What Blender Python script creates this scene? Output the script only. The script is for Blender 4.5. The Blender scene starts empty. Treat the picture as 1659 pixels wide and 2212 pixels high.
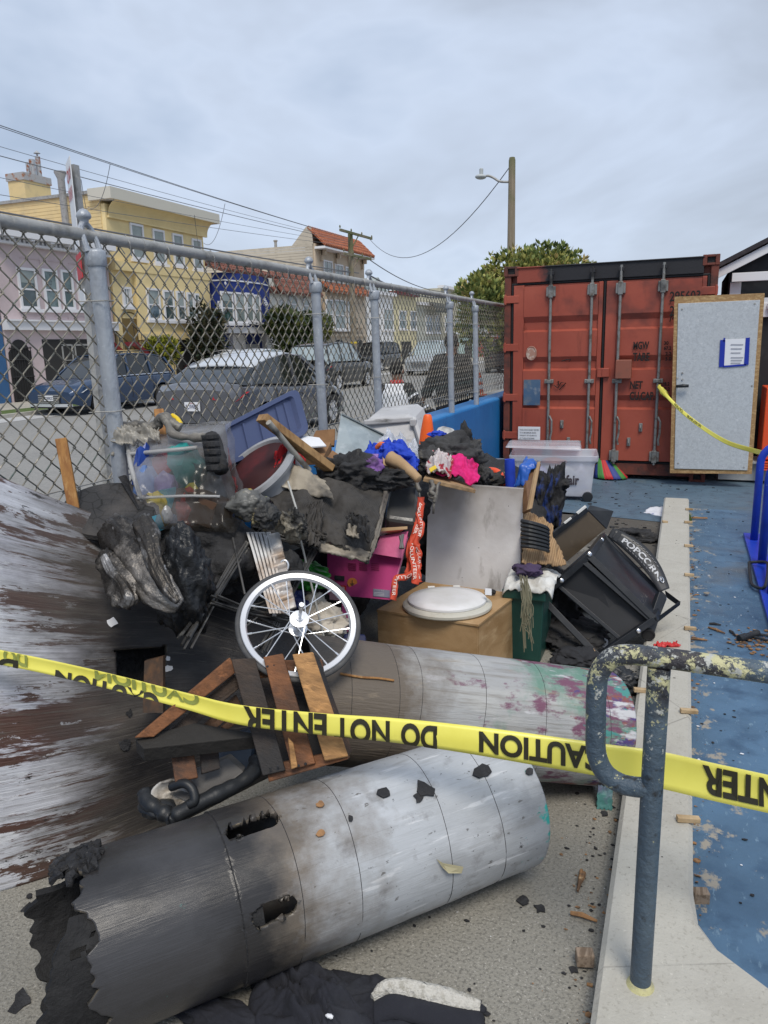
import bpy, bmesh, math, random
from math import sin, cos, pi, radians
from mathutils import Vector, Matrix, noise
V = Vector
random.seed(7)
S = bpy.context.scene
COL = S.collection
# ------------------------------------------------------------------ camera
FPX, YAW, PITCH, ROLL, EYE = 1615.1, 0.3816, 0.2203, -0.0259, 1.698
fw = V((-sin(YAW)*cos(PITCH), cos(YAW)*cos(PITCH), -sin(PITCH)))
_r0 = V((cos(YAW), sin(YAW), 0)); _u0 = _r0.cross(fw)
rt = _r0*cos(ROLL) + _u0*sin(ROLL); up = _u0*cos(ROLL) - _r0*sin(ROLL)
O = V((0, 0, EYE))
cd = bpy.data.cameras.new('camera'); cam = bpy.data.objects.new('camera', cd); COL.objects.link(cam)
cd.sensor_fit = 'HORIZONTAL'; cd.sensor_width = 36; cd.lens = 36*FPX/1659; cd.clip_start = .05; cd.clip_end = 2000
cam.matrix_world = Matrix(((rt.x, up.x, -fw.x, O.x), (rt.y, up.y, -fw.y, O.y), (rt.z, up.z, -fw.z, O.z), (0, 0, 0, 1)))
S.camera = cam
# ------------------------------------------------------------------ sky, sun, exposure
SUN_EL, SUN_AZ = radians(58), radians(150)
W = bpy.data.worlds.new('World'); S.world = W; W.use_nodes = True
nt = W.node_tree; N = nt.nodes; L = nt.links
bg = N['Background']; bg.inputs['Strength'].default_value = .1
sky = N.new('ShaderNodeTexSky'); sky.sky_type = 'NISHITA'; sky.sun_disc = False
sky.sun_elevation = SUN_EL; sky.sun_rotation = SUN_AZ
tc = N.new('ShaderNodeTexCoord'); mp = N.new('ShaderNodeMapping'); mp.inputs['Scale'].default_value = (1, 1, 2.6)
mp.inputs['Rotation'].default_value = (0.1, 0.2, 0.5)
n1 = N.new('ShaderNodeTexNoise'); n1.inputs['Scale'].default_value = 1.7; n1.inputs['Detail'].default_value = 5; n1.inputs['Roughness'].default_value = .54; n1.inputs['Distortion'].default_value = .35
cr = N.new('ShaderNodeValToRGB')
for e, (p, c) in zip([cr.color_ramp.elements[0], cr.color_ramp.elements[1], cr.color_ramp.elements.new(.5)],
                     [(.36, (2.55, 3.1, 4.0, 1)), (.63, (5.5, 5.85, 6.5, 1)), (.5, (3.65, 4.18, 5.1, 1))]):
    e.position = p; e.color = c
mx = N.new('ShaderNodeMix'); mx.data_type = 'RGBA'; mx.inputs[0].default_value = .93
L.new(tc.outputs['Generated'], mp.inputs[0]); L.new(mp.outputs[0], n1.inputs['Vector']); L.new(n1.outputs['Fac'], cr.inputs[0])
L.new(sky.outputs[0], mx.inputs[6]); L.new(cr.outputs[0], mx.inputs[7]); L.new(mx.outputs[2], bg.inputs['Color'])
sd = bpy.data.lights.new('sun', 'SUN'); sun = bpy.data.objects.new('sun', sd); COL.objects.link(sun)
sd.energy = 1.5; sd.angle = radians(22); sd.color = (1, .93, .82)
sun.rotation_euler = (pi/2 - SUN_EL, 0, pi - SUN_AZ)
S.view_settings.view_transform = 'Standard'; S.view_settings.look = 'None'; S.view_settings.gamma = 1
S.view_settings.use_curve_mapping = False; S.view_settings.exposure = 0.80

# ------------------------------------------------------------------ helpers
def ray(x, y): return fw + rt*((x-829.5)/FPX) + up*((1106-y)/FPX)
def Zp(x, y, z=0): d = ray(x, y); return O + d*((z-EYE)/d.z)
def Xp(x, y, X): d = ray(x, y); return O + d*(X/d.x)
def Yp(x, y, Y): d = ray(x, y); return O + d*(Y/d.y)
def Dp(x, y, D): return O + ray(x, y)*D
def px(p):
    d = V(p)-O; z = d.dot(fw); return 829.5+FPX*d.dot(rt)/z, 1106-FPX*d.dot(up)/z, z
def lerp(a, b, t): return a+(b-a)*t
def nz(p, s=1., o=0.): return noise.noise(V((p[0]*s+o, p[1]*s-o, p[2]*s+2*o)))
def frac(p, s=1., o=0., oc=4): return noise.fractal(V((p[0]*s+o, p[1]*s-o, p[2]*s+2*o)), 1., 2., oc)
def ridge(p, s=1., o=0.): return noise.ridged_multi_fractal(V((p[0]*s+o, p[1]*s-o, p[2]*s+2*o)), .9, 2.1, 4, 1., 2.)
def crease(p, s=1., o=0.):
    q = V((p[0]*s+o, p[1]*s-o, p[2]*s+2*o)); q = q+V((noise.noise(q*.7+V((9, 3, 1))), noise.noise(q*.7+V((2, 7, 5))), noise.noise(q*.7)))*.55
    return (1-min(1, abs(noise.noise(q))*2.6))*.62+(1-min(1, abs(noise.noise(q*2.3+V((4, 4, 4))))*2.6))*.28+(1-min(1, abs(noise.noise(q*5.1))*2.6))*.10
def frame_of(d):
    d = d.normalized(); a = V((0, 0, 1)) if abs(d.z) < .9 else V((1, 0, 0))
    e1 = d.cross(a).normalized(); return e1, d.cross(e1)
def mw(o):
    m = o.matrix_basis.copy()
    while o.parent: o = o.parent; m = o.matrix_basis @ m
    return m
def inpoly(x, y, P):
    c = False; j = len(P)-1
    for i in range(len(P)):
        if (P[i][1] > y) != (P[j][1] > y) and x < (P[j][0]-P[i][0])*(y-P[i][1])/(P[j][1]-P[i][1])+P[i][0]: c = not c
        j = i
    return c
def spline(P, n):
    P = [V(p) for p in P]; out = []
    for i in range(len(P)-1):
        p0 = P[max(i-1, 0)]; p1 = P[i]; p2 = P[i+1]; p3 = P[min(i+2, len(P)-1)]
        for k in range(n):
            t = k/n; out.append(.5*((2*p1)+(p2-p0)*t+(2*p0-5*p1+4*p2-p3)*t*t+(3*p1-p0-3*p2+p3)*t*t*t))
    out.append(P[-1]); return out

class MB:
    def __init__(s): s.v = []; s.f = []; s.m = []; s.uv = {}; s.cur = 0
    def add(s, vs, fs):
        b = len(s.v); s.v += [V(p) for p in vs]
        for f in fs: s.f.append(tuple(i+b for i in f)); s.m.append(s.cur)
        return b
    def hexa(s, c):   # 4 corners of one side then 4 of the other
        s.add(c, [(3, 2, 1, 0), (4, 5, 6, 7), (0, 1, 5, 4), (1, 2, 6, 5), (2, 3, 7, 6), (3, 0, 4, 7)]); return s
    def box(s, c, d, R=None):
        c = V(c); h = [x/2 for x in d]; q = []
        for z in (-1, 1):
            for x, y in ((-1, -1), (1, -1), (1, 1), (-1, 1)):
                p = V((x*h[0], y*h[1], z*h[2])); q.append(c+(R @ p if R else p))
        return s.hexa(q)
    def bb(s, a, b): return s.box([(a[i]+b[i])/2 for i in range(3)], [abs(a[i]-b[i]) for i in range(3)])
    def bar(s, a, b, w, h, upv=(0, 0, 1)):   # rectangular bar
        a = V(a); b = V(b); d = (b-a).normalized(); e1 = d.cross(V(upv))
        if e1.length < 1e-3: e1 = d.cross(V((1, 0, 0)))
        e1.normalize(); e2 = e1.cross(d)
        o = [e1*(x*w/2)+e2*(y*h/2) for x, y in ((-1, -1), (1, -1), (1, 1), (-1, 1))]
        return s.hexa([a+q for q in o]+[b+q for q in o])
    def quad(s, c, n, t):   # slab from 4 corners with thickness along n
        n = V(n).normalized()*t; return s.hexa([V(p) for p in c]+[V(p)+n for p in c])
    def tube(s, P, r, k=8, closed=False, cap=True):
        P = [V(p) for p in P]; n = len(P); rr = r if isinstance(r, (list, tuple)) else [r]*n
        vs = []; e1 = None
        for i in range(n):
            if closed: d = P[(i+1) % n]-P[i-1]
            else: d = P[min(i+1, n-1)]-P[max(i-1, 0)]
            if d.length < 1e-9: d = V((0, 0, 1))
            d.normalize()
            if e1 is None: e1 = frame_of(d)[0]
            else:
                e1 = e1-d*e1.dot(d)
                e1 = e1.normalized() if e1.length > 1e-6 else frame_of(d)[0]
            e2 = d.cross(e1)
            for j in range(k):
                a = 2*pi*j/k; vs.append(P[i]+(e1*cos(a)+e2*sin(a))*rr[i])
        fs = []
        for i in range(n if closed else n-1):
            i2 = (i+1) % n
            for j in range(k): fs.append((i*k+j, i*k+(j+1) % k, i2*k+(j+1) % k, i2*k+j))
        if cap and not closed: fs.append(tuple(range(k-1, -1, -1))); fs.append(tuple((n-1)*k+j for j in range(k)))
        s.add(vs, fs); return s
    def lathe(s, prof, c, ax=(0, 0, 1), k=16, e1=None):   # prof: (r, h)
        c = V(c); ax = V(ax).normalized(); a1, a2 = frame_of(ax)
        if e1: a1 = V(e1).normalized(); a2 = ax.cross(a1)
        vs = []; fs = []
        for r, h in prof:
            for j in range(k):
                a = 2*pi*j/k; vs.append(c+ax*h+(a1*cos(a)+a2*sin(a))*r)
        for i in range(len(prof)-1):
            for j in range(k): fs.append((i*k+j, i*k+(j+1) % k, (i+1)*k+(j+1) % k, (i+1)*k+j))
        if prof[0][0] > 1e-4: fs.append(tuple(range(k-1, -1, -1)))
        if prof[-1][0] > 1e-4: fs.append(tuple((len(prof)-1)*k+j for j in range(k)))
        s.add(vs, fs); return s
    def prism(s, poly, d):   # polygon (3d points) extruded by vector d
        n = len(poly); d = V(d); P = [V(p) for p in poly]
        s.add(P+[p+d for p in P], [tuple(range(n-1, -1, -1)), tuple(range(n, 2*n))]+[(i, (i+1) % n, n+(i+1) % n, n+i) for i in range(n)]); return s
    def grid(s, fn, nu, nv, keep=None, uvf=None, us=None):
        b = len(s.v)
        if us: nu = len(us)-1
        for i in range(nu+1):
            for j in range(nv+1):
                u, v = (us[i] if us else i/nu), j/nv; s.v.append(V(fn(u, v))); s.uv[len(s.v)-1] = uvf(u, v) if uvf else (u, v)
        for i in range(nu):
            for j in range(nv):
                if keep and not keep((us[i]+us[i+1])/2 if us else (i+.5)/nu, (j+.5)/nv): continue
                a = b+i*(nv+1)+j; s.f.append((a, a+nv+1, a+nv+2, a+1)); s.m.append(s.cur)
        return s
    def blob(s, c, r, sub=3, amp=.2, fs=3., seed=0., R=None, flat=None, rid=0., cut=None):
        bm = bmesh.new(); bmesh.ops.create_icosphere(bm, subdivisions=sub, radius=1); vs = []; c = V(c)
        for v in bm.verts:
            p = v.co.copy(); k = 1+amp*.62*frac(p, fs*.5, seed)+rid*1.5*(crease(p, fs*.5, seed+9)-.45)+(rid*.35*frac(p, fs*2.6, seed+4) if sub >= 4 else 0)
            p = V((p.x*r[0]*k, p.y*r[1]*k, p.z*r[2]*k))
            if R: p = R @ p
            p += c
            if flat is not None and p.z < flat: p.z = flat+.002*nz(p, 30)
            vs.append(p)
        s.add(vs, [tuple(v.index for v in f.verts) for f in bm.faces]); bm.free(); return s
    def build(s, name, mat, parent=None, smooth=False, local=False, solid=0, bevel=0, sub=0, so=0, **kw):
        me = bpy.data.meshes.new(name)
        vs = s.v
        if parent is not None and not local:
            inv = mw(parent).inverted(); vs = [inv @ p for p in vs]
        me.from_pydata([tuple(p) for p in vs], [], s.f)
        mats = mat if isinstance(mat, (list, tuple)) else [mat]
        for m in mats: me.materials.append(m)
        if len(mats) > 1: me.polygons.foreach_set('material_index', s.m)
        if s.uv:
            ul = me.uv_layers.new(name='UVMap')
            for lp in me.loops: ul.data[lp.index].uv = s.uv.get(lp.vertex_index, (0, 0))
        if smooth:
            me.polygons.foreach_set('use_smooth', [True]*len(me.polygons))
            if smooth == 'auto': me.set_sharp_from_angle(angle=radians(38))
        me.update()
        o = bpy.data.objects.new(name, me); COL.objects.link(o)
        if parent is not None: o.parent = parent
        if sub: md = o.modifiers.new('sub', 'SUBSURF'); md.levels = md.render_levels = sub
        if solid: md = o.modifiers.new('solid', 'SOLIDIFY'); md.thickness = solid; md.offset = so
        if bevel:
            md = o.modifiers.new('bevel', 'BEVEL'); md.width = bevel; md.segments = 2; md.limit_method = 'ANGLE'; md.angle_limit = radians(40)
        for k, x in kw.items(): o[k] = x
        return o
def tag(o, label, cat, group=None):
    o['label'] = label; o['category'] = cat
    if group: o['group'] = group
    return o
def empty(name, loc, label, cat, group=None, rz=0):
    o = bpy.data.objects.new(name, None); COL.objects.link(o); o.location = loc; o.rotation_euler = (0, 0, rz); o.empty_display_size = .1
    return tag(o, label, cat, group)
def dup(root, loc, rz=None, label=None):
    def cp(o, par):
        c = o.copy(); COL.objects.link(c); c.parent = par
        for ch in kids.get(o.name, []): cp(ch, c)
        return c
    kids = {}
    for o in bpy.data.objects:
        if o.parent: kids.setdefault(o.parent.name, []).append(o)
    r = cp(root, None); r.location = loc
    if rz is not None: r.rotation_euler = (0, 0, rz)
    if label: r['label'] = label
    return r
_tc = {}
def text_data(s, bold=0.):
    k = (s, bold)
    if k not in _tc:
        c = bpy.data.curves.new('t', 'FONT'); c.body = s; c.size = 1; c.resolution_u = 5; c.offset = bold
        o = bpy.data.objects.new('t', c); COL.objects.link(o); me = o.to_mesh()
        vs = [v.co.copy() for v in me.vertices]; fs = [tuple(p.vertices) for p in me.polygons]
        o.to_mesh_clear(); bpy.data.objects.remove(o); bpy.data.curves.remove(c)
        x0 = min(v.x for v in vs); x1 = max(v.x for v in vs); y0 = min(v.y for v in vs); y1 = max(v.y for v in vs)
        _tc[k] = ([((v.x-x0)/(x1-x0), (v.y-y0)/(y1-y0)) for v in vs], fs)
    return _tc[k]
def put_text(mb, s, fn, bold=.015):   # fn maps (0..1, 0..1) to a point
    vs, fs = text_data(s, bold); mb.add([fn(a, b) for a, b in vs], fs)
def rect_text(mb, s, P0, ux, uy, bold=.015):
    P0 = V(P0); ux = V(ux); uy = V(uy); put_text(mb, s, lambda a, b: P0+ux*a+uy*b, bold)

# ------------------------------------------------------------------ materials
def mat(name, col, rough=.6, metal=0., layers=(), bump=0., bs=40., bst=(1, 1, 1), coord='Object', trans=0., alpha=1., spec=.5, ior=1.45, coat=0., emit=None):
    m = bpy.data.materials.new(name); m.use_nodes = True
    nt = m.node_tree; N = nt.nodes; L = nt.links; b = N['Principled BSDF']
    b.inputs['Roughness'].default_value = rough; b.inputs['Metallic'].default_value = metal
    b.inputs['Transmission Weight'].default_value = trans; b.inputs['Alpha'].default_value = alpha
    b.inputs['Specular IOR Level'].default_value = spec; b.inputs['IOR'].default_value = ior; b.inputs['Coat Weight'].default_value = coat
    tc = N.new('ShaderNodeTexCoord'); co = tc.outputs[coord]
    if coord == 'World':
        pass
    prev = None
    c4 = lambda c: (c[0], c[1], c[2], 1)
    b.inputs['Base Color'].default_value = c4(col)
    for l in layers:   # dict: c colour, s scale, lo, hi, st stretch, ax axis for a gradient (0,1,2), a, b range, gw weight, k kind
        mp = N.new('ShaderNodeMapping'); mp.inputs['Scale'].default_value = l.get('st', (1, 1, 1)); mp.inputs['Location'].default_value = [l.get('o', random.random()*20)]*3
        mp.inputs['Rotation'].default_value = l.get('rot', (0, 0, 0))
        L.new(co, mp.inputs[0])
        k = l.get('k', 'n')
        if k == 'v':
            t = N.new('ShaderNodeTexVoronoi'); t.feature = 'DISTANCE_TO_EDGE'; t.inputs['Scale'].default_value = l['s']; fo = t.outputs['Distance']
        elif k == 'w':
            t = N.new('ShaderNodeTexWave'); t.inputs['Scale'].default_value = l['s']; t.inputs['Distortion'].default_value = l.get('d', 3); t.inputs['Detail'].default_value = 3; t.inputs['Detail Scale'].default_value = l.get('ds', 1.5); fo = t.outputs['Fac']
        else:
            t = N.new('ShaderNodeTexNoise'); t.inputs['Scale'].default_value = l['s']; t.inputs['Detail'].default_value = l.get('det', 6); t.inputs['Roughness'].default_value = l.get('r', .6); t.inputs['Distortion'].default_value = l.get('dist', 0); fo = t.outputs['Fac']
        L.new(mp.outputs[0], t.inputs['Vector'])
        if 'ax' in l:
            sx = N.new('ShaderNodeSeparateXYZ'); L.new(co, sx.inputs[0])
            mr = N.new('ShaderNodeMapRange'); mr.inputs[1].default_value = l['a']; mr.inputs[2].default_value = l['b']; mr.inputs[3].default_value = -.5; mr.inputs[4].default_value = .5
            L.new(sx.outputs[l['ax']], mr.inputs[0])
            ma = N.new('ShaderNodeMath'); ma.operation = 'MULTIPLY_ADD'; ma.inputs[1].default_value = l.get('gw', 1.); L.new(mr.outputs[0], ma.inputs[0]); L.new(fo, ma.inputs[2]); fo = ma.outputs[0]
        mr = N.new('ShaderNodeMapRange'); mr.inputs[1].default_value = l['lo']; mr.inputs[2].default_value = l['hi']; mr.inputs[4].default_value = l.get('f', 1.); L.new(fo, mr.inputs[0])
        fac = mr.outputs[0]
        mx = N.new('ShaderNodeMix'); mx.data_type = 'RGBA'; L.new(fac, mx.inputs[0])
        if prev is None: mx.inputs[6].default_value = c4(col)
        else: L.new(prev, mx.inputs[6])
        mx.inputs[7].default_value = c4(l['c']); prev = mx.outputs[2]
    if prev is not None: L.new(prev, b.inputs['Base Color'])
    if bump:
        mp = N.new('ShaderNodeMapping'); mp.inputs['Scale'].default_value = bst; L.new(co, mp.inputs[0])
        t = N.new('ShaderNodeTexNoise'); t.inputs['Scale'].default_value = bs; t.inputs['Detail'].default_value = 5; t.inputs['Roughness'].default_value = .62; L.new(mp.outputs[0], t.inputs['Vector'])
        bp = N.new('ShaderNodeBump'); bp.inputs['Strength'].default_value = min(1, bump); bp.inputs['Distance'].default_value = .01*max(1, bump); L.new(t.outputs['Fac'], bp.inputs['Height']); L.new(bp.outputs[0], b.inputs['Normal'])
    if emit: b.inputs['Emission Color'].default_value = c4(emit); b.inputs['Emission Strength'].default_value = 1
    return m
def lay(c, s, lo, hi, **k): d = dict(c=c, s=s, lo=lo, hi=hi); d.update(k); return d
def frosted(name, col, fac=.5, rough=.35, layers=(), lo=.3, hi=.7, s=4, flo=.25, fhi=.8):
    m = mat(name, col, rough, layers=layers, bump=.25, bs=9)
    nt = m.node_tree; N = nt.nodes; L = nt.links; b = N['Principled BSDF']; out = N['Material Output']
    tr = N.new('ShaderNodeBsdfTransparent'); tr.inputs[0].default_value = (.93, .94, .95, 1); mx = N.new('ShaderNodeMixShader')
    tc = N.new('ShaderNodeTexCoord'); t = N.new('ShaderNodeTexNoise'); t.inputs['Scale'].default_value = s; t.inputs['Detail'].default_value = 4; L.new(tc.outputs['Object'], t.inputs['Vector'])
    mr = N.new('ShaderNodeMapRange'); mr.inputs[1].default_value = lo; mr.inputs[2].default_value = hi; mr.inputs[3].default_value = flo; mr.inputs[4].default_value = fhi
    L.new(t.outputs['Fac'], mr.inputs[0]); L.new(mr.outputs[0], mx.inputs[0]); L.new(tr.outputs[0], mx.inputs[1]); L.new(b.outputs[0], mx.inputs[2]); L.new(mx.outputs[0], out.inputs[0])
    return m
CHAR = (.018, .018, .02)
M = {}
M['concrete'] = mat('concrete', (.275, .262, .228), .9, layers=[lay((.17, .162, .142), 105, .50, .61, det=3), lay((.42, .40, .36), 130, .60, .67, det=3), lay((.20, .195, .175), 1.1, .5, .75, f=.6), lay((.07, .07, .065), 75, .70, .73), lay((.06, .052, .044), 1.6, .50, .66, ax=1, a=2.6, b=6.5, gw=.36, f=.85)], bump=.7, bs=110)
M['kerb'] = mat('kerb_concrete', (.41, .395, .35), .85, layers=[lay((.30, .28, .25), 2.2, .55, .72, f=.5), lay((.2, .19, .17), 1.1, .0035, .0, k='v', f=.8), lay((.45, .435, .39), 6, .45, .75), lay((.24, .225, .19), 90, .58, .66, det=3, f=.4), lay((.58, .56, .50), 80, .67, .72, det=3, f=.6), lay((.3, .28, .25), 5, .6, .8, st=(1, .5, 1), f=.6), lay((.16, .15, .14), 9, .7, .76, st=(3, 1, 1), f=.8)], bump=.35, bs=90)
M['blue_ground'] = mat('blue_paint_ground', (.062, .120, .192), .5, layers=[lay((.085, .165, .265), 2.2, .42, .68), lay((.04, .085, .15), 9, .48, .7), lay((.14, .225, .31), 45, .62, .70, st=(1, .35, 1)), lay((.29, .265, .22), 8, .62, .67, ax=0, a=.50, b=.08, gw=.26, st=(1.3, 1, 1), det=9, r=.68), lay((.30, .275, .22), 5, .66, .70, ax=1, a=3.0, b=1.2, gw=.2, det=9, r=.7), lay((.13, .125, .11), .9, .55, .72, ax=1, a=4, b=10, gw=.18, f=.75), lay((.3, .3, .28), 14, .70, .76), lay((.05, .045, .04), 60, .7, .75)], bump=.25, bs=60)
M['asphalt'] = mat('street_asphalt', (.23, .225, .215), .95, layers=[lay((.17, .17, .165), .6, .4, .7), lay((.28, .275, .26), 30, .4, .7)], bump=.2, bs=50)
M['sidewalk'] = mat('sidewalk', (.40, .37, .31), .9, layers=[lay((.3, .28, .24), 1.3, .4, .7), lay((.46, .43, .38), 20, .5, .7)], bump=.2, bs=30)
M['earth'] = mat('ground_far', (.2, .19, .17), .95, layers=[lay((.14, .14, .12), .1, .4, .6)])
M['blue_wall'] = mat('blue_wall_paint', (.012, .155, .42), .5, layers=[lay((.02, .19, .48), 2.5, .4, .7), lay((.01, .1, .3), 6, .58, .75, f=.5)], bump=.25, bs=25)
M['galv'] = mat('galvanised_pipe', (.36, .36, .35), .6, .35, layers=[lay((.24, .235, .22), 9, .5, .66, st=(1, 1, 1)), lay((.46, .44, .40), 22, .55, .7), lay((.25, .17, .1), 12, .68, .76, f=.6)], bump=.3, bs=30)
M['silverpaint'] = mat('silver_painted_post', (.36, .39, .43), .42, .25, layers=[lay((.29, .315, .36), 6, .45, .65), lay((.47, .5, .54), 25, .62, .7)], bump=.7, bs=38, bst=(1, 1, .4))
M['wire'] = mat('fence_wire', (.26, .235, .19), .5, .3, layers=[lay((.13, .13, .115), 16, .46, .58), lay((.07, .14, .13), 6, .58, .68), lay((.45, .41, .33), 30, .58, .66)])
M['char'] = mat('charred', CHAR, .75, layers=[lay((.05, .05, .053), 14, .5, .75), lay((.09, .085, .08), 55, .66, .74)], bump=1.4, bs=28)
M['charcloth'] = mat('charred_cloth', (.03, .03, .032), .85, layers=[lay((.012, .012, .013), 9, .45, .65), lay((.12, .115, .105), 17, .66, .8), lay((.07, .055, .04), 30, .62, .72)], bump=1.5, bs=22)
M['blackplastic'] = mat('black_plastic', (.018, .02, .023), .45, bump=.15, bs=60, layers=[lay((.05, .05, .05), 12, .6, .8)])
M['blacksteel'] = mat('black_powder_coat', (.012, .014, .018), .38, layers=[lay((.03, .032, .036), 8, .5, .75), lay((.06, .055, .05), 40, .68, .75)], bump=.06, bs=120)
M['rubber'] = mat('tyre_rubber', (.055, .055, .058), .7, layers=[lay((.09, .09, .09), 20, .5, .7)])
M['darkrubber'] = mat('dark_tyre', (.02, .02, .021), .8)
M['white'] = mat('white_paint', (.72, .73, .75), .5, layers=[lay((.6, .6, .6), 2, .5, .8)])
M['trim'] = mat('white_house_trim', (.7, .7, .72), .6)
M['glass'] = mat('window_glass', (.02, .035, .04), .06, spec=.9, layers=[lay((.10, .14, .14), .8, .4, .7)])
M['glasslight'] = mat('window_glass_blinds', (.28, .32, .30), .1, spec=.8, layers=[lay((.16, .2, .2), 1.2, .4, .7)])
M['chrome'] = mat('polished_metal', (.75, .75, .77), .2, .95)
M['alu'] = mat('aluminium_rim', (.8, .81, .83), .28, .75, layers=[lay((.65, .66, .68), 5, .5, .8)])
M['wood'] = mat('raw_wood', (.34, .17, .055), .7, layers=[lay((.22, .1, .032), 5, .4, .65, st=(7, 7, 1)), lay((.42, .25, .11), 9, .55, .7, st=(5, 5, .6))], bump=.35, bs=30, bst=(5, 5, .5))
M['blackpaint'] = mat('black_lettering', (.012, .012, .012), .6)
M['tape'] = mat('yellow_tape', (.80, .74, .13), .32, layers=[lay((.74, .67, .10), 5, .45, .7)], spec=.6)
M['tapeghost'] = mat('print_showing_through', (.27, .30, .07), .4)
M['tapeink'] = mat('tape_ink', (.025, .022, .01), .35)
M['whiteplastic'] = mat('white_plastic', (.68, .68, .66), .35, layers=[lay((.45, .43, .38), 8, .55, .8, f=.7)])
M['paper'] = mat('paper', (.72, .73, .76), .8)
M['soil_wood'] = mat('splinter_wood', (.3, .16, .07), .8, layers=[lay((.12, .07, .04), 20, .45, .6), lay((.5, .36, .2), 30, .6, .7)])
# ================================================================== setting
def sheet(name, x0, x1, y0, y1, z, m, nx=1, ny=1, wob=0):
    mb = MB(); mb.grid(lambda u, v: (lerp(x0, x1, u), lerp(y0, y1, v), z+(wob*frac((lerp(x0, x1, u), lerp(y0, y1, v), 0), 1.3) if wob else 0)), nx, ny)
    return mb.build(name, m, kind='structure')
sheet('ground', -420, 420, -60, 700, -.06, M['earth'])
sheet('concrete_pavement', -2.2, .0, -2.5, 7.42, 0, M['concrete'])
BG2 = mat('faded_blue_ground', (.075, .125, .175), .55, layers=[lay((.105, .165, .22), 3, .4, .7), lay((.055, .085, .12), 9, .5, .7), lay((.15, .15, .13), 1.4, .58, .72, f=.6), lay((.2, .26, .31), 40, .66, .74), lay((.03, .03, .03), 30, .69, .75)], bump=.25, bs=60)
mb = MB(); mb.add([(.0, -2.5, 0), (9, -2.5, 0), (9, 8.0, 0), (.0, 8.0, 0)], [(0, 1, 2, 3)]); o = mb.build('blue_pavement', M['blue_ground'], kind='structure'); o.location.z = .004
mb = MB(); mb.add([(.0, 7.28, 0), (0, 8.0, 0), (9, 8, 0), (9, 13, 0), (-2.2, 13, 0), (-2.2, 7.56, 0), (-1.1, 7.5, 0), (-.54, 7.39, 0)], [(0, 1, 2, 3, 4, 5, 6, 7)])
o = mb.build('blue_pavement', BG2, kind='structure'); o.location.z = .004
# concrete kerb with flared end
ka, kb = -.122, .112
pts = [(ka, 8.02), (ka, 1.2), (ka-.02, .3), (2.2, .3), (2.2, .98), (.62, 1.52), (.30, 1.80), (.17, 1.90), (kb+.012, 1.98), (kb, 2.1), (kb, 8.02)]
mb = MB(); b = .014
def inset(P, d):
    n = len(P); out = []
    for i in range(n):
        p0 = V(P[i-1]); p1 = V(P[i]); p2 = V(P[(i+1) % n]); d1 = (p1-p0).normalized(); d2 = (p2-p1).normalized()
        n1 = V((-d1.y, d1.x)); n2 = V((-d2.y, d2.x)); q = (n1+n2); out.append(p1+q/max(.3, (1+n1.dot(n2)))*d)
    return out
P2 = [V((p[0], p[1])) for p in pts]; I2 = inset(P2, b); n = len(P2)
mb.add([(p.x, p.y, -.03) for p in P2]+[(p.x, p.y, .1-b) for p in P2]+[(p.x, p.y, .1) for p in I2],
       [(i, (i+1) % n, n+(i+1) % n, n+i) for i in range(n)]+[(n+i, n+(i+1) % n, 2*n+(i+1) % n, 2*n+i) for i in range(n)]+[tuple(range(2*n, 3*n))])
mb.build('concrete_kerb', M['kerb'], kind='structure')
# street side
sheet('near_sidewalk', -4.6, -2.52, -8, 160, .02, M['sidewalk'], 1, 40)
sheet('road', -17.3, -4.6, -20, 260, -.02, M['asphalt'])
sheet('far_sidewalk', -22.2, -17.3, -20, 260, .03, M['sidewalk'])
mb = MB()
mb.bb((-4.72, -8, -.02), (-4.56, 160, .05)); mb.bb((-17.42, -20, -.02), (-17.25, 260, .09))
mb.build('street_kerbs', M['kerb'], kind='structure')
mb = MB(); mb.bb((-16.2, -20, -.016), (-17.42, 260, -.012)); mb.bb((-5.6, -8, -.016), (-4.72, 160, -.012)); mb.build('concrete_gutter', mat('gutter_concrete', (.42, .42, .42), .9, layers=[lay((.33, .33, .33), 3, .5, .7)]), kind='structure')
mb = MB(); mb.grid(lambda u, v: (lerp(-19.2, -17.5, u), lerp(8, 19.3, v), .035+.05*abs(frac((u*9, v*60, 0), 1.))), 8, 60)
mb.build('grass_verge', mat('grass', (.07, .11, .025), .9, layers=[lay((.12, .13, .05), 9, .5, .7)], bump=1.5, bs=20), kind='stuff')
# blue wall
wall = MB(); wall.bb((-2.5, -1.5, -.05), (-2.2, 9.62, .985)); wall.bb((-2.5, 9.62, -.05), (-2.24, 30, .985))
tag(wall.build('low_wall', M['blue_wall'], bevel=.02), 'low bright blue painted wall carrying the chain link fence', 'wall')

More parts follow.
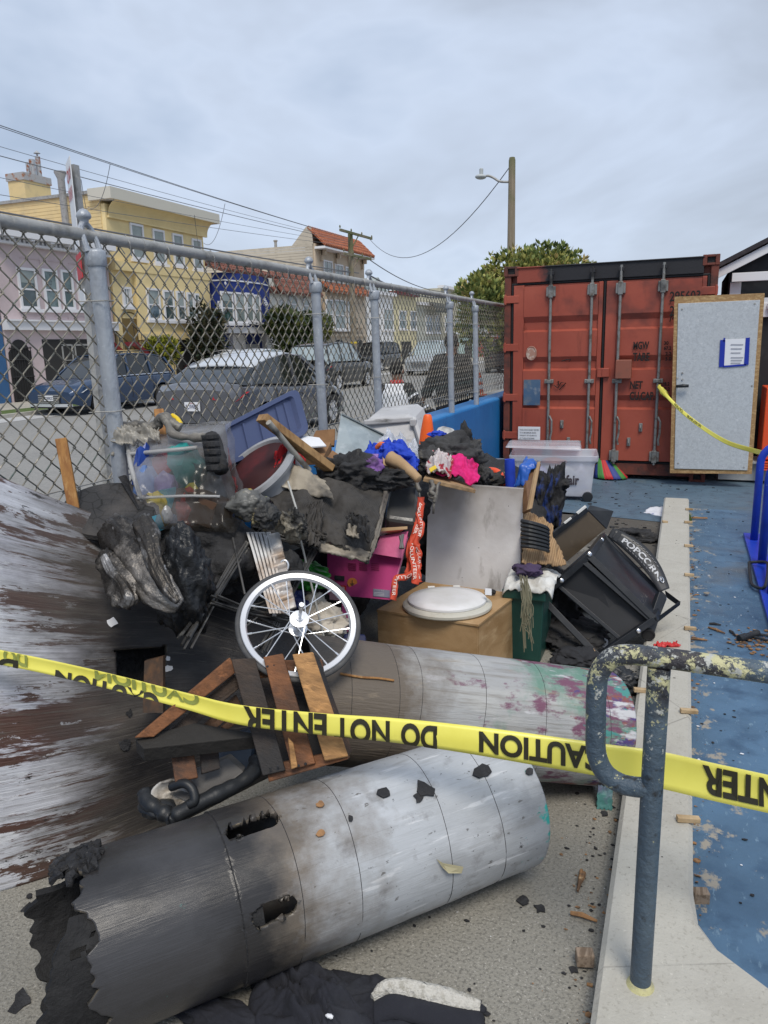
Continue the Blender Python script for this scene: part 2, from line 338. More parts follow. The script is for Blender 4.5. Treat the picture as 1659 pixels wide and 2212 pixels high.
# ------------------------------------------------------------------ chain link fence
FX, RZ = -2.3, 2.163
fence = empty('chain_link_fence', (FX, 2.5, .985), 'tall chain link fence with silver posts along the top of the blue wall', 'fence')
mb = MB(); P = [(FX, y, RZ) for y in (-.6, .9, 2.55, 4.54, 5.545, 7.57, 8.58, 10.2, 14)]
mb.tube(P, .0245, 14)
for y in (.3, 1.75, 2.02, 2.9, 3.8, 5.1, 6.6, 8.1, 9.4): mb.tube([(FX, y-.012, RZ), (FX, y+.012, RZ)], .0262, 14)
mb.build('top_rail', M['galv'], fence, smooth='auto')
for y in (2.55, 4.54, 5.545, 7.57, 8.58, 11.6):
    lean = .012
    m1 = MB(); m1.tube([(FX+.055, y, .985), (FX+.04, y, RZ-.115)], .0335 if y == 2.55 else .0305, 16)
    p = m1.build('post', M['silverpaint'], fence, smooth='auto')
    m2 = MB(); zc = RZ-.115
    m2.lathe([(.038, 0), (.041, .004), (.041, .055), (.037, .062), (.027, .068)], (FX+.04, y, zc-.01), k=16)
    for s in (-1, 1):    # the arch that loops over the rail
        m2.tube([(FX+.035, y+s*.036, zc+.045), (FX+.02, y+s*.036, RZ-.02), (FX+.004, y+s*.03, RZ+.025), (FX, y+s*.014, RZ+.042), (FX, y, RZ+.046)], [.013, .011, .011, .012, .013], 8)
    m2.lathe([(.016, 0), (.018, .012), (.027, .018), (.03, .026), (.026, .04), (.014, .052), (.001, .056)], (FX, y, RZ+.046), k=14)
    m2.build('post_cap', M['silverpaint'], p, smooth='auto')
    for z in (1.13, 1.45, 1.9):
        m3 = MB(); e = random.uniform(-.015, .015)
        m3.tube([(FX-.02, y-.07, z), (FX+.02, y-.05, z+e*.2), (FX+.085, y-.03, z+e*.3), (FX+.092, y+.02, z+e), (FX+.05, y+.05, z+e), (FX-.01, y+.055, z+e)], .0026, 5)
        m3.build('wire_tie', M['galv'], p)
PW = .0425; ZB, ZT = 1.1, RZ-.035
nseg = int((ZT-ZB)/PW)
def wire_mesh_data(par):
    mb = MB(); P = []; r = .0032
    for k in range(nseg+1):
        side = (k+par) % 2; s = 1 if side else -1; z = ZT-k*PW; x = s*(PW/2+.0018)
        P += [(.0018*s, x*.8, z+.006), (-.0048*s if k % 2 == 0 else .0048*s, x*1.02, z), (-.0018*s, x*.8, z-.006)]
    P.insert(0, (0, P[0][1]*.3, ZT+.012)); P.append((0, P[-1][1]*.4, ZB-.012)); P.append((.004, P[-1][1]-.01, ZB-.03))
    mb.tube(P, r, 5); return mb
wm = []
for par in (0, 1):
    o = wire_mesh_data(par).build('wire', M['wire'], fence, local=True); wm.append(o)
y0 = -.3; nw = int((10.6-y0)/PW)
for i in range(nw):
    y = y0+i*PW
    o = wm[i] if i < 2 else wm[i % 2].copy()
    if i >= 2: COL.objects.link(o); o.parent = fence
    o.location = (random.uniform(-.002, .002), y-2.5, -.985+random.uniform(-.001, .001)); o.scale = (1, 1, 1)
mb = MB(); mb.tube([(FX+.004, -.3, 1.165), (FX+.006, 3, 1.158), (FX+.004, 6, 1.162), (FX+.004, 10.6, 1.155)], .003, 5); mb.build('tension_wire', M['galv'], fence)
mb = MB()
for y in (1.15, 1.62, 2.1, 2.78, 3.05, 3.42, 3.78, 4.2, 4.85, 5.2, 5.4, 6.0, 6.5, 7.0, 7.9, 8.3, 9.1):
    mb.tube([(FX+.02, y+.015, RZ-.06), (FX+.03, y, RZ-.01), (FX+.012, y-.003, RZ+.025), (FX-.02, y, RZ+.02), (FX-.028, y+.004, RZ-.02), (FX-.01, y+.01, RZ-.05)], .0026, 5)
mb.build('rail_tie', M['galv'], fence)

# ------------------------------------------------------------------ shipping container
RED = mat('container_red', (.30, .062, .038), .5, layers=[lay((.36, .082, .050), 1.6, .4, .7), lay((.15, .035, .022), 7, .60, .8, st=(1, 1, .3), f=.8), lay((.022, .02, .022), 1.5, .50, .74, ax=2, a=1.35, b=3.05, gw=.42, det=4)], bump=.12, bs=40)
RUST = mat('container_post_red', (.15, .04, .027), .7, layers=[lay((.045, .025, .022), 6, .45, .65)], bump=.3, bs=30)
SOOT = mat('sooted_beam', (.018, .018, .022), .6, layers=[lay((.26, .055, .035), 1.1, .58, .70, ax=0, a=-.3, b=-.95, gw=.7)], bump=.2, bs=30)
BARM = mat('locking_bar_steel', (.25, .25, .24), .5, .5, layers=[lay((.14, .12, .10), 14, .5, .65), lay((.03, .03, .03), 3, .55, .7, ax=2, a=1.3, b=2.9, gw=.35)], bump=.2, bs=40)
cx, cy, CW, CH = -2.143, 9.52, 2.438, 2.591
cont = empty('shipping_container', (cx+CW/2, cy+3, 0), 'rust red steel shipping container with smoke blackened closed doors', 'container')
mb = MB(); mb.bb((cx+.02, cy+.1, .12), (cx+CW-.02, cy+6.05, CH-.03))
for i in range(21):   # corrugated sides
    y = cy+.3+i*.27
    mb.bb((cx+.004, y, .16), (cx+.02, y+.13, CH-.1)); mb.bb((cx+CW-.02, y, .16), (cx+CW-.004, y+.13, CH-.1))
mb.build('body', RED, cont)
for x in (cx+.005, cx+CW-.085): mb = MB(); mb.bb((x, cy+.012, .1), (x+.08, cy+.13, CH-.115)); mb.build('corner_post', RUST, cont, bevel=.006)
mb = MB(); mb.bb((cx+.16, cy+.005, CH-.2), (cx+CW-.16, cy+.12, CH-.015)); mb.bb((cx+.16, cy-.012, CH-.03), (cx+CW-.16, cy+.1, CH-.0145)); mb.build('header_beam', SOOT, cont, bevel=.006)
mb = MB(); mb.bb((cx+.16, cy+.01, .06), (cx+CW-.17, cy+.12, .2)); mb.build('door_sill', RUST, cont, bevel=.006)
for x, z in ((cx, CH-.118), (cx+CW-.178, CH-.118), (cx, 0), (cx+CW-.178, 0)):
    mb = MB(); w, h = .178, .118
    mb.bb((x, cy+.03, z), (x+w, cy+.16, z+h)); mb.bb((x, cy, z), (x+.045, cy+.03, z+h)); mb.bb((x+w-.045, cy, z), (x+w, cy+.03, z+h)); mb.bb((x+.045, cy, z), (x+w-.045, cy+.03, z+.027)); mb.bb((x+.045, cy, z+h-.027), (x+w-.045, cy+.03, z+h))
    mb.build('corner_casting', RUST, cont, bevel=.006)
    mb = MB(); mb.bb((x+.05, cy+.026, z+.03), (x+w-.05, cy+.029, z+h-.03)); mb.build('casting_hole', M['char'], cont)
mb = MB(); xm = cx+CW/2-.0
for x in (cx+.09, xm-.025, cx+CW-.115): mb.bb((x, cy+.025, .2), (x+.03, cy+.075, CH-.21))
mb.bb((cx+.09, cy+.025, CH-.225), (cx+CW-.09, cy+.07, CH-.2)); mb.bb((cx+.12, cy+.02, .2), (cx+CW-.12, cy+.07, .225))
mb.build('door_gasket', mat('black_gasket', (.012, .012, .014), .6), cont, bevel=.005)
bars = []
DZ = [(.24, .78), (.9, 1.20), (1.32, 1.58), (1.70, CH-.24)]   # raised panel bands between the deep corrugation
for s in (0, 1):
    x0 = cx+.125+s*(xm+.01-cx-.125) ; x1 = xm-.03 if s == 0 else cx+CW-.12
    d = MB(); f = cy+.02
    d.bb((x0, f+.012, .23), (x1, f+.05, CH-.23)); d.bb((x0, f-.022, .23), (x0+.128, f+.012, CH-.23)); d.bb((x1-.048, f-.022, .23), (x1, f+.012, CH-.23))
    door = d.build('container_door', RED, cont, bevel=.004)
    xa, xb = x0+.13, x1-.05
    prof = [(.24, .012), (.86, .012), (.885, -.026), (.965, -.026), (1.03, .012), (1.33, .012), (1.355, -.026), (1.435, -.026), (1.5, .012), (1.80, .012), (1.825, -.026), (1.915, -.026), (1.985, .012), (CH-.25, .012)]
    d = MB(); n = len(prof)
    d.add([(xa, f-.022-y, z) for z, y in prof]+[(xb, f-.022-y, z) for z, y in prof]+[(xa, f, z) for z, y in prof]+[(xb, f, z) for z, y in prof],
          [(i, n+i, n+i+1, i+1) for i in range(n-1)]+[(i, i+1, 2*n+i+1, 2*n+i) for i in range(n-1)]+[(n+i, 3*n+i, 3*n+i+1, n+i+1) for i in range(n-1)])
    d.build('pressed_panel', RED, door)
    for k, q in enumerate(((.40, .405), (.95, .955))):
        pass
    for z in (.52, 1.0, 1.62, 2.2):     # hinges
        hx = cx if s == 0 else cx+CW-.19
        h = MB(); h.bb((hx, f-.03, z-.045), (hx+.19, f-.002, z+.045)); h.tube([(hx+(.02 if s == 0 else .17), f-.02, z-.06), (hx+(.02 if s == 0 else .17), f-.02, z+.06)], .016, 8); h.build('hinge', RED, door, bevel=.006)
def cpx(x, y, off=0.): return Yp(x, y, cy-.012-off)
for xt, xb_, zt in ((1192, 1183, 0), (1281, 1268, 0), (1342, 1327, 0), (1437, 1411, 0)):
    a = cpx(xt, 590); bq = cpx(xb_, 975); xx = (a.x+bq.x)/2
    low = .62 if xt < 1300 else .2
    mb = MB(); mb.tube([(xx, cy-.045, low if xt > 1300 else .2), (xx, cy-.045, CH-.06)], .017, 10)
    bar = mb.build('locking_bar', BARM, cont, smooth='auto')
    for z in (CH-.32, 1.2, .3):
        k = MB(); k.bb((xx-.055, cy-.052, z-.06 if z != 1.2 else z-.025), (xx+.055, cy+.0, z+.06 if z != 1.2 else z+.025)); k.bb((xx-.028, cy-.07, z-.075 if z != 1.2 else z-.02), (xx+.028, cy-.052, z+.075 if z != 1.2 else z+.02))
        k.build('bar_bracket', BARM, bar, bevel=.006)
    k = MB(); k.bb((xx-.03, cy-.06, CH-.13), (xx+.03, cy-.012, CH-.085)); k.bb((xx-.02, cy-.055, CH-.17), (xx+.02, cy-.03, CH-.13)); k.build('cam_keeper', SOOT, bar, bevel=.004)
    k = MB(); k.tube([(xx+.02, cy-.07, .78), (xx+.05, cy-.075, .72), (xx+.05, cy-.075, .58), (xx+.035, cy-.075, .50), (xx+.045, cy-.07, .44)], .013, 6); k.build('bar_handle', BARM, bar)
for x, y in ((1214, 916), (1228, 953), (1384, 923), (1358, 954)):
    p = cpx(x, y); k = MB(); k.bb((p.x-.02, cy-.035, p.z-.05), (p.x+.02, cy+.0, p.z+.05)); k.tube([(p.x, cy-.04, p.z+.03), (p.x, cy-.055, p.z-.01), (p.x, cy-.04, p.z-.04)], .008, 6)
    if x == 1228: k.tube([(p.x-.14, cy-.05, p.z), (p.x+.16, cy-.05, p.z+.005)], .012, 6)
    k.build('handle_latch', BARM, cont, bevel=.004)
p = cpx(1303, 805); k = MB(); k.bb((p.x-.07, cy-.035, p.z-.055), (p.x+.07, cy+.01, p.z+.055)); k.bb((p.x-.012, cy-.045, p.z-.05), (p.x+.07, cy-.035, p.z+.05)); k.build('door_tie_plate', RED, cont, bevel=.006)
p = cpx(1348, 797); k = MB(); k.bb((p.x-.09, cy-.13, p.z-.11), (p.x+.09, cy-.02, p.z+.11)); k.build('lock_box', mat('lock_box_paint', (.25, .085, .055), .5, layers=[lay((.16, .07, .05), 5, .5, .7)]), cont, bevel=.008)
# stickers and lettering
def dec(name, x0, y0, x1, y1, m, lift=.018):
    a = cpx(x0, y0); c = cpx(x1, y1); k = MB(); k.bb((a.x, cy-.012-lift, c.z), (c.x, cy-.008-lift, a.z)); return k.build(name, m, cont)
dec('mirror_sticker', 1132, 820, 1167, 875, mat('foil_sticker', (.16, .24, .33), .15, .6, layers=[lay((.5, .5, .48), 4, .6, .68), lay((.3, .32, .33), 6, .5, .6)]))
st = dec('test_notice', 1120, 921, 1167, 950, M['paper'])
mbt = MB()
for i, s in enumerate(('THIS CONTAINER TESTED', 'TO A MAXIMUM GROSS', 'WEIGHT OF 30,480 KG', 'AT 7 HIGH STACKING')):
    a = cpx(1123, 929.5+i*6); e = cpx(1123+(42, 36, 37, 32)[i], 929.5+i*6); rect_text(mbt, s, (a.x, cy-.0335, a.z), (e.x-a.x, 0, 0), (0, 0, .018))
mbt.build('lettering', mat('grey_print', (.15, .15, .17), .7), cont)
mbt = MB(); p = cpx(1148.5, 763); mbt.tube([(p.x+.062*cos(t*pi/12), cy-.033, p.z+.082*sin(t*pi/12)) for t in range(24)], .005, 4, closed=True)
mbt.add([(p.x+.055*cos(t*pi/12), cy-.031, p.z+.073*sin(t*pi/12)) for t in range(24)], [tuple(range(24))])
mbt.build('round_seal', mat('faded_seal', (.36, .2, .15), .6, layers=[lay((.5, .42, .36), 20, .5, .6)]), cont)
INK = mat('stencil_black', (.012, .009, .009), .7)
mbt = MB()
for s, x0, x1, yb, h in (('MGW', 1368, 1402, 755, 17), ('TARE', 1367, 1403, 780, 18), ('NET', 1361, 1388, 840, 17), ('CU.CAP.', 1360, 1414, 864, 18), ('30', 1434, 1444, 745, 8), ('67.2', 1434, 1450, 756, 8), ('2.2', 1437, 1450, 768, 8), ('5.0', 1437, 1450, 779, 8), ('28.2', 1430, 1446, 833, 8), ('62.2', 1431, 1447, 844, 8)):
    a = cpx(x0, yb); e = cpx(x1, yb); t = cpx(x0, yb-h); rect_text(mbt, s, (a.x, cy-.038, a.z), (e.x-a.x, 0, 0), (0, 0, t.z-a.z), .035)
for s, x0, x1, yb, h in (('295603', 1446, 1512, 652, 22), ('22G1', 1446, 1490, 683, 22)):
    a = cpx(x0, yb); e = cpx(x1, yb); t = cpx(x0, yb-h); rect_text(mbt, s, (a.x, cy-.038, a.z), (e.x-a.x, 0, 0), (0, 0, t.z-a.z), .02)
for P in ([(1196, 832), (1205, 838), (1212, 826), (1222, 827), (1208, 842)], [(1447, 695), (1450, 683), (1462, 676), (1452, 690)], [(1213, 780), (1224, 777), (1234, 776), (1229, 781)], [(1203, 826), (1207, 823), (1206, 832)]):
    m_ = MB(); m_.tube([Yp(x, y, cy-.035) for x, y in P], .006, 4); m_.build('scribble', INK, cont)
mbt.build('stencil_lettering', INK, cont)

# ------------------------------------------------------------------ OSB door leaf, shed, orange bin
OSB = mat('osb_board', (.33, .20, .09), .8, layers=[lay((.46, .31, .15), 22, .5, .6, st=(1, 1, 2.5)), lay((.2, .11, .045), 26, .6, .68, st=(2.5, 1, 1))], bump=.3, bs=40)
SKIN = mat('marbled_grey_panel', (.47, .50, .525), .5, layers=[lay((.39, .415, .44), 26, .44, .62, dist=1.5), lay((.56, .58, .60), 40, .56, .70, dist=1), lay((.42, .44, .46), 3, .5, .7, f=.5)], bump=.1, bs=60)
dy = 9.22
tl = Yp(1457, 641, dy); tr = Yp(1652, 633, dy); bl = Yp(1447, 1022, dy); br = Yp(1624, 1024, dy)
door = empty('plywood_door', ((bl.x+br.x)/2, dy, bl.z), 'grey marbled door leaf edged in raw chipboard with a taped notice', 'door')
mb = MB(); mb.quad([bl, br, tr, tl], (0, 1, 0), .045); mb.build('board', OSB, door)
q = lambda u, v, d: bl*(1-u)*(1-v)+br*u*(1-v)+tr*u*v+tl*(1-u)*v+V((0, -d, 0))
mb = MB(); mb.quad([q(.055, .028, .012), q(.945, .022, .012), q(.955, .965, .012), q(.045, .962, .012)], (0, 1, 0), .011); mb.build('face_panel', SKIN, door, bevel=.003)
mb = MB()
for u, v in ((.1, .06), (.9, .04), (.09, .93), (.9, .945), (.06, .55), (.93, .5)): mb.lathe([(.012, 0), (.009, .004)], q(u, v, .012), (0, -1, 0), 8)
mb.build('screw', M['galv'], door)
h = Yp(1465, 834, dy-.03); mb = MB(); mb.tube([h+V((-.015, .02, 0)), h+V((-.01, -.03, 0)), h+V((.05, -.04, .005)), h+V((.11, -.035, .003))], [.014, .016, .02, .016], 8); mb.build('door_handle', M['blackplastic'], door, smooth=True)
mb = MB()
for yy in (806, 820): mb.lathe([(.012, 0), (.01, .012)], Yp(1474, yy, dy-.01), (0, -1, 0), 8)
mb.build('lock_knob', M['galv'], door)
n0 = [Yp(x, y, dy-.018) for x, y in ((1560, 790), (1613, 788), (1616, 731), (1564, 733))]
note = empty('paper_notice', (n0[0].x, dy-.018, n0[0].z), 'white printed notice taped to the grey door with blue tape', 'notice')
mb = MB(); mb.quad(n0, (0, 1, 0), .003); mb.build('sheet', M['paper'], note)
mb = MB()
for k in (((1553, 793), (1564, 793), (1567, 735), (1556, 734)), ((1607, 788), (1617, 788), (1620, 729), (1611, 730)), ((1562, 794), (1612, 790), (1612, 786), (1562, 790)), ((1562, 738), (1566, 738), (1567, 730), (1563, 730))): mb.quad([Yp(x, y, dy-.022) for x, y in k], (0, 1, 0), .003)
mb.build('blue_tape', mat('blue_masking_tape', (.01, .03, .33), .5), note)
mb = MB()
for i, y in enumerate((743, 752, 761, 771, 777, 783)): mb.quad([Yp(x, yy, dy-.021) for x, yy in ((1578, y+3), (1605-(i % 3)*3, y+3), (1606-(i % 3)*3, y), (1579, y))], (0, 1, 0), .002)
mb.build('printed_lines', mat('grey_text_blocks', (.36, .37, .42), .8), note)
BLK = mat('shed_black', (.016, .018, .022), .7, layers=[lay((.03, .032, .036), 6, .5, .7)])
shed = empty('garden_shed', (1.6, 10.9, 0), 'black shed with white trim boards and a sloping roof behind the door', 'shed')
mb = MB(); mb.bb((.42, 10.15, .1), (3.2, 12.2, 2.45)); mb.add([(.42, 10.15, 2.45), (3.2, 10.15, 2.45), (1.8, 10.15, 3.15), (.42, 12.2, 2.45), (3.2, 12.2, 2.45), (1.8, 12.2, 3.15)], [(0, 1, 2), (5, 4, 3), (0, 2, 5, 3), (2, 1, 4, 5)])
mb.build('wall', BLK, shed)
mb = MB(); mb.quad([(.22, 9.95, 2.44), (1.8, 9.95, 3.22), (1.8, 12.3, 3.22), (.22, 12.3, 2.44)], (-.44, 0, .9), .05); mb.quad([(1.8, 9.95, 3.22), (3.4, 9.95, 2.44), (3.4, 12.3, 2.44), (1.8, 12.3, 3.22)], (.44, 0, .9), .05)
mb.build('roof', mat('shed_roof_felt', (.035, .03, .035), .9, layers=[lay((.07, .06, .065), 8, .5, .7)]), shed)
mb = MB(); mb.bar((.28, 10.0, 2.40), (1.8, 10.0, 3.15), .09, .025, (0, 1, 0)); mb.bar((.45, 10.02, 2.36), (3.2, 10.02, 2.36), .03, .1); mb.bb((.44, 10.1, .1), (.56, 10.145, 2.31)); mb.bb((.76, 10.1, 2.02), (1.5, 10.14, 2.12)); mb.bb((.66, 10.08, 1.9), (.9, 10.13, 2.06))
mb.build('trim_board', M['trim'], shed, bevel=.004)
mb = MB(); mb.lathe([(.075, 0), (.07, .04), (.05, .05)], (.92, 10.08, 2.02), (0, -1, 0), 16); mb.build('wall_lamp', M['trim'], shed)
b0 = Yp(1641, 1015, 9.5); b1 = Yp(1647, 838, 9.5)
bin_ = empty('orange_barrier', (b0.x+.4, 9.8, 0), 'bright orange plastic cabinet at the right edge beyond the grey door', 'cabinet')
OR = mat('orange_plastic', (.75, .09, .025), .4)
mb = MB(); mb.bb((b0.x, 9.5, b0.z+.12), (b0.x+1.2, 10.05, b1.z)); mb.build('body', OR, bin_, bevel=.01)
mb = MB()
for i in range(4): mb.bb((b0.x+.005, 9.47, b0.z+.0+i*.028), (b0.x+1.2, 10.0, b0.z+.018+i*.028))
mb.build('slat', OR, bin_)
a = Zp(1570, 1047, .02); 
st = MB(); st.bb((.44, 9.62, .03), (2.2, 10.0, .24)); st.bb((.42, 9.55, .24), (2.2, 10.02, .262))
tag(st.build('concrete_step', mat('pale_step', (.38, .4, .42), .8, layers=[lay((.28, .3, .31), 5, .5, .7)])), 'pale grey step block on the blue floor below the orange cabinet', 'step')
st = MB(); st.bb((-.25, 9.66, .01), (.42, 9.72, .19)); st.tube([(-.2, 9.63, .1), (.4, 9.63, .1)], .03, 8)
tag(st.build('gap_filler', M['char']), 'dark gap plinth board under the grey door', 'filler')  # black board stands in for the dark gap under the door

# ------------------------------------------------------------------ blue bicycle rack
BLUE = mat('rack_blue', (.012, .045, .42), .4, layers=[lay((.3, .4, .7), 55, .69, .72), lay((.01, .035, .3), 5, .5, .7)])
rack = empty('bicycle_rack', (.85, 5.5, 0), 'bright blue hooped steel bicycle rack on the blue floor', 'rack')
mb = MB(); mb.bb((.55, 3.6, .005), (.68, 6.95, .035)); mb.bb((1.25, 3.6, .005), (1.38, 6.95, .035)); mb.build('base_rail', BLUE, rack, bevel=.004)
for y in (6.72, 6.0, 5.28, 4.55, 3.85):
    mb = MB(); x0, x1, zt, r = .615, 1.315, .84, .16
    P = [(x0, y, .03), (x0, y, zt-r)]+[(x0+r-r*cos(t*pi/12), y, zt-r+r*sin(t*pi/12)) for t in range(1, 7)]+[(x1-r+r*sin(t*pi/12), y, zt-r+r*cos(t*pi/12)) for t in range(0, 7)]+[(x1, y, .03)]
    mb.tube(P, .03, 12); mb.build('hoop', BLUE, rack, smooth=True)
lk = [Zp(x, y, z) for x, y, z in ((1618, 1215, .06), (1650, 1214, .08), (1659, 1222, .1), (1652, 1268, .05), (1626, 1264, .03), (1621, 1245, .03))]
mb = MB(); mb.tube(spline(lk+[lk[0]], 4), .011, 7); tag(mb.build('bicycle_lock', M['blackplastic'], smooth=True), 'black D shaped bicycle lock hooked around the blue rack base', 'lock')
# ================================================================== houses across the street
HX = -22.0
def stucco(name, c, c2=None):
    c = [min(.8, x*1.3) for x in c]; return mat(name, c, .85, layers=[lay(c2 or [x*.84 for x in c], 1.1, .45, .7), lay([x*1.08 for x in c], .4, .5, .7)], bump=.15, bs=30)
TILE = mat('terracotta_tile', (.36, .115, .05), .7, layers=[lay((.24, .07, .035), 6, .45, .6), lay((.45, .2, .1), 12, .6, .7)], bump=.3, bs=12)
TILE2 = mat('old_terracotta_tile', (.22, .085, .06), .8, layers=[lay((.13, .06, .05), 6, .45, .6), lay((.3, .14, .1), 12, .6, .7)], bump=.3, bs=12)
DARK = mat('dark_opening', (.03, .03, .03), .9)
GATE = mat('iron_gate', (.018, .018, .02), .6)
def house(label, y0, y1, h, m, depth=12, x=HX, name='house'):
    H = empty(name, (x-depth/2, (y0+y1)/2, 0), label, 'house')
    mb = MB(); mb.bb((x-depth, y0+.02, 0), (x, y1-.02, h)); mb.build('wall', m, H)
    return H
WG = [M['glass'], mat('window_glass_green', (.03, .07, .065), .05, spec=.9, layers=[lay((.16, .22, .22), .9, .42, .6), lay((.01, .012, .012), 1.6, .56, .62)]), mat('window_glass_blue', (.10, .15, .19), .05, spec=.9, layers=[lay((.03, .04, .045), 1.3, .5, .58)])]
WR_ = random.Random(3)
def win(H, cx_, cy_, w, h, X=HX, frame=None, glass=None, fw_=.09, mull=0, name='window', sill=True, arch=False):
    yl = Xp(cx_-w/2, cy_, X).y; yr = Xp(cx_+w/2, cy_, X).y; zt = Xp(cx_, cy_-h/2, X).z; zb = Xp(cx_, cy_+h/2, X).z
    f = MB(); t = fw_
    f.bb((X, yl, zb), (X+.07, yl+t, zt)); f.bb((X, yr-t, zb), (X+.07, yr, zt)); f.bb((X, yl+t, zb), (X+.068, yr-t, zb+t)); f.bb((X, yl+t, zt-t), (X+.068, yr-t, zt))
    if sill: f.bb((X, yl-.1, zb-.12), (X+.13, yr+.1, zb-.002))
    for i in range(mull): y = lerp(yl, yr, (i+1)/(mull+1)); f.bb((X, y-.02, zb+t), (X+.05, y+.02, zt-t))
    if arch:
        c = (yl+yr)/2; R_ = (yr-yl)/2
        f.tube([(X+.03, c+R_*cos(a*pi/8), zt-.02+R_*sin(a*pi/8)) for a in range(9)], .06, 5)
    o = f.build(name, frame or M['trim'], H)
    p = MB(); p.bb((X+.012, yl+t, zb+t), (X+.024, yr-t, zt-t)); 
    if arch: p.add([(X+.02, c+R_*.95*cos(a*pi/8), zt-.02+R_*.95*sin(a*pi/8)) for a in range(9)], [tuple(range(9))])
    p.build('pane', glass or WR_.choice(WG), o)
    if not arch and zt-zb > .9 and not mull:
        q = MB(); zz = lerp(zb, zt, .48); q.bb((X+.024, yl+t, zz-.03), (X+.055, yr-t, zz+.03)); q.build('meeting_rail', frame or M['trim'], o)
        if WR_.random() < .6: q = MB(); q.bb((X+.025, yl+t+.01, lerp(zb, zt, WR_.uniform(.5, .75))), (X+.03, yr-t-.01, zt-t-.01)); q.build('blind', M['glasslight'], o)
    return yl, yr, zb, zt
def tiles(H, y0, y1, xa, za, xb, zb, m, nm='roof', rows=4):   # barrel tiles from ridge (xa,za) to eave (xb,zb)
    b = MB(); b.quad([(xa, y0, za), (xb, y0, zb), (xb, y1, zb), (xa, y1, za)], (0, 0, -1), .08); r = b.build(nm, m, H)
    n = int((y1-y0)/.24); 
    t = MB()
    for i in range(n):
        y = y0+(i+.5)*(y1-y0)/n
        for k in range(rows):
            u0, u1 = k/rows, (k+1)/rows+.02
            a = V((lerp(xa, xb, u0), y, lerp(za, zb, u0)+.02)); e = V((lerp(xa, xb, u1), y, lerp(za, zb, u1)+.045)); t.tube([a, e], [.085, .1], 6)
    t.build('roof_tiles', m, r, kind='stuff')
    return r
def bush(name, c, r, label, cols, n=1600, leaf=.12, cat='bush', trunk=None, seed=1, up_=0.3, limbs=5):
    rnd = random.Random(seed); c = V(c)
    T = empty(name, (c.x, c.y, 0 if trunk is None else trunk), label, cat)
    leaves = [MB() for _ in cols]
    lobes = [(V((rnd.uniform(-.55, .55)*r[0], rnd.uniform(-.55, .55)*r[1], rnd.uniform(-.45, .5)*r[2])), rnd.uniform(.35, .6)) for _ in range(14)]
    for i in range(n):
        lc, lr = rnd.choice(lobes)
        d = V((rnd.gauss(0, 1), rnd.gauss(0, 1), rnd.gauss(0, 1))).normalized(); k = rnd.uniform(.55, 1.05)
        p = c+lc+V((d.x*r[0], d.y*r[1], d.z*r[2]))*lr*k
        mb = leaves[min(len(cols)-1, int(max(0, min(.999, .5+.5*frac(p, 1.1/max(r[0], .5)*1.2, seed)+rnd.uniform(-.3, .3)))*len(cols)))]
        ax = (d+V((0, 0, up_))+V((rnd.uniform(-.6, .6), rnd.uniform(-.6, .6), rnd.uniform(-.3, .6)))).normalized(); s = ax.cross(V((rnd.uniform(-1, 1), rnd.uniform(-1, 1), rnd.uniform(-1, 1)))).normalized()
        for q in range(3):
            a2 = (ax+s*rnd.uniform(-.7, .7)+ax.cross(s)*rnd.uniform(-.7, .7)).normalized(); w_ = s*leaf*.28; l_ = leaf*rnd.uniform(.7, 1.4)
            mb.add([p, p+a2*l_*.5+w_, p+a2*l_, p+a2*l_*.5-w_], [(0, 1, 2, 3)])
    for k, (mb, cc) in enumerate(zip(leaves, cols)): mb.build('crown', cc, T)
    tb = MB(); base = V((c.x, c.y, 0 if trunk is None else trunk))
    tb.tube([base, lerp(base, c, .5)+V((.04, .03, 0)), c], [.05*r[0]+.05, .04*r[0]+.04, .03*r[0]+.02], 8)
    for i in range(limbs):
        lc, _ = lobes[i]; tb.tube([lerp(base, c, .55), lerp(base, c, .8)+lc*.4, c+lc], [.03*r[0]+.02, .02*r[0]+.015, .008], 6)
    tb.build('trunk', mat('bark', (.07, .05, .035), .9), T)
    return T
lf = lambda n, c: mat(n, [min(1, x*1.5) for x in c], .55, layers=[lay([x*.9 for x in c], 1.5, .4, .7)], spec=.3)

# pink house
PINK = stucco('pink_stucco', (.43, .355, .36))
H = house('pale pink stucco house with white trimmed tall windows and an open garage', 19.9, 25.45, 5.62, PINK)
mb = MB(); mb.bb((HX, 19.95, 5.40), (HX+.25, 25.4, 5.48)); mb.bb((HX-.1, 19.9, 5.62), (HX+.5, 25.46, 5.86)); mb.bb((HX-.1, 19.92, 5.86), (HX+.34, 25.42, 6.0))
for i in range(26): y = 20.05+i*.208; mb.bb((HX, y, 5.49), (HX+.2, y+.1, 5.6))
for y in (20.3, 21.2, 22.1, 23, 23.9, 24.8): mb.bb((HX+.2, y, 5.55), (HX+.46, y+.16, 5.615))
mb.build('cornice', M['trim'], H)
mb = MB(); mb.bb((HX, 19.9, 2.52), (HX+.22, 25.5, 2.82)); mb.bb((HX, 19.9, 2.82), (HX+.3, 25.5, 2.88)); mb.build('band', M['trim'], H)
for a in ((59, 623, 40, 88), (109, 625, 32, 86), (145, 626, 25, 84), (176, 628, 19, 82), (208, 630, 18, 80)): win(H, *a, glass=M['glass'] if a[0] < 70 else None)
mb = MB()
for y0, y1 in ((21.0, 21.9), (22.3, 23.0), (23.3, 23.9), (24.2, 24.9)): mb.bb((HX, y0, 3.02), (HX+.025, y1, 3.04)); mb.bb((HX, y1-.02, 2.94), (HX+.025, y1, 3.02)); mb.bb((HX, y0, 5.0), (HX+.025, y1, 5.02)); mb.bb((HX, y1, 4.84), (HX+.025, y1+.02, 5.02))
mb.build('moulding', PINK, H)
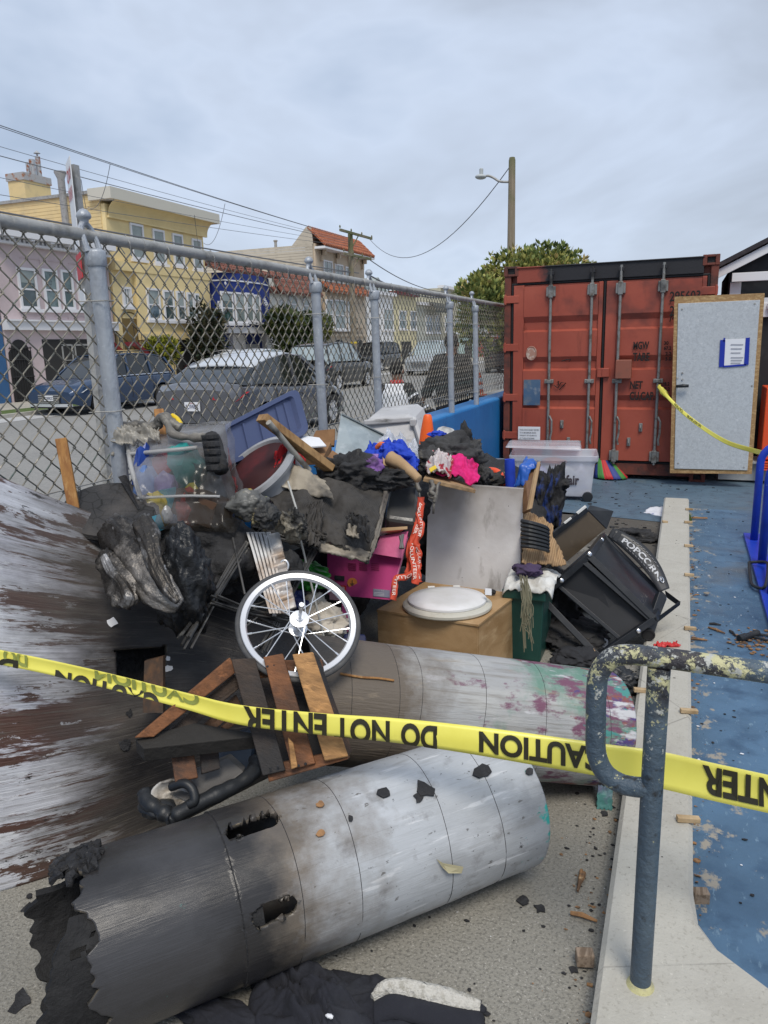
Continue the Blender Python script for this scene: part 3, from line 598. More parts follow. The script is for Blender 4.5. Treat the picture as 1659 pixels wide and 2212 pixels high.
mb = MB(); yl = Xp(93, 760, HX).y; yr = Xp(190, 760, HX).y
mb.bb((HX-.02, yl, 0), (HX+.012, yr, 2.2)); mb.build('garage_opening', DARK, H)
mb = MB()
for yy, w in ((yl+.9, .5), (yl+1.55, .8), (yl+2.4, .5)): mb.bb((HX+.014, yy, .9), (HX+.03, yy+.07, 2.0)); mb.bb((HX+.014, yy+w, .9), (HX+.03, yy+w+.07, 2.0)); mb.bb((HX+.014, yy, 1.95), (HX+.03, yy+w, 2.02)); mb.bb((HX+.014, yy+.1, 1.4), (HX+.03, yy+w, 1.43))
mb.build('inner_door', mat('dim_trim', (.3, .3, .29), .7), H)
ga = Xp(17, 760, HX).y; gb = Xp(66, 760, HX).y; gc = (ga+gb)/2; gw = (gb-ga)/2
mb = MB(); mb.prism([(HX+.01, ga, 0), (HX+.01, gb, 0), (HX+.01, gb, 1.75)]+[(HX+.01, gc+gw*.75*cos(t*pi/8), 1.85+.35*sin(t*pi/8)) for t in range(9)]+[(HX+.01, ga, 1.75)], (.02, 0, 0)); gt = mb.build('gate', DARK, H)
mb = MB()
for i in range(9): y = ga+.05+i*(gb-ga-.1)/8; mb.tube([(HX+.06, y, .05), (HX+.06, y, 1.95)], .015, 5)
for z in (.1, .9, 1.5, 1.9): mb.tube([(HX+.06, ga, z), (HX+.06, gb, z)], .02, 5)
mb.build('gate_bars', GATE, gt)
mb = MB(); mb.tube([(HX+.08, 25.3, 2.9), (HX+.08, 25.3, 5.4)], .045, 8); mb.build('downpipe', mat('pinkish_pipe', (.3, .25, .25), .7), H)
v0 = Xp(130, 372, -23.4); mb = MB(); mb.lathe([(.14, 5.9), (.14, v0.z-.25), (.24, v0.z-.02), (.24, v0.z+.02), (.1, v0.z+.03)], (-23.4, v0.y, 0), k=14); mb.build('vent_pipe', M['galv'], H, smooth='auto')
# neighbour at the far left
H = house('deep blue house corner at the left picture edge beside the pink house', 13.8, 19.88, 5.4, stucco('dusty_blue', (.03, .09, .2)))
# yellow house
YEL = stucco('yellow_stucco', (.56, .45, .235)); YELS = mat('yellow_siding', (.68, .53, .27), .8, layers=[lay((.55, .44, .25), 2, .5, .7), lay((.6, .4, .2), 1, .6, .75)])
H = house('tall yellow three storey house with white cornice and chimney', 25.6, 32.3, 7.5, YEL, depth=14)
mb = MB()
for i in range(14): mb.bb((HX-13.9, 25.585, 5.9+i*.14), (HX-.2, 25.62, 5.9+i*.14+.128))
mb.build('siding_boards', YELS, H, kind='stuff')
mb = MB(); mb.bb((HX-13.9, 25.5, 7.9), (HX-.1, 32.4, 8.02)); mb.build('roof', M['galv'], H)
mb = MB(); mb.bb((HX-14, 25.6, 7.5), (HX-.2, 32.3, 7.9)); mb.build('parapet', YELS, H)
mb = MB(); mb.bb((HX-.6, 25.4, 7.62), (HX+.55, 33.0, 8.06)); mb.build('cornice', mat('cream_cornice', (.55, .53, .46), .7), H)
mb = MB(); mb.grid(lambda u, v: (HX+.03+.5*(1-cos(u*pi/2)), lerp(25.75, 32.6, v), 7.05+.57*sin(u*pi/2)), 6, 1); mb.bb((HX, 25.7, 6.98), (HX+.1, 32.5, 7.05)); mb.build('cove', YEL, H, solid=.02)
mb = MB(); mb.bb((HX+.0, 25.62, 4.95), (HX+.25, 32.4, 5.3)); mb.bb((HX, 26.9, 2.42), (HX+.22, 32.2, 4.95)); mb.bb((HX, 26.9, 2.16), (HX+.3, 31.6, 2.42)); mb.build('bay', YEL, H)
for a in ((296, 522, 28, 76), (343, 533, 25, 73), (384, 540, 22, 68), (425, 550, 20, 66)): win(H, *a, glass=M['glasslight'])
for a in ((331, 657, 28, 68), (364, 660, 23, 66), (390, 661, 18, 64), (411, 663, 15, 62), (425, 664, 10, 60)): win(H, *a, X=HX+.23)
y_ = win(H, 273, 641, 20, 42, X=HX+.0, glass=M['glasslight'], mull=3)
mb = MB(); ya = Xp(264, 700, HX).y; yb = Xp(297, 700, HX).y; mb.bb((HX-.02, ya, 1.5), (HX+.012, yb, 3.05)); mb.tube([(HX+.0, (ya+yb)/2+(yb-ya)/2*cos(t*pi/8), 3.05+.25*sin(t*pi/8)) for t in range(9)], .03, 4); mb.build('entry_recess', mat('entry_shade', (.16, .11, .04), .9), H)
mb = MB(); mb.bb((HX-.02, Xp(376, 748, HX).y, 0), (HX+.012, Xp(432, 748, HX).y, 2.14)); mb.build('garage_opening', DARK, H)
mb = MB(); sy0 = Xp(262, 765, HX+.5).y
for i in range(8): mb.bb((HX+.1, sy0+.1+i*.28, 0), (HX+1.2, sy0+.4+i*.28, 1.75-i*.21))
mb.build('front_steps', YEL, H)
for k, xo in enumerate((HX+1.25, HX+.1)):
    mb = MB(); mb.bar((xo, sy0+.0, 1.98), (xo, sy0+2.6, .35), .2, .16); mb.bb((xo-.1, sy0-.5, 1.9), (xo+.1, sy0+.02, 2.06)); cp_ = mb.build('stair_rail', mat('dark_red_paint', (.16, .02, .025), .5), H)
    mb = MB()
    for i in range(12): y = sy0+i*.22; z = 2.05-i*.138; mb.tube([(xo, y, z), (xo, y, z+.62)], .014, 5)
    mb.tube([(xo, sy0-.05, 2.7), (xo, sy0+2.5, 1.1)], .02, 5); mb.build('baluster', GATE, cp_)
ch = (-26.2, 25.9); c0 = Xp(57, 432, -26.2); c1 = Xp(112, 432, -26.2); zt = Xp(85, 380, -26.2).z
mb = MB(); mb.bb((-27.1, c0.y, 7.5), (-26.2, c1.y, zt-.3)); chm = mb.build('chimney', YELS, H)
mb = MB(); mb.bb((-27.15, c0.y-.05, zt-.3), (-26.15, c1.y+.05, zt)); mb.build('chimney_cap', mat('rusty_cap', (.36, .36, .36), .7, layers=[lay((.3, .13, .06), 4, .55, .65)]), chm)
for xx, t_, r_, hat in ((62, 352, .06, 0), (73, 346, .13, 0), (86, 340, .11, 1), (68, 360, .05, 0)):
    p = Xp(xx, 385, -26.5); t = Xp(xx, t_, -26.5); mb = MB(); mb.lathe([(r_, p.z-.3), (r_, t.z), (r_*.8, t.z+.01)]+([(r_*.3, t.z+.0), (r_*.3, t.z+.12), (r_*1.3, t.z+.13), (.01, t.z+.25)] if hat else []), (-26.5, p.y, 0), k=12); mb.build('flue', mat('rusty_flue', (.38, .4, .42), .6, .3, layers=[lay((.28, .1, .04), 3, .52, .6)]), chm)
# blue house
BLU = stucco('royal_blue', (.012, .028, .15))
H = house('dark royal blue house with white windows and a rounded bay', 32.35, 38.2, 5.3, BLU)
mb = MB(); bx = HX+.1
def bay(z0, z1, e=0): return [(HX-.2, 32.6, z0), (HX+.75+e, 32.75-e, z0), (HX+1.0+e, 34.2, z0), (HX+.95+e, 36, z0), (HX+.55+e, 37.4+e, z0), (HX-.2, 38.1, z0)], (0, 0, z1-z0)
mb.prism(*bay(2.75, 5.35)); mb.build('bay', BLU, H)
mb = MB(); mb.prism(*bay(2.45, 2.75, .08)); mb.prism(*bay(4.95, 5.02, .03)); mb.build('band', M['trim'], H)
tiles(H, 32.4, 38.2, HX-1.2, 6.1, HX+.9, 5.42, TILE2, rows=3)
tiles(H, 38.0, 40.2, HX-.6, 5.6, HX+.2, 4.75, TILE2, 'side_roof', 3)
for a in ((490, 664, 26, 68), (518, 665, 22, 66), (539, 664, 16, 62), (555, 667, 13, 60)): win(H, *a, X=HX+1.03, glass=M['glasslight'] if a[0] > 500 else None)
mb = MB()
for x, y in ((474, 668), (574, 660)):
    p = Xp(x, y, HX+1.06)
    for dz_, dy_ in ((0, 0), (.2, .05), (-.2, .06), (.08, -.12), (.1, .14), (.3, -.05)): mb.box((HX+1.06, p.y+dy_, p.z+dz_), (.03, .1, .16))
for x in (487, 514, 535): p = Xp(x, 612, HX+1.06); mb.box((HX+1.06, p.y, p.z), (.03, .12, .12), Matrix.Rotation(pi/4, 3, 'X'))
mb.build('ornament', M['trim'], H)
mb = MB(); mb.bb((HX, Xp(493, 740, HX).y, 0), (HX+.3, Xp(520, 740, HX).y, 2.4)); mb.bb((HX, Xp(566, 740, HX).y, 0), (HX+.3, 38.1, 2.4)); mb.build('pier', M['trim'], H)
mb = MB(); mb.bb((HX-.02, Xp(528, 750, HX).y, 0), (HX+.05, Xp(560, 750, HX).y, 1.9)); mb.build('garage_door', mat('pale_garage', (.4, .42, .45), .6), H)
# white house
WHI = stucco('cream_white', (.58, .57, .52))
H = house('cream white house with arched windows and old terracotta roof strip', 38.25, 44.3, 5.6, WHI)
tiles(H, 38.9, 44.2, HX-.3, 5.9, HX+.5, 4.75, TILE2, rows=4)
for a in ((633, 676, 20, 40), (661, 678, 15, 38), (610, 680, 12, 36)): win(H, *a, arch=True, glass=M['glasslight'])
mb = MB(); mb.bb((HX-.01, 40, 0), (HX+.012, 43.4, 2.0)); mb.build('garage_opening', DARK, H)
# beige house
BEI = stucco('beige_stucco', (.40, .33, .25)); BES = mat('beige_siding', (.47, .42, .345), .8, layers=[lay((.38, .34, .28), 2, .5, .7)])
H = house('tall beige house with orange tiled mansard edge and lap siding side', 44.35, 52.2, 7.6, BEI, depth=14)
mb = MB()
for i in range(24): mb.bb((HX-13.9, 44.32, 4.0+i*.165), (HX-.15, 44.36, 4.0+i*.165+.15))
mb.add([(HX-1.6, 44.33, 7.95), (HX-.1, 44.33, 7.95), (HX-.2, 44.33, 9.0), (HX-.55, 44.33, 9.0), (HX-1.6, 44.36, 7.95), (HX-.1, 44.36, 7.95), (HX-.2, 44.36, 9.0), (HX-.55, 44.36, 9.0)], [(0, 1, 2, 3), (7, 6, 5, 4), (0, 3, 7, 4), (3, 2, 6, 7), (1, 0, 4, 5), (2, 1, 5, 6)])
mb.build('siding_boards', BES, H, kind='stuff')
mb = MB(); mb.bb((HX-.7, 44.4, 7.6), (HX, 52.2, 8.0)); mb.bb((HX-.6, 44.4, 8), (HX-.3, 52.2, 8.95)); mb.build('parapet', BEI, H)
tiles(H, 44.3, 52.4, HX-.45, 9.0, HX+.75, 7.85, TILE, rows=5)
mb = MB(); mb.bb((HX+.0, 44.3, 7.66), (HX+.75, 52.4, 7.8)); mb.build('eave', M['trim'], H)
for y in (45, 47.2, 49.4, 51.6): mb = MB(); mb.bb((HX, y, 7.0), (HX+.18, y+.2, 7.65)); mb.bb((HX+.1, y, 7.35), (HX+.4, y+.2, 7.65)); mb.build('bracket', BEI, H)
for a in ((708, 590, 19, 54), (732, 597, 17, 52), (753, 602, 14, 50)): win(H, *a, glass=M['glasslight'], mull=1)
for a in ((711, 678, 15, 62), (734, 680, 24, 64), (757, 682, 12, 60)): win(H, *a, X=HX+.3, glass=M['glasslight'])
mb = MB(); mb.bb((HX, 45.2, 2.9), (HX+.28, 51.4, 5.1)); mb.bb((HX, 44.5, 2.3), (HX+.12, 52.1, 2.5)); mb.build('bay', BEI, H)
tiles(H, 45.0, 51.8, HX+.05, 5.7, HX+.75, 5.12, TILE, 'awning', 3)
for xa, xb in ((694, 707), (722, 746), (770, 786)):
    mb = MB(); y0 = Xp(xa, 790, HX).y; y1 = Xp(xb, 790, HX).y; c = (y0+y1)/2; r_ = (y1-y0)/2; mb.prism([(HX+.005, y0, 0), (HX+.005, y1, 0)]+[(HX+.005, c+r_*cos(t*pi/8), 1.7+.4*sin(t*pi/8)) for t in range(9)], (.02, 0, 0)); mb.build('doorway', DARK, H)
mb = MB(); p = Xp(595, 520, HX-5); mb.lathe([(.1, 7.5), (.1, p.z-.1), (.17, p.z), (.08, p.z+.05)], (HX-5, p.y, 0), k=10); mb.build('vent_pipe', M['galv'], H)
# smaller houses further along
FAR = [('white house with a green grey gable beyond the beige house', (.62, .63, .65), 52.4, 57.9, 5.4, [(838, 690, 22, 46), (812, 688, 14, 46)], None),
       ('cream house with a maroon roof edge and two sash windows', (.50, .45, .28), 58.0, 63.5, 5.6, [(869, 691, 15, 40), (892, 692, 13, 40)], (.14, .03, .03)),
       ('grey green house with a dark domed awning over its window', (.33, .34, .30), 63.6, 70.5, 5.0, [(926, 700, 14, 38), (944, 700, 11, 38)], None),
       ('pale mint green house seen past the fence post', (.38, .50, .47), 77, 84, 5.4, [(986, 705, 9, 30)], None),
       ('brick red house between mint and light blue houses', (.27, .07, .045), 84.2, 95, 5.2, [(1003, 712, 12, 26)], None),
       ('light blue house with white windows by the container', (.17, .33, .68), 95.3, 110, 5.0, [(1040, 718, 14, 24), (1050, 718, 6, 24)], None),
       ('sand coloured house furthest along the street', (.5, .45, .35), 110.3, 135, 6.2, [(1066, 715, 12, 20)], None),
       ('olive grey house between the domed awning and the mint house', (.36, .34, .26), 70.7, 76.8, 6.8, [(965, 700, 10, 34)], None)]
for k, (lb, c, y0, y1, h, ws, edge) in enumerate(FAR):
    H = house(lb, y0, y1, h, stucco('stucco', c))
    for a in ws: win(H, *a, glass=M['glasslight'] if k in (0, 5) else None, mull=1 if k == 5 else 0)
    mb = MB(); mb.bb((HX-.3, y0, h), (HX+.35, y1, h+.25)); mb.build('cornice', mat('edge', edge, .7) if edge else M['trim'], H)
    mb = MB(); mb.bb((HX-.01, lerp(y0, y1, .3), 0), (HX+.012, lerp(y0, y1, .75), 1.9)); mb.build('garage_opening', DARK, H)
    if k == 0: mb = MB(); mb.prism([(HX-3, y0, h), (HX-3, y1, h), (HX-3, (y0+y1)/2, h+1.3)], (2.9, 0, 0)); mb.build('gable', stucco('gable_grey', (.25, .28, .27)), H)
    if k == 1: mb = MB(); mb.lathe([(.2, h), (.2, h+.9), (.25, h+.95)], (HX-3, y0+3, 0), k=10); mb.build('chimney', TILE2, H)
    if k == 2:
        p = Xp(934, 663, HX); mb = MB(); mb.grid(lambda u, v: (HX+1.1*sin(u*pi/2), p.y+2.4*cos(v*pi)*(1-.25*(1-sin(u*pi/2))), p.z-.55+.95*cos(u*pi/2)), 6, 8); mb.build('awning', mat('dark_canvas', (.05, .055, .05), .8), H, solid=.03)
# shrubs
G1 = [lf('leaf_dark', (.022, .035, .012)), lf('leaf_mid', (.045, .062, .02)), lf('leaf_olive', (.095, .10, .028))]
G2 = [lf('leaf_lime_dark', (.06, .08, .012)), lf('leaf_lime', (.16, .17, .02)), lf('leaf_lime_light', (.25, .23, .03))]
G3 = [lf('leaf_deep', (.02, .032, .02)), lf('leaf_brown', (.05, .045, .025)), lf('leaf_grey', (.055, .065, .035))]
G4 = [lf('tree_dark', (.07, .10, .03)), lf('tree_mid', (.16, .19, .06)), lf('tree_olive', (.24, .24, .07)), lf('tree_bronze', (.34, .27, .11))]
p = Xp(645, 718, -19.5); bush('street_tree', p, (1.4, 2.6, 1.2), 'round clipped olive green street tree in front of the white house', G1, 2600, .34, 'tree', 0., 3)
p = Xp(452, 724, -20.6); bush('tall_shrub', p, (.75, .95, 1.45), 'tall dark brownish shrub between yellow and blue houses', G3, 1500, .22, 'shrub', 0., 5)
p = Xp(349, 757, -20.6); bush('lime_bush', p, (.7, .9, .62), 'lime green bush beside the red stair rail', G2, 900, .17, 'bush', 0., 6)
p = Yp(1105, 592, 22.0); bush('olive_tree', V((p.x+.1, 22, p.z-.75)), (1.95, 1.9, 1.6), 'bushy olive and bronze leaved tree behind the container', G4, 9000, .15, 'tree', 0., 11, .9, 8)

# ================================================================== parked cars
PAINT = lambda n, c, r=.25: mat(n, c, r, .25, coat=.6)
CG = mat('car_glass', (.012, .015, .017), .05, spec=.8)
CGL = mat('car_glass_sky', (.25, .31, .33), .08, spec=.8, layers=[lay((.4, .46, .48), 1.5, .4, .7)])
def car(label, loc, rz, paint, P, cat='car', plate=None, rail=False, grille=False, shade=None, name='parked_car', glass=None, lampcol=None):
    # P: length L, width W, stations (x, z) hood->roof->tail
    L_, W_, Ht = P['L'], P['W'], P['H']; hl, hw = L_/2, W_/2
    root = empty(name, loc, label, cat, 'parked cars on the street', rz); kw = dict(local=True)
    belt = P['belt']; prof = P['prof']     # belt/hood line: (x, z); greenhouse outline prof
    mb = MB(); st = []
    nst = 36
    def ip(T, x):
        for i in range(len(T)-1):
            if T[i][0] <= x <= T[i+1][0]: t = (x-T[i][0])/(T[i+1][0]-T[i][0]); t = t*t*(3-2*t)*.5+t*.5; return lerp(T[i][1], T[i+1][1], t)
        return T[-1][1] if x > T[-1][0] else T[0][1]
    wheels = P['wheels']; wr = P['wr']
    def sect(x):
        e = abs(x)/hl; pl = hw*(1-.16*max(0, (e-.72)/.28)**2.2)
        zt = ip(belt, x); zb = .24+.12*max(0, (e-.85)/.15)
        lo = zb
        for wx in wheels:
            d = abs(x-wx)
            if d < wr+.07: lo = max(lo, .33+math.sqrt((wr+.07)**2-d*d)-.02)
        return pl, zt, zb, lo
    rows = []
    for i in range(nst*2+1):
        x = -hl+L_*i/(nst*2); pl, zt, zb, lo = sect(x); mid = lerp(zb, zt, .55)
        lo2 = min(lo, zt-.08)
        rows.append([(x, pl*.94, lo2), (x, pl, max(mid, lo2+.02)), (x, pl*.975, max(zt-.07, lo2+.04)), (x, pl*.9, zt-.005), (x, pl*.5, zt+.03), (x, 0, zt+.04)])
    for s in (1, -1):
        b_ = len(mb.v); k = 6
        for r_ in rows: mb.v += [V((p[0], s*p[1], p[2])) for p in r_]
        for i in range(len(rows)-1):
            for j in range(k-1):
                a = b_+i*k+j; f = (a, a+1, a+k+1, a+k); mb.f.append(f if s < 0 else f[::-1]); mb.m.append(0)
        for e_, r_ in ((0, 0), (1, len(rows)-1)):
            a = b_+r_*k; mb.f.append(tuple(a+j for j in range(k))+(len(mb.v),)); mb.v.append(V((rows[r_][0][0], 0, rows[r_][0][2]))); mb.m.append(0)
    body = mb.build('body', paint, root, smooth='auto', **kw)
    # greenhouse
    mb = MB(); xs = [p[0] for p in prof]
    gw = P.get('gw', .80); ring = []
    for s in (1, -1):
        top = [V((x, s*hw*(gw-.05), z)) for x, z in prof]; bot = [V((x, s*hw*.93, ip(belt, x)-.02)) for x, z in prof]
        ring.append((top, bot))
    n_ = len(prof)
    mb.add(ring[0][0]+ring[0][1]+ring[1][0]+ring[1][1], [(i, i+1, n_+i+1, n_+i) for i in range(n_-1)]+[(2*n_+i+1, 2*n_+i, 3*n_+i, 3*n_+i+1) for i in range(n_-1)]+[(i+1, i, 2*n_+i, 2*n_+i+1) for i in range(n_-1)])
    mb.build('windows', glass or CG, root, smooth='auto', **kw)
    r0, r1 = P['roof']
    mb = MB(); A = [p for p in prof if r0-.01 <= p[0] <= r1+.01]
    mb.grid(lambda u, v: (lerp(A[0][0], A[-1][0], u), lerp(-1, 1, v)*hw*(gw-.03), ip(A, lerp(A[0][0], A[-1][0], u))+.012+.035*(1-(2*v-1)**2)), 10, 8)
    mb.build('roof', shade or paint, root, smooth=True, solid=.03, so=-1, **kw)
    for s in (1, -1):
        for (x0, z0), (x1, z1) in P['pillars']: mb = MB(); mb.bar((x0, s*hw*.935, ip(belt, x0)-.01 if z0 is None else z0), (x1, s*hw*(gw-.035), z1), .07, .05, (0, 1, 0)); mb.build('pillar', paint, root, **kw)
    for s in (1, -1): mb = MB(); mb.blob((P['mir'], s*(hw+.06), ip(belt, P['mir'])+.08), (.07, .12, .075), 2, .05); mb.build('mirror', paint, root, smooth=True, **kw)
    for wx in wheels:
        for s in (1, -1):
            w_ = MB(); c = V((wx, s*(hw-.11), .33)); w_.lathe([(wr*.66, -.1), (wr*.94, -.1), (wr, -.06), (wr, .06), (wr*.94, .1), (wr*.66, .1), (wr*.66, -.1)], c, (0, s, 0), 24); wo = w_.build('wheel', M['darkrubber'], root, smooth='auto', **kw)
            w_ = MB(); w_.lathe([(wr*.66, -.05), (wr*.66, .085), (wr*.60, .085), (wr*.58, .04), (.001, .04)], c, (0, s, 0), 24)
            for q in range(5):
                a = q*2*pi/5
                for da in (-.13, .13): w_.bar(c+V((cos(a+da*2)*.06, s*.07, sin(a+da*2)*.06)), c+V((cos(a+da)*wr*.62, s*.08, sin(a+da)*wr*.62)), .035, .03, (0, 1, 0))
            w_.build('rim', M['alu'], wo, **kw)
    zl = ip(belt, hl*.93)
    for s in (1, -1):
        mb = MB(); mb.quad([(hl*.965, s*hw*.55, zl-.2), (hl*.86, s*hw*.97, zl-.14), (hl*.78, s*hw*.985, zl-.05), (hl*.93, s*hw*.6, zl-.07)], (.7, s*.7, 0), .03); mb.build('headlight', mat('headlamp', lampcol or (.6, .62, .62), .1, .2), root, **kw)
        zr = ip(belt, -hl*.95)
        mb = MB(); mb.quad([(-hl*1.0, s*hw*.42, zr-.2), (-hl*.955, s*hw*.86, zr-.24), (-hl*.84, s*hw*.99, zr-.08), (-hl*.985, s*hw*.45, zr-.12)], (-.8, s*.6, 0), .03); mb.build('tail_light', mat('tail_lamp', (.3, .012, .015), .15), root, **kw)
    if grille:
        mb = MB(); gh = zl-.42
        mb.bb((hl*.99, -hw*.42, gh), (hl*1.01, hw*.42, gh+.24))
        g_ = mb.build('grille', M['darkrubber'], root, **kw); mb = MB()
        for i in range(5): mb.bb((hl*1.01, -hw*.4, gh+.01+i*.052), (hl*1.015+.01, hw*.4, gh+.03+i*.052))
        mb.build('grille_bars', M['chrome'], g_, **kw)
        mb = MB(); mb.bb((hl*.97, -hw*.8, .26), (hl*1.005, hw*.8, .34)); mb.build('bumper_strip', M['alu'], root, **kw)
    if rail:
        mb = MB()
        for s in (1, -1): mb.tube([(r0+.2, s*hw*.7, P['prof'][2][1]+.03), (r0+.3, s*hw*.7, Ht+.06), (r1-.3, s*hw*.7, Ht+.06), (r1-.15, s*hw*.7, Ht+.0)], .018, 6)
        mb.build('roof_rail', M['blackplastic'], root, **kw)
    gapm = bpy.data.materials.get('panel_gap') or mat('panel_gap', (.008, .008, .008), .6)
    for s in (1, -1):
        for gx in P['gaps']:
            mb = MB(); q = []
            for i in range(7): z = lerp(.36, ip(belt, gx)-.07, i/6); pl, zt_, zb_, lo_ = sect(gx); md = lerp(zb_, zt_, .55); q.append((gx, s*(pl*(lerp(.94, 1, min(1, (z-zb_)/(md-zb_))) if z < md else lerp(1, .975, (z-md)/(zt_-.07-md)))+.003), z))
            mb.tube(q, .008, 4); mb.build('door_gap', gapm, root, **kw)
        for gx in P['gaps'][1:]: mb = MB(); pl, zt_, zb_, lo_ = sect(gx+.18); mb.bb((gx+.1, s*(pl*.985), zt_-.20), (gx+.28, s*(pl*.985+.035), zt_-.165)); mb.build('door_handle', paint, root, bevel=.008, **kw)
        mb = MB(); mb.tube([(x_, s*hw*.945, ip(belt, x_)-.005) for x_ in [lerp(r0-.2, 1.2, i/14) for i in range(15)]], .014, 4); mb.build('window_trim', M['chrome'] if rail else gapm, root, **kw)
    mb = MB(); mb.bb((-hl*.985, -hw*.8, .22), (-hl*1.0, hw*.8, .42)); mb.bb((hl*.985, -hw*.8, .22), (hl*.998, hw*.8, .42)); mb.build('bumper', M['blackplastic'], root, **kw)
    if plate:
        e, x_ = plate; sgn = 1 if e == 'f' else -1; xx = sgn*hl*1.012; zc = .50 if e == 'f' else .72
        mb = MB(); mb.bb((xx-.01, -.16, zc-.08), (xx+.01, .16, zc+.08)); pl_ = mb.build('number_plate', M['paper'], root, **kw)
        mb = MB(); rect_text(mb, x_, (xx+sgn*.012, -sgn*.135, zc-.045), (0, sgn*.27, 0), (0, 0, .085), .02); mb.build('plate_lettering', mat('plate_blue', (.02, .03, .12), .5), pl_, **kw)
        if e == 'r':
            mb = MB(); rect_text(mb, 'California', (xx-.012, .06, zc+.05), (0, -.12, 0), (0, 0, .024), .0); mb.build('plate_script', mat('plate_red', (.35, .03, .03), .5), pl_, **kw)
    return root
WAG = dict(L=4.8, W=1.84, H=1.66, belt=[(-2.4, .93), (-1.9, 1.03), (0, 1.02), (.95, 1.0), (1.5, .94), (2.15, .82), (2.4, .66)], prof=[(-2.05, 1.08), (-1.75, 1.5), (-1.3, 1.6), (-.3, 1.65), (.35, 1.6), (.7, 1.42), (1.35, .98)], roof=(-1.75, .35), pillars=[((1.3, None), (.38, 1.58)), ((.1, None), (.02, 1.6)), ((-.95, None), (-.95, 1.6)), ((-2.1, None), (-1.8, 1.5))], wheels=(-1.4, 1.36), wr=.34, gaps=(1.02, .02, -.95), mir=.85)
SED = dict(L=4.75, W=1.92, H=1.6, belt=[(-2.37, .98), (-2.15, 1.1), (-1.3, 1.06), (0, .99), (.95, .97), (1.5, .9), (2.1, .76), (2.37, .58)], prof=[(-2.1, 1.12), (-1.5, 1.37), (-.9, 1.52), (-.2, 1.6), (.35, 1.55), (.8, 1.35), (1.55, .9)], roof=(-1.5, .35), pillars=[((1.5, None), (.38, 1.53)), ((-.15, None), (-.15, 1.58)), ((-1.9, None), (-1.2, 1.44))], wheels=(-1.42, 1.45), wr=.35, gaps=(1.05, -.1, -1.0), mir=.95)
SUV = dict(L=4.9, W=1.95, H=1.85, belt=[(-2.45, 1.02), (-1.9, 1.12), (0, 1.1), (.95, 1.08), (1.5, 1.05), (2.2, .96), (2.45, .75)], prof=[(-2.3, 1.2), (-2.05, 1.7), (-1.5, 1.8), (-.3, 1.84), (.35, 1.78), (.65, 1.6), (1.2, 1.08)], roof=(-2.05, .35), pillars=[((1.15, None), (.38, 1.76)), ((.05, None), (0, 1.8)), ((-1.0, None), (-1.0, 1.8)), ((-2.2, None), (-2.05, 1.7))], wheels=(-1.45, 1.45), wr=.38, gaps=(1.0, .0, -1.0), mir=.85)
g = Zp(150, 893); 
car('blue estate car facing left with roof rails parked before the pink house', (-16.35, 18.45, -.02), -pi/2, PAINT('blue_paint', (.022, .048, .105)), WAG, plate=('f', '7TPR427'), rail=True, grille=True)
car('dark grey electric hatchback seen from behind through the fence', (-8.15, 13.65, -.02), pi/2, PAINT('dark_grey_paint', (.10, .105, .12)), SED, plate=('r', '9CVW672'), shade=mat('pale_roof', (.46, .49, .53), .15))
car('white car parked behind the blue estate car', (-14.6, 24.5, -.02), pi/2, PAINT('white_car_paint', (.62, .65, .67)), WAG, glass=CGL)
car('black sport utility vehicle parked under the round street tree', (-13.6, 28.6, -.02), pi/2, PAINT('black_paint', (.018, .02, .022)), SUV, glass=CGL)
car('silver sport utility vehicle with bright grille facing the camera', (-13.6, 42.0, -.02), -pi/2, PAINT('silver_paint', (.36, .39, .41)), SUV, grille=True, glass=CGL)
car('dark car in the garage opening of the yellow house', (-19.6, 30.6, .03), 0, PAINT('black_car_paint', (.03, .03, .035)), SED, shade=PAINT('white_roof', (.6, .6, .6)))
car('dark pickup with a red stripe near the container', (-9.6, 44.0, -.02), pi/2, PAINT('charcoal_paint', (.04, .04, .045)), SUV, shade=PAINT('red_stripe', (.2, .03, .03)))
car('black car parked by the beige house doorway', (-18.9, 46.5, .03), -pi/2, PAINT('ink_paint', (.02, .022, .025)), SUV)

# ================================================================== poles, wires, cone, sign
WOODP = mat('weathered_pole', (.20, .165, .12), .9, layers=[lay((.27, .23, .17), 3, .45, .65, st=(8, 8, .4)), lay((.12, .13, .06), 1, .5, .7, ax=2, a=3, b=8, gw=.4)], bump=.4, bs=12, bst=(8, 8, .5))
lp = Yp(1105, 455, 24.0); zt = Yp(1106, 340, 24.0).z
pole = empty('street_lamp', (lp.x, 24.0, 0), 'wooden street lamp pole with curved arm rising behind the container', 'street lamp')
mb = MB(); mb.tube([(lp.x, 24, 0), (lp.x, 24, zt-.08), (lp.x, 24, zt)], [.15, .10, .08], 14); mb.build('pole', WOODP, pole, smooth='auto')
A = [Yp(x, y, 24.0) for x, y in ((1102, 393), (1080, 392), (1066, 384), (1056, 380), (1050, 380))]
mb = MB(); mb.tube(spline(A, 5), .035, 8); mb.tube([A[0]+V((0, 0, -.02)), A[0]+V((.12, 0, -.02))], .06, 8); mb.build('arm', M['galv'], pole, smooth=True)
mb = MB(); h0 = Yp(1050, 379, 24.0); h1 = Yp(1027, 385, 24.0); mb.blob(lerp(h0, h1, .5), ((h1-h0).length*.52, .17, .075), 3, .0, R=Matrix.Rotation(.05, 3, 'Y')); mb.lathe([(.06, 0), (.06, .16), (.04, .18)], lerp(h0, h1, .45)+V((0, 0, .06)), k=10); mb.build('lamp_head', mat('lamp_grey', (.42, .45, .46), .5), pole, smooth='auto')
u = Xp(763, 700, -18.0); uy = u.y; uz = Xp(763, 507, -18).z
up_ = empty('utility_pole', (-18, uy, 0), 'wooden utility pole with two crossarms in front of the beige house', 'utility pole')
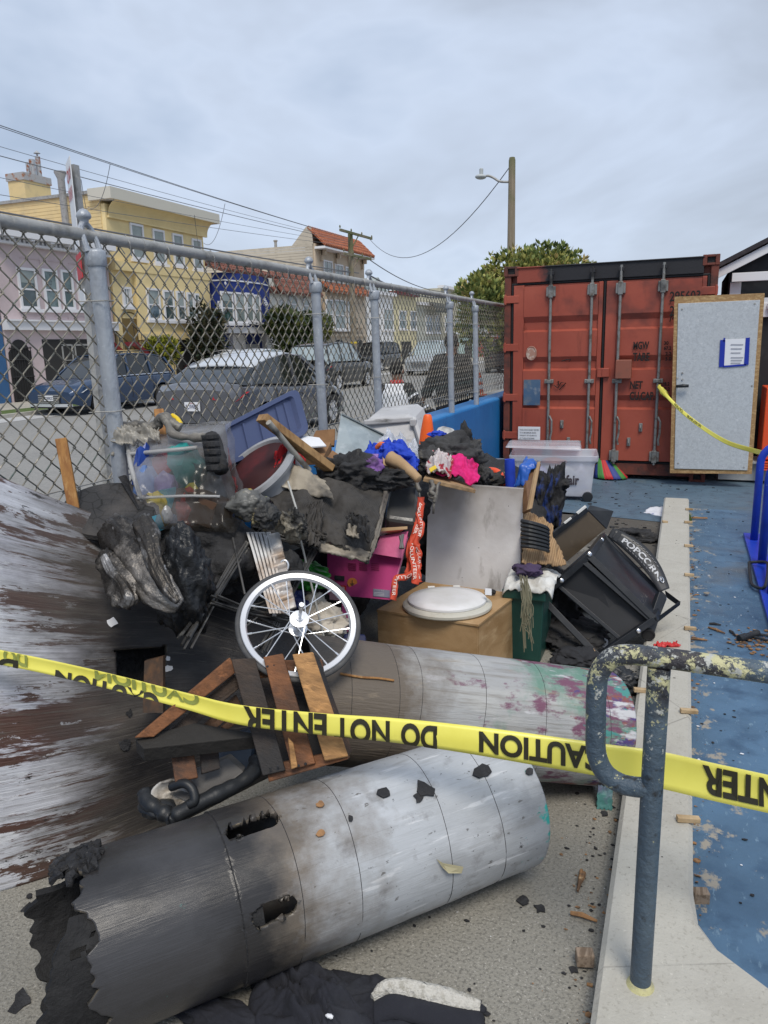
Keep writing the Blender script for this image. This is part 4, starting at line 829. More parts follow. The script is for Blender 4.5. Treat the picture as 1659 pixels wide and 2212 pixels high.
mb = MB(); mb.tube([(-18, uy, 0), (-18, uy, uz)], [.2, .14], 12); mb.build('pole', WOODP, up_, smooth='auto')
for ya_, yb_, yp1, yp2 in ((730, 798, 521, 516), (738, 796, 563, 560)):
    a = Xp(ya_, yp1, -18); e = Xp(yb_, yp2, -18); mb = MB(); mb.bar((-17.85, a.y, e.z-.05), (-17.85, e.y, e.z), .1, .13); mb.bar((-17.85, uy+.9, e.z), (-17.85, uy, e.z-.7), .04, .05)
    for k in range(4): mb.lathe([(.03, 0), (.05, .06), (.03, .14)], (-17.85, lerp(a.y, e.y, k/3), e.z+.05), k=8)
    mb.build('crossarm', WOODP, up_)
mb = MB()
for z in (.8, 1.3, 1.8): mb.lathe([(.2, z), (.2, z+.1)], (-18, uy, 0), k=12)
mb.build('reflector_band', mat('yellow_band', (.6, .45, .05), .5), up_)
WIRE = mat('cable_black', (.14, .145, .16), .6)
def cable(name, label, P, r, sag=0., grp='overhead cables', n=24):
    a, b_ = V(P[0]), V(P[1]); mb = MB(); mb.tube([lerp(a, b_, t/n)-V((0, 0, sag*4*(t/n)*(1-t/n))) for t in range(n+1)], r, 5, cap=False)
    return tag(mb.build(name, WIRE), label, 'cable', grp)
pt = V((-17.85, uy+1.5, uz-.25))
def wpx(x, y, X=-18): return Xp(x, y, X)
for i, (y, yt, r) in enumerate(((262, 512, .013), (266, 514, .011), (308, 520, .008), (328, 524, .013), (375, 528, .008), (412, 533, .009))):
    a = wpx(0, y); e = wpx(745+i*6, yt); d = (a-e); cable('power_line', ('thick paired overhead line highest in the sky', 'second overhead line just under the highest one', 'thin overhead line passing the chimney flues', 'overhead line crossing just above the yellow roof', 'fine overhead line crossing the chimney', 'lowest thin overhead line above the fence rail')[i], (e, a+d*.3), r, .15)
a = wpx(0, 452); e = wpx(775, 590); cable('telephone_cable', 'thick black telephone cable running along just over the fence rail', (e, a+(a-e)*.3), .03, .1)
a = wpx(0, 456); cable('telephone_cable', 'thinner black cable strung beneath the thick telephone cable', (e, a+(a-e)*.3+V((0, 0, -.15))), .018, .25)
lpt = Yp(1100, 362, 24.0); cable('lamp_cable', 'long sagging cable from the utility pole to the street lamp', (wpx(798, 516), lpt), .015, 1.75)
for i, (x0, y0, x1, y1, sg) in enumerate(((238, 354, 190, 447, .5), (175, 388, 190, 447, .5), (486, 440, 440, 525, .6), (420, 465, 430, 535, .3))): cable('service_drop', ('curved service wire dropping to the yellow side wall', 'looped service wire near the street sign top', 'service wire dropping past the yellow cornice corner', 'short service wire hanging over the upper yellow windows')[i], (wpx(x0, y0), Xp(x1, y1, -21.8)), .010, sg)
cable('far_cable', 'cable falling right from the utility pole toward the far houses', (wpx(797, 560), Xp(985, 630, -18)), .03, .6); cable('far_cable', 'lower cable running right behind the fence rail', (wpx(790, 590), Xp(985, 640, -18)), .05, .6)
cp = V((-6.12, 23.86, .02))
cone = empty('traffic_cone', cp, 'small orange and white striped traffic cone on the far sidewalk edge by the wall', 'traffic cone'); cone['label'] = 'orange and white striped traffic cone standing in the street behind the blue wall'
CO = mat('cone_orange', (.75, .10, .02), .5)
def rcone(h): return lerp(.14, .03, h/.7)
for z0, z1, m in ((.03, .2, CO), (.2, .34, M['white']), (.34, .44, CO), (.44, .56, M['white']), (.56, .72, CO)):
    mb = MB(); mb.lathe([(rcone(z0), z0), (rcone(z1), z1)], (0, 0, 0), k=14); mb.build('stripe', m, cone, local=True, smooth='auto')
mb = MB(); mb.bb((-.18, -.18, 0), (.18, .18, .035)); mb.build('cone_base', CO, cone, local=True)
sg = Xp(171, 470, -4.3); stp = Xp(163, 358, -4.3); sx, sy = -4.3, sg.y
sign = empty('parking_sign', (sx, sy, 0), 'edge on white and red parking sign on a galvanised post behind the fence', 'sign')
mb = MB(); mb.bar((sx, sy, 0), (sx, sy, stp.z), .055, .055, (0, 1, 0)); mb.build('post', M['galv'], sign)
top = Xp(150, 345, -4.3).z; R_ = V((sin(1.0), cos(1.0), 0))
R_ = ray(157, 420); R_ = V((R_.x, R_.y, 0)).normalized(); R_ = (Matrix.Rotation(.11, 3, 'Z') @ R_)
nn = R_.cross(V((0, 0, 1))); c0 = V((sx, sy, 0))-nn*.04*(1 if nn.dot(fw) > 0 else -1)
for nm, z0, z1, m in (('sign_plate', top-.62, top, M['white']), ('red_sign_plate', top-.84, top-.66, mat('sign_red', (.5, .03, .03), .5)), ('lower_sign_plate', top-1.02, top-.92, M['white'])):
    mb = MB(); mb.quad([c0-R_*.15+V((0, 0, z0)), c0+R_*.15+V((0, 0, z0)), c0+R_*.15+V((0, 0, z1)), c0-R_*.15+V((0, 0, z1))], nn, .006); pl = mb.build(nm, m, sign)
    if nm == 'sign_plate':
        mb = MB(); nd = -nn if nn.dot(fw) > 0 else nn; q0 = c0+nd*.004
        for i, t in enumerate(('NO', 'PARKING')): rect_text(mb, t, q0-R_*.12+V((0, 0, z1-.15-i*.13)), R_*.24, (0, 0, .09))
        mb.build('sign_lettering', mat('sign_red_ink', (.45, .04, .04), .6), pl)

# ================================================================== people on the sidewalk
def skin_mesh(name, pts, edges, radii, m, parent, sub=2):
    me = bpy.data.meshes.new(name); me.from_pydata(pts, edges, []); me.materials.append(m)
    o = bpy.data.objects.new(name, me); COL.objects.link(o); o.parent = parent
    md = o.modifiers.new('skin', 'SKIN'); md.use_smooth_shade = True
    for i, v in enumerate(me.skin_vertices[0].data): v.radius = radii[i]; v.use_root = (i == 0)
    s_ = o.modifiers.new('sub', 'SUBSURF'); s_.levels = s_.render_levels = sub
    return o
def person(label, loc, rz, h, skin, hair, top, legs, shoes, arm_l, arm_r, bulk=1., name='person'):
    k = h/1.75; root = empty(name, loc, label, 'person', 'people walking along the sidewalk', rz)
    s = lambda *p: tuple(q*k for q in p); r = lambda a, b=None: (a*k*bulk, (b or a)*k*bulk)
    # local: facing +y.  skeleton of the whole body
    P = [s(0, 0, .95), s(0, 0, 1.15), s(0, 0, 1.36), s(0, 0, 1.47), s(0, .02, 1.55), s(0, .02, 1.66)]
    E = [(i, i+1) for i in range(5)]; Rr = [r(.14, .1), r(.13, .1), r(.15, .1), (.055*k, .055*k), (.085*k, .095*k), (.075*k, .085*k)]
    def chain(base, pts, rad):
        b_ = base
        for p, q in zip(pts, rad): P.append(s(*p)); Rr.append((q*k, q*k)); E.append((b_, len(P)-1)); b_ = len(P)-1
        return b_
    for sg_, arm in ((-1, arm_l), (1, arm_r)):
        chain(2, [(sg_*.17, 0, 1.38)]+arm, [.06, .045, .035, .03])
        chain(0, [(sg_*.1, 0, .86), (sg_*.1, .05*sg_, .48), (sg_*.1, -.06*sg_, .1), (sg_*.1, -.06*sg_+.1, .05)], [.085, .06, .042, .04])
    skin_mesh('body', P, E, Rr, skin, root)
    n0 = len(P); jp = P[:4]; 
    TP = [s(0, 0, .82), s(0, 0, 1.0), s(0, 0, 1.2), s(0, 0, 1.38), s(0, 0, 1.45)]; TE = [(0, 1), (1, 2), (2, 3), (3, 4)]; TR = [r(.185, .13), r(.175, .13), r(.18, .135), r(.16, .115), r(.075, .07)]
    for sg_, arm in ((-1, arm_l), (1, arm_r)):
        b_ = 3
        for p, q in zip([(sg_*.18, 0, 1.39)]+arm[:2], [.085, .07, .058]): TP.append(s(*p)); TR.append(r(q)); TE.append((b_, len(TP)-1)); b_ = len(TP)-1
    skin_mesh('jacket', TP, TE, TR, top, root)
    LP = [s(0, 0, .93)]; LE = []; LR = [r(.15, .11)]
    for sg_ in (-1, 1):
        b_ = 0
        for p, q in zip([(sg_*.1, 0, .84), (sg_*.1, .05*sg_, .48), (sg_*.1, -.06*sg_, .11)], [.105, .082, .07]): LP.append(s(*p)); LR.append(r(q)); LE.append((b_, len(LP)-1)); b_ = len(LP)-1
    skin_mesh('trousers', LP, LE, LR, legs, root)
    for sg_ in (-1, 1):
        mb = MB(); mb.blob(s(sg_*.1, -.06*sg_+.06, .045), s(.05, .14, .05), 2, .05, flat=.0); mb.build('shoe', shoes, root, local=True, smooth=True)
    mb = MB(); mb.blob(s(0, -.005, 1.66), s(.095, .105, .105), 3, .12, 6.); mb.build('hair', hair, root, local=True, smooth=True)
    mb = MB(); mb.blob(s(0, .115, 1.60), s(.014, .022, .022), 2, 0); mb.build('nose', skin, root, local=True, smooth=True)
    for sg_ in (-1, 1): mb = MB(); mb.blob(s(sg_*.095, .01, 1.61), s(.014, .025, .035), 2, 0); mb.build('ear', skin, root, local=True, smooth=True)
    mb = MB()
    for sg_ in (-1, 1): mb.blob(s(sg_*.035, .1, 1.635), s(.012, .008, .008), 2, 0)
    mb.build('eyes', M['blackpaint'], root, local=True)
    for sg_, arm in ((-1, arm_l), (1, arm_r)):   # hands with five fingers
        e = V(s(*arm[-1])); d = (V(s(*arm[-1]))-V(s(*arm[-2]))).normalized(); e1, e2 = frame_of(d); mb = MB(); mb.blob(e+d*.02*k, (.035*k, .028*k, .045*k), 2, 0)
        for q in range(4): mb.tube([e+d*.04*k+e1*(q-1.5)*.018*k, e+d*(.09+.01*(q in (1, 2)))*k+e1*(q-1.5)*.019*k, e+d*(.12+.012*(q in (1, 2)))*k+e1*(q-1.5)*.018*k+e2*.02*k], [.009*k, .008*k, .006*k], 6)
        mb.tube([e+e1*.03*k, e+e1*.055*k+d*.04*k, e+e1*.05*k+d*.075*k], [.011*k, .009*k, .007*k], 6)
        mb.build('hand', skin, root, local=True, smooth=True)
    return root
SKD = mat('brown_skin', (.16, .08, .05), .6); HAIRM = mat('black_hair', (.012, .01, .009), .8, bump=1.5, bs=60)
CLB = mat('black_coat', (.022, .022, .024), .9, layers=[lay((.05, .045, .04), 9, .55, .7)]); CLW = mat('white_quilted_jacket', (.72, .73, .75), .8, bump=.6, bs=14)
ad = Xp(975, 735, -3.05); 
person('adult in a long black coat and dark trousers walking away', (-3.05, ad.y, .02), -.15, 1.80, SKD, mat('greying_hair', (.03, .026, .024), .85), CLB, mat('navy_trousers', (.012, .014, .02), .9), M['blackplastic'], [(-.30, .0, 1.12), (-.42, -.02, .88), (-.44, -.02, .84)], [(.3, .0, 1.1), (.3, .12, .86), (.3, .14, .82)], 1.4)
chd = Xp(856, 776, -3.15)
kid = person('child in a white quilted vest with black sleeves and a red collar', (-3.15, chd.y, .02), -.1, 1.48, SKD, HAIRM, CLB, M['blackplastic'], M['blackplastic'], [(-.27, 0, 1.12), (-.3, .04, .88), (-.3, .05, .84)], [(.33, -.02, 1.14), (.56, .08, 1.02), (.6, .09, 1.0)], 1.05)
k = 1.48/1.75
mb = MB(); mb.grid(lambda u, v: V((.215*cos(v*2*pi)*(1-.30*max(0, u-.75)/.25), .165*sin(v*2*pi)*(1-.25*max(0, u-.8)/.2), lerp(.80, 1.44, u)+.012*sin(u*40)))*k, 24, 28); mb.build('vest', CLW, kid, local=True, smooth=True, solid=.02)
mb = MB(); mb.lathe([(.085*k, 1.43*k), (.1*k, 1.46*k), (.085*k, 1.5*k)], (0, 0, 0), k=18); mb.build('collar', mat('red_collar', (.4, .03, .03), .8), kid, local=True, smooth=True)
for sg_, pp in ((-1, [(-.22, 0, 1.26), (-.27, 0, 1.1)]), (1, [(.25, -.01, 1.27), (.4, .02, 1.1)])):
    for p in pp: mb = MB(); mb.lathe([(.085*k, -.012), (.085*k, .012)], V(p)*k, (sg_*.6, 0, -.8), 14); mb.build('sleeve_stripe', CLW, kid, local=True)
b = Xp(998, 848, -3.3); mb = MB(); mb.blob((-3.3, b.y, b.z-.16), (.2, .2, .42), 4, .25, 2.5, 3., rid=.06); mb.tube(spline([(-3.36, b.y, b.z+.2), (-3.3, b.y, b.z+.42), (-3.24, b.y, b.z+.2)], 6), .012, 6)
tag(mb.build('cloth_bag', mat('pale_denim', (.25, .36, .48), .9, layers=[lay((.36, .46, .56), 5, .5, .7)], bump=.5, bs=15), smooth=True), 'pale blue denim cloth bag carried beside the walking adult', 'bag')
# ================================================================== FOREGROUND: burnt tubes and ramp
def cylhit(x, y, c0, ax, R):
    d = ray(x, y); ax = ax.normalized(); oc = O-c0; dp = d-ax*d.dot(ax); op = oc-ax*oc.dot(ax)
    a = dp.dot(dp); b_ = 2*dp.dot(op); c = op.dot(op)-R*R; D_ = b_*b_-4*a*c
    if D_ < 0: return None
    t = (-b_-math.sqrt(D_))/(2*a); p = O+d*t; q = p-c0; L_ = q.dot(ax); e2 = V((-ax.y, ax.x, 0)); th = math.atan2(q.z, q.dot(e2)); return L_, th, p
# ---- nearest tube: u coordinate = metres from the clean right end
R1 = .226; A1 = (V((-1.13, 1.443, 0))-V((-.472, 2.196, 0))).normalized(); C1 = V((-.472, 2.196, R1)); E1 = V((-A1.y, A1.x, 0))
def c1(L_, th, R=R1): return C1+A1*L_+E1*(R*cos(th))+V((0, 0, R*sin(th)))
LOG1 = mat('peeling_tube_paint', (.40, .42, .445), .30, coord='UV', layers=[
    lay((.30, .31, .325), 1, .42, .66, st=(2.2, 5, 1)), lay((.50, .52, .55), 1, .5, .70, st=(5, 12, 1), f=.7), lay((.27, .28, .29), 1, .56, .72, st=(6, 210, 1), f=.6), lay((.10, .095, .09), 1, .64, .68, st=(24, 44, 1), f=.85), lay((.06, .06, .06), 55, .68, .71), lay((.62, .63, .65), 1, .62, .66, st=(3, 26, 1), f=.6),
    lay((.15, .125, .10), 3.2, .42, .70, ax=0, a=.38, b=.90, gw=.55, det=10, r=.7), lay((.06, .057, .055), 3.5, .45, .75, ax=0, a=.50, b=1.05, gw=.6, st=(1, 1, 1)), lay((.19, .18, .165), 1, .58, .72, st=(5, 25, 1), f=.5), lay((.11, .10, .095), 9, .58, .7, f=.6),
    lay((.026, .025, .026), 3, .42, .62, ax=0, a=.68, b=1.02, gw=.75, det=10, r=.68), lay((.06, .06, .065), 2.5, .55, .7, f=.6, ax=0, a=.4, b=1, gw=.2), lay((.03, .27, .32), 22, .735, .745), lay((.03, .34, .30), 9, .60, .64, ax=0, a=.12, b=-.02, gw=.2, det=8)], bump=.16, bs=1, bst=(10, 160, 1))
SEAM1 = [.165, .345, .63, .80, .955]
def rad1(L_, th):
    r = R1+.0018*frac((L_*3, th*2, 0), 1.3)
    if L_ > .956: r -= .0035
    return r
slots = []
for (xa, ya), (xb, yb) in (((488, 1803), (598, 1766)), ((545, 1990), (640, 1948))):
    h0 = cylhit(xa, ya, C1, A1, R1); h1 = cylhit(xb, yb, C1, A1, R1); slots.append((h0[0], h0[1], h1[0], h1[1]))
def inslot(L_, th, w=.031):
    for a, ta, b_, tb_ in slots:
        c = V((L_, th*R1)); p = V((a, ta*R1)); q = V((b_, tb_*R1)); d = q-p; l = d.length; t = max(.02/l*1.2, min(1-.02/l*1.2, (c-p).dot(d)/d.length_squared)); 
        if (c-(p+d*t)).length < w*(1+.16*frac((L_*40, th*12, 3), 1.)): return True
    return False
def Lend(th):
    # ragged burnt left end, deeper bite low at the front
    return 1.30+.035*frac((cos(th)*3, sin(th)*3, 1), 1.4)+.008*frac((cos(th)*9, sin(th)*9, 5), 1.5)-.10*max(0, sin(-th-.1))*max(0, -cos(th))
tube1 = empty('burnt_tube', (-.85, 1.7, 0), 'nearest fallen plywood tube, silver painted at one end and charred black at the other', 'tube')
mb = MB(); NU, NV = 240, 270
US = sorted([i/NU for i in range(NU+1)]+[(s_+d)/1.30 for s_ in SEAM1 for d in (-.004, -.0012, .0005, .0012, .004)])
def slotsd(L_, th, w=.0255):
    best = (9, V((0, 0)))
    for a, ta, b_, tb_ in slots:
        c = V((L_, th*R1)); p = V((a, ta*R1)); q = V((b_, tb_*R1)); d = q-p; l = d.length; t = max(.024/l, min(1-.024/l, (c-p).dot(d)/d.length_squared)); e = c-(p+d*t)
        sd_ = e.length-w*(1+.10*frac((L_*30, th*9, 3), 1.))
        if sd_ < best[0]: best = (sd_, e.normalized() if e.length > 1e-6 else V((0, 1)))
    return best
def g1(u, v):
    th = -pi+2*pi*v; L_ = u*Lend(th); sd_, e = slotsd(L_, th)
    if abs(sd_) < .0048: L_ -= e.x*sd_; th -= e.y*sd_/R1
    return c1(L_, th, rad1(L_, th))
mb.grid(g1, NU, NV, us=US, keep=lambda u, v: slotsd(u*Lend(-pi+2*pi*v), -pi+2*pi*v)[0] > -.0015, uvf=lambda u, v: (u*Lend(-pi+2*pi*v), (-pi+2*pi*v)*R1))
RAW = mat('scorched_edge', (.10, .085, .065), .85, layers=[lay((.03, .028, .025), 30, .4, .6), lay((.25, .2, .13), 50, .6, .7)], bump=.6, bs=60)
o = mb.build('outer_shell', LOG1, tube1, smooth=True, solid=.014, so=1); o.data.materials.append(RAW); o.modifiers['solid'].material_offset_rim = 1; o.modifiers['solid'].material_offset = 0
mb = MB()
for k, s_ in enumerate(SEAM1): mb.tube([c1(s_+(.006*sin(t*pi/90*2+k) if k < 4 else 0), t*pi/90, rad1(s_-.003, t*pi/90)-.0002) for t in range(180)], .0010 if k != 4 else .0018, 5, closed=True)
mb.build('seam', M['char'], tube1, kind='stuff')
mb = MB()
def linend(th): return 1.42+.03*frac((cos(th)*4, sin(th)*4, 2), 1.3)-.12*max(0, sin(th))**2
mb.grid(lambda u, v: c1(lerp(.9, linend(-pi*1.08+1.5*pi*v), u), -pi*1.08+1.5*pi*v, R1-.022+.006*frac((u*5, v*7, 0), 1.)), 40, 90, keep=lambda u, v: not (u > .55 and frac((u*5, v*9, 7), 1.) > .35))
mb.build('charred_liner', mat('black_char', (.010, .010, .011), .8, layers=[lay((.025, .025, .026), 14, .5, .75)], bump=1.2, bs=26), tube1, smooth=False, solid=.02)
for k, (th, L0, l, w) in enumerate(((2.05, 1.24, .13, .10), (2.35, 1.26, .11, .09), (1.8, 1.26, .07, .08), (-2.6, 1.25, .10, .16), (2.75, 1.26, .09, .07))):
    mb = MB(); mb.grid(lambda u, v: c1(L0+l*u+.02*frac((v*5, k, u), 2), th+(v-.5)*w/R1*2+.03*frac((u*4, v*4, k), 2.), R1+.004-.03*u*u+.012*frac((u*7, v*7, k), 1.5)), 12, 10, keep=lambda u, v: frac((u*3, v*3, k*3), 1.7)+u*.5 < .45)
    mb.build('charred_flap', M['char'], tube1, solid=.012)
# ---- second tube
R2 = .219; A2 = V((cos(3.748)*cos(.242), sin(3.748)*cos(.242), sin(.242))); C2 = V((-.219, 2.783, .217)); E2 = V((-A2.y, A2.x, 0)).normalized(); U2 = A2.cross(E2)
if U2.z < 0: U2 = -U2
def c2(L_, th, R=R2): return C2+A2*L_+E2*(R*cos(th))+U2*(R*sin(th))
LOG2 = mat('graffiti_tube_paint', (.33, .335, .34), .55, coord='UV', layers=[
    lay((.42, .42, .41), 1, .45, .66, st=(3, 8, 1)), lay((.20, .185, .165), 1, .5, .7, st=(5, 70, 1), f=.8),
    lay((.13, .24, .19), 3.4, .50, .64, ax=0, a=.62, b=.05, gw=.35, det=9, r=.66), lay((.16, .065, .11), 3.6, .57, .64, ax=0, a=1.0, b=.1, gw=.22, st=(1.3, 2.4, 1), det=9, r=.7), lay((.22, .075, .06), 4, .62, .66, ax=0, a=.6, b=0, gw=.22, st=(1.5, 2.2, 1), det=9, r=.7),
    lay((.075, .05, .17), 6, .63, .67, ax=0, a=.5, b=0, gw=.26, st=(1.6, 2.6, 1), det=9, r=.7), lay((.06, .24, .22), 6, .62, .66, ax=0, a=.3, b=0, gw=.26, st=(1.6, 2.6, 1), det=9, r=.7), lay((.50, .50, .52), 5, .60, .66, st=(1.2, 4, 1), det=8, ax=0, a=.5, b=0, gw=.1),
    lay((.12, .098, .078), 2.6, .42, .68, ax=0, a=.5, b=1.1, gw=.8, det=10, r=.68), lay((.30, .24, .17), 1, .62, .72, st=(5, 20, 1), f=.6), lay((.035, .032, .03), 3, .45, .65, ax=0, a=.8, b=1.4, gw=.7)], bump=.4, bs=1, bst=(12, 120, 1))
SEAM2 = [.10, .36, .60, .84, .92, 1.08]
def rad2(L_, th):
    r = R2+.0018*frac((L_*3, th*2, 9), 1.3)
    return r
tube2 = empty('graffiti_tube', (-.9, 2.73, 0), 'second fallen tube lying behind with green and purple graffiti paint', 'tube')
mb = MB(); mb.grid(lambda u, v: c2(u*1.22, -pi+2*pi*v, rad2(u*1.22, -pi+2*pi*v)), 220, 90, uvf=lambda u, v: (u*1.22, (-pi+2*pi*v)*R2))
o = mb.build('outer_shell', LOG2, tube2, smooth=True, solid=.014, so=1); o.data.materials.append(RAW); o.modifiers['solid'].material_offset_rim = 1
mb = MB()
for k, s_ in enumerate(SEAM2): mb.tube([c2(s_+.008*sin(t*pi/90*2+k), t*pi/90, rad2(s_, t*pi/90)-.0002) for t in range(180)], .0009, 5, closed=True)
mb.build('seam', M['char'], tube2, kind='stuff')
mb = MB(); tw = [cylhit(x, y, C2, A2, R2+.008)[2] for x, y in ((1348-520, 2640-1180), (782, 1463), (850, 1469))] if 0 else [cylhit(x, y, C2, A2, R2+.006)[2] for x, y in ((735, 1455), (780, 1463), (815, 1465), (851, 1470))]
mb.tube(spline(tw, 4), [.004]*13, 6); tag(mb.build('twig', M['wood']), 'thin burnt stick lying along the top of the graffiti tube', 'stick')

# ---- big curved ramp panel on the left
top = [Xp(-90, 985, -2.14), Xp(0, 1030, -2.14), Xp(200, 1108, -2.12), Xp(350, 1160, -2.05), V((-1.75, 2.72, .69)), V((-1.55, 2.88, .47))]
bot = [Zp(-90, 1935, 0), Zp(0, 1926, 0), Zp(200, 1862, 0), Zp(400, 1772, 0), Zp(560, 1690, 0), Zp(690, 1630, 0)]
ts, bs_ = spline(top, 10), spline(bot, 10)
def pan(u, v, off=0.):
    i = u*(len(ts)-1); a = min(int(i), len(ts)-2); f = i-a
    T = lerp(ts[a], ts[a+1], f); B = lerp(bs_[a], bs_[a+1], f)
    p = lerp(B, T, v); nrm = (T-B).cross(bs_[min(a+1, len(ts)-2)+0]-bs_[a]) if 0 else V((.80, -.55, .25)); nrm.normalize()
    return p+nrm*(.13*sin(pi*v)**.9*(1-.35*u)+off+.004*frac((u*4, v*3, 0), 1.2))
hole = [(246, 1404), (290, 1402), (330, 1399), (362, 1393), (357, 1430), (351, 1470), (352, 1500), (338, 1512), (290, 1503), (258, 1490), (252, 1462), (255, 1447), (249, 1436), (254, 1424)]
PANM = mat('peeling_ramp_paint', (.55, .56, .60), .36, coord='UV', layers=[
    lay((.60, .61, .66), 1, .46, .62, st=(1.2, 26, 1), det=12, r=.74), lay((.36, .33, .42), 1, .5, .74, st=(1.2, 3, 1), f=.6), lay((.40, .40, .43), 1, .54, .58, st=(3, 110, 1), f=.75, det=8, r=.75), lay((.68, .69, .72), 1, .56, .60, st=(3, 75, 1), f=.85, det=10, r=.78),
    lay((.095, .05, .04), 1, .535, .56, st=(.9, 6.5, 1), ax=0, a=.0, b=.6, gw=.08, o=3.7, det=13, r=.72), lay((.12, .07, .055), 1, .565, .60, st=(2.6, 34, 1), det=11, r=.78, ax=0, a=.05, b=.55, gw=.12), lay((.62, .62, .65), 9, .70, .72, st=(1, 2, 1)),
    lay((.10, .058, .045), 3.2, .555, .568, st=(1, 3.4, 1), ax=0, a=.0, b=.7, gw=.08, det=14, r=.72, o=12.3), lay((.64, .65, .68), 7, .60, .612, st=(1, 3, 1), det=12, r=.72, ax=0, a=.9, b=.1, gw=.06), lay((.02, .018, .017), 9, .625, .64, st=(1, 2.2, 1), det=12, r=.72),
    lay((.085, .075, .068), 1, .36, .58, st=(.9, 2.2, 1), ax=0, a=-.05, b=.86, gw=.62, o=1.3, det=12, r=.7), lay((.13, .12, .105), 1, .54, .60, st=(3, 46, 1), det=10, r=.78, ax=0, a=.0, b=.8, gw=.1, f=.6),
    lay((.018, .017, .018), 1, .44, .68, st=(1.6, 2.4, 1), ax=0, a=.05, b=.86, gw=.55, o=9.1), lay((.15, .135, .115), 1, .57, .62, st=(3.5, 80, 1), f=.55, det=9, r=.78), lay((.6, .6, .6), 26, .735, .745), lay((.42, .04, .04), 5, .76, .84, f=.4)], bump=.35, bs=1, bst=(6, 150, 1))
ramp = empty('curved_ramp_panel', (-1.8, 1.9, 0), 'large curved plywood panel with peeling white paint and scorched black middle', 'panel')
mb = MB()
def kp(u, v): x, y, z = px(pan(u, v)); return not inpoly(x, y, hole)
mb.grid(pan, 170, 150, keep=kp, uvf=lambda u, v: (u*1.15, v*1.2))
o = mb.build('board', PANM, ramp, smooth=True, solid=.02, so=-1); o.data.materials.append(RAW); o.modifiers['solid'].material_offset_rim = 1
mb = MB(); mb.quad([Dp(x, y, d) for x, y, d in ((312, 1428, 2.70), (352, 1418, 2.70), (352, 1540, 2.62), (308, 1540, 2.62))], fw, .03)
WB = mat('scorched_stud', (.10, .05, .024), .8, layers=[lay((.05, .03, .02), 8, .4, .6, st=(5, 5, 1)), lay((.02, .02, .02), 3, .5, .65)], bump=.3, bs=20); mb.build('inner_stud', WB, ramp)
mb = MB(); mb.grid(lambda u, v: pan(lerp(.15, .8, u), lerp(.2, .8, v), -.16), 10, 8); mb.build('shade_backing', M['char'], ramp, solid=.01)  # black sheet added behind the panel to keep its hole dark

# ---- rubber disc, wooden stakes
DISC = mat('cracked_rubber', (.028, .028, .03), .8, layers=[lay((.008, .008, .008), 20, .05, .015, k='v'), lay((.065, .06, .058), 5, .5, .7), lay((.16, .06, .02), 4, .72, .78)], bump=.9, bs=35)
c = Dp(240, 1110, 2.98); n_ = (V((.25, -.30, .92))).normalized(); mb = MB(); mb.lathe([(.0, .0), (.17, .0), (.185, .008), (.185, .028), (.17, .034), (.0, .034)], c, n_, 40)
o = mb.build('rubber_disc', DISC, smooth='auto'); tag(o, 'cracked round black rubber disc wedged behind the ramp panel', 'disc')
mb = MB()
for k in range(16): a = k*pi/8; e1, e2 = frame_of(n_); mb.lathe([(.008, 0), (.006, .004)], c+n_*.033+(e1*cos(a)+e2*sin(a))*.168, n_, 6)
STK = mat('stake_wood', (.36, .175, .05), .65, layers=[lay((.24, .10, .028), 4, .4, .62, st=(9, 9, .8)), lay((.45, .25, .09), 6, .55, .7, st=(9, 9, .7))], bump=.3, bs=30, bst=(6, 6, .6))
for lab, (xa, ya), (xb, yb), d0, d1 in (('taller reddish wooden stake standing against the mesh above the ramp', (132, 948), (160, 1100), 2.92, 2.92), ('short tip of a wooden stake behind the melted clear bin', (343, 887), (352, 960), 3.35, 3.3)):
    a = Dp(xa, ya, d0); e = Dp(xb, yb, d1); mb = MB(); mb.bar(a, e, .042, .04, (.6, -.7, 0)); tag(mb.build('wooden_stake', STK, bevel=.003), lab, 'stake', 'wooden stakes')
mb = MB(); mb.quad([Dp(x, y, d) for x, y, d in ((255, 1030, 3.1), (268, 1026, 3.15), (308, 1098, 3.0), (298, 1100, 2.95))], fw, .03); tag(mb.build('charred_stick', M['char']), 'narrow charred stick poking up left of the melted clear bin', 'stick')

# ================================================================== pallet crate
PW_ = lambda n, c, ch: mat(n, c, .7, layers=[lay([x*.55 for x in c], 4, .4, .62, st=(1.5, 9, 9)), lay([min(1, x*1.35) for x in c], 7, .55, .7, st=(1, 10, 10)), lay((.02, .018, .018), 2.2, .5-ch, .68-ch)], bump=.4, bs=25, bst=(2, 6, 6))
PWA, PWB, PWC, PWD = PW_('charred_slat_wood', (.055, .035, .024), .12), PW_('brown_slat_wood', (.19, .075, .028), .02), PW_('light_slat_wood', (.38, .20, .075), -.06), PW_('dark_slat_wood', (.11, .055, .028), .08)
pal = empty('wooden_crate', Yp(640, 1660, 2.2), 'half burnt slatted wooden crate lying tilted on the fallen tubes', 'crate')
fr = (V((0, 0, 0))-fw).normalized()
def slab(name, P, m, t, d, bev=.003, jit=0):
    mb = MB(); q = [Dp(x, y, dd-.18) for (x, y), dd in zip(P, d)]
    n = (q[1]-q[0]).cross(q[3]-q[0]).normalized()
    if n.dot(fw) < 0: n = -n
    mb.quad(q, n, t); return mb.build(name, m, pal, bevel=bev)
slab('slat', [(499, 1424), (550, 1421), (616, 1664), (567, 1676)], PWA, .016, (2.50, 2.50, 2.36, 2.36))
slab('slat', [(568, 1419), (610, 1411), (681, 1649), (630, 1662)], PWB, .016, (2.50, 2.50, 2.36, 2.36))
slab('slat', [(631, 1413), (676, 1408), (752, 1633), (701, 1643)], PWC, .018, (2.49, 2.49, 2.35, 2.35))
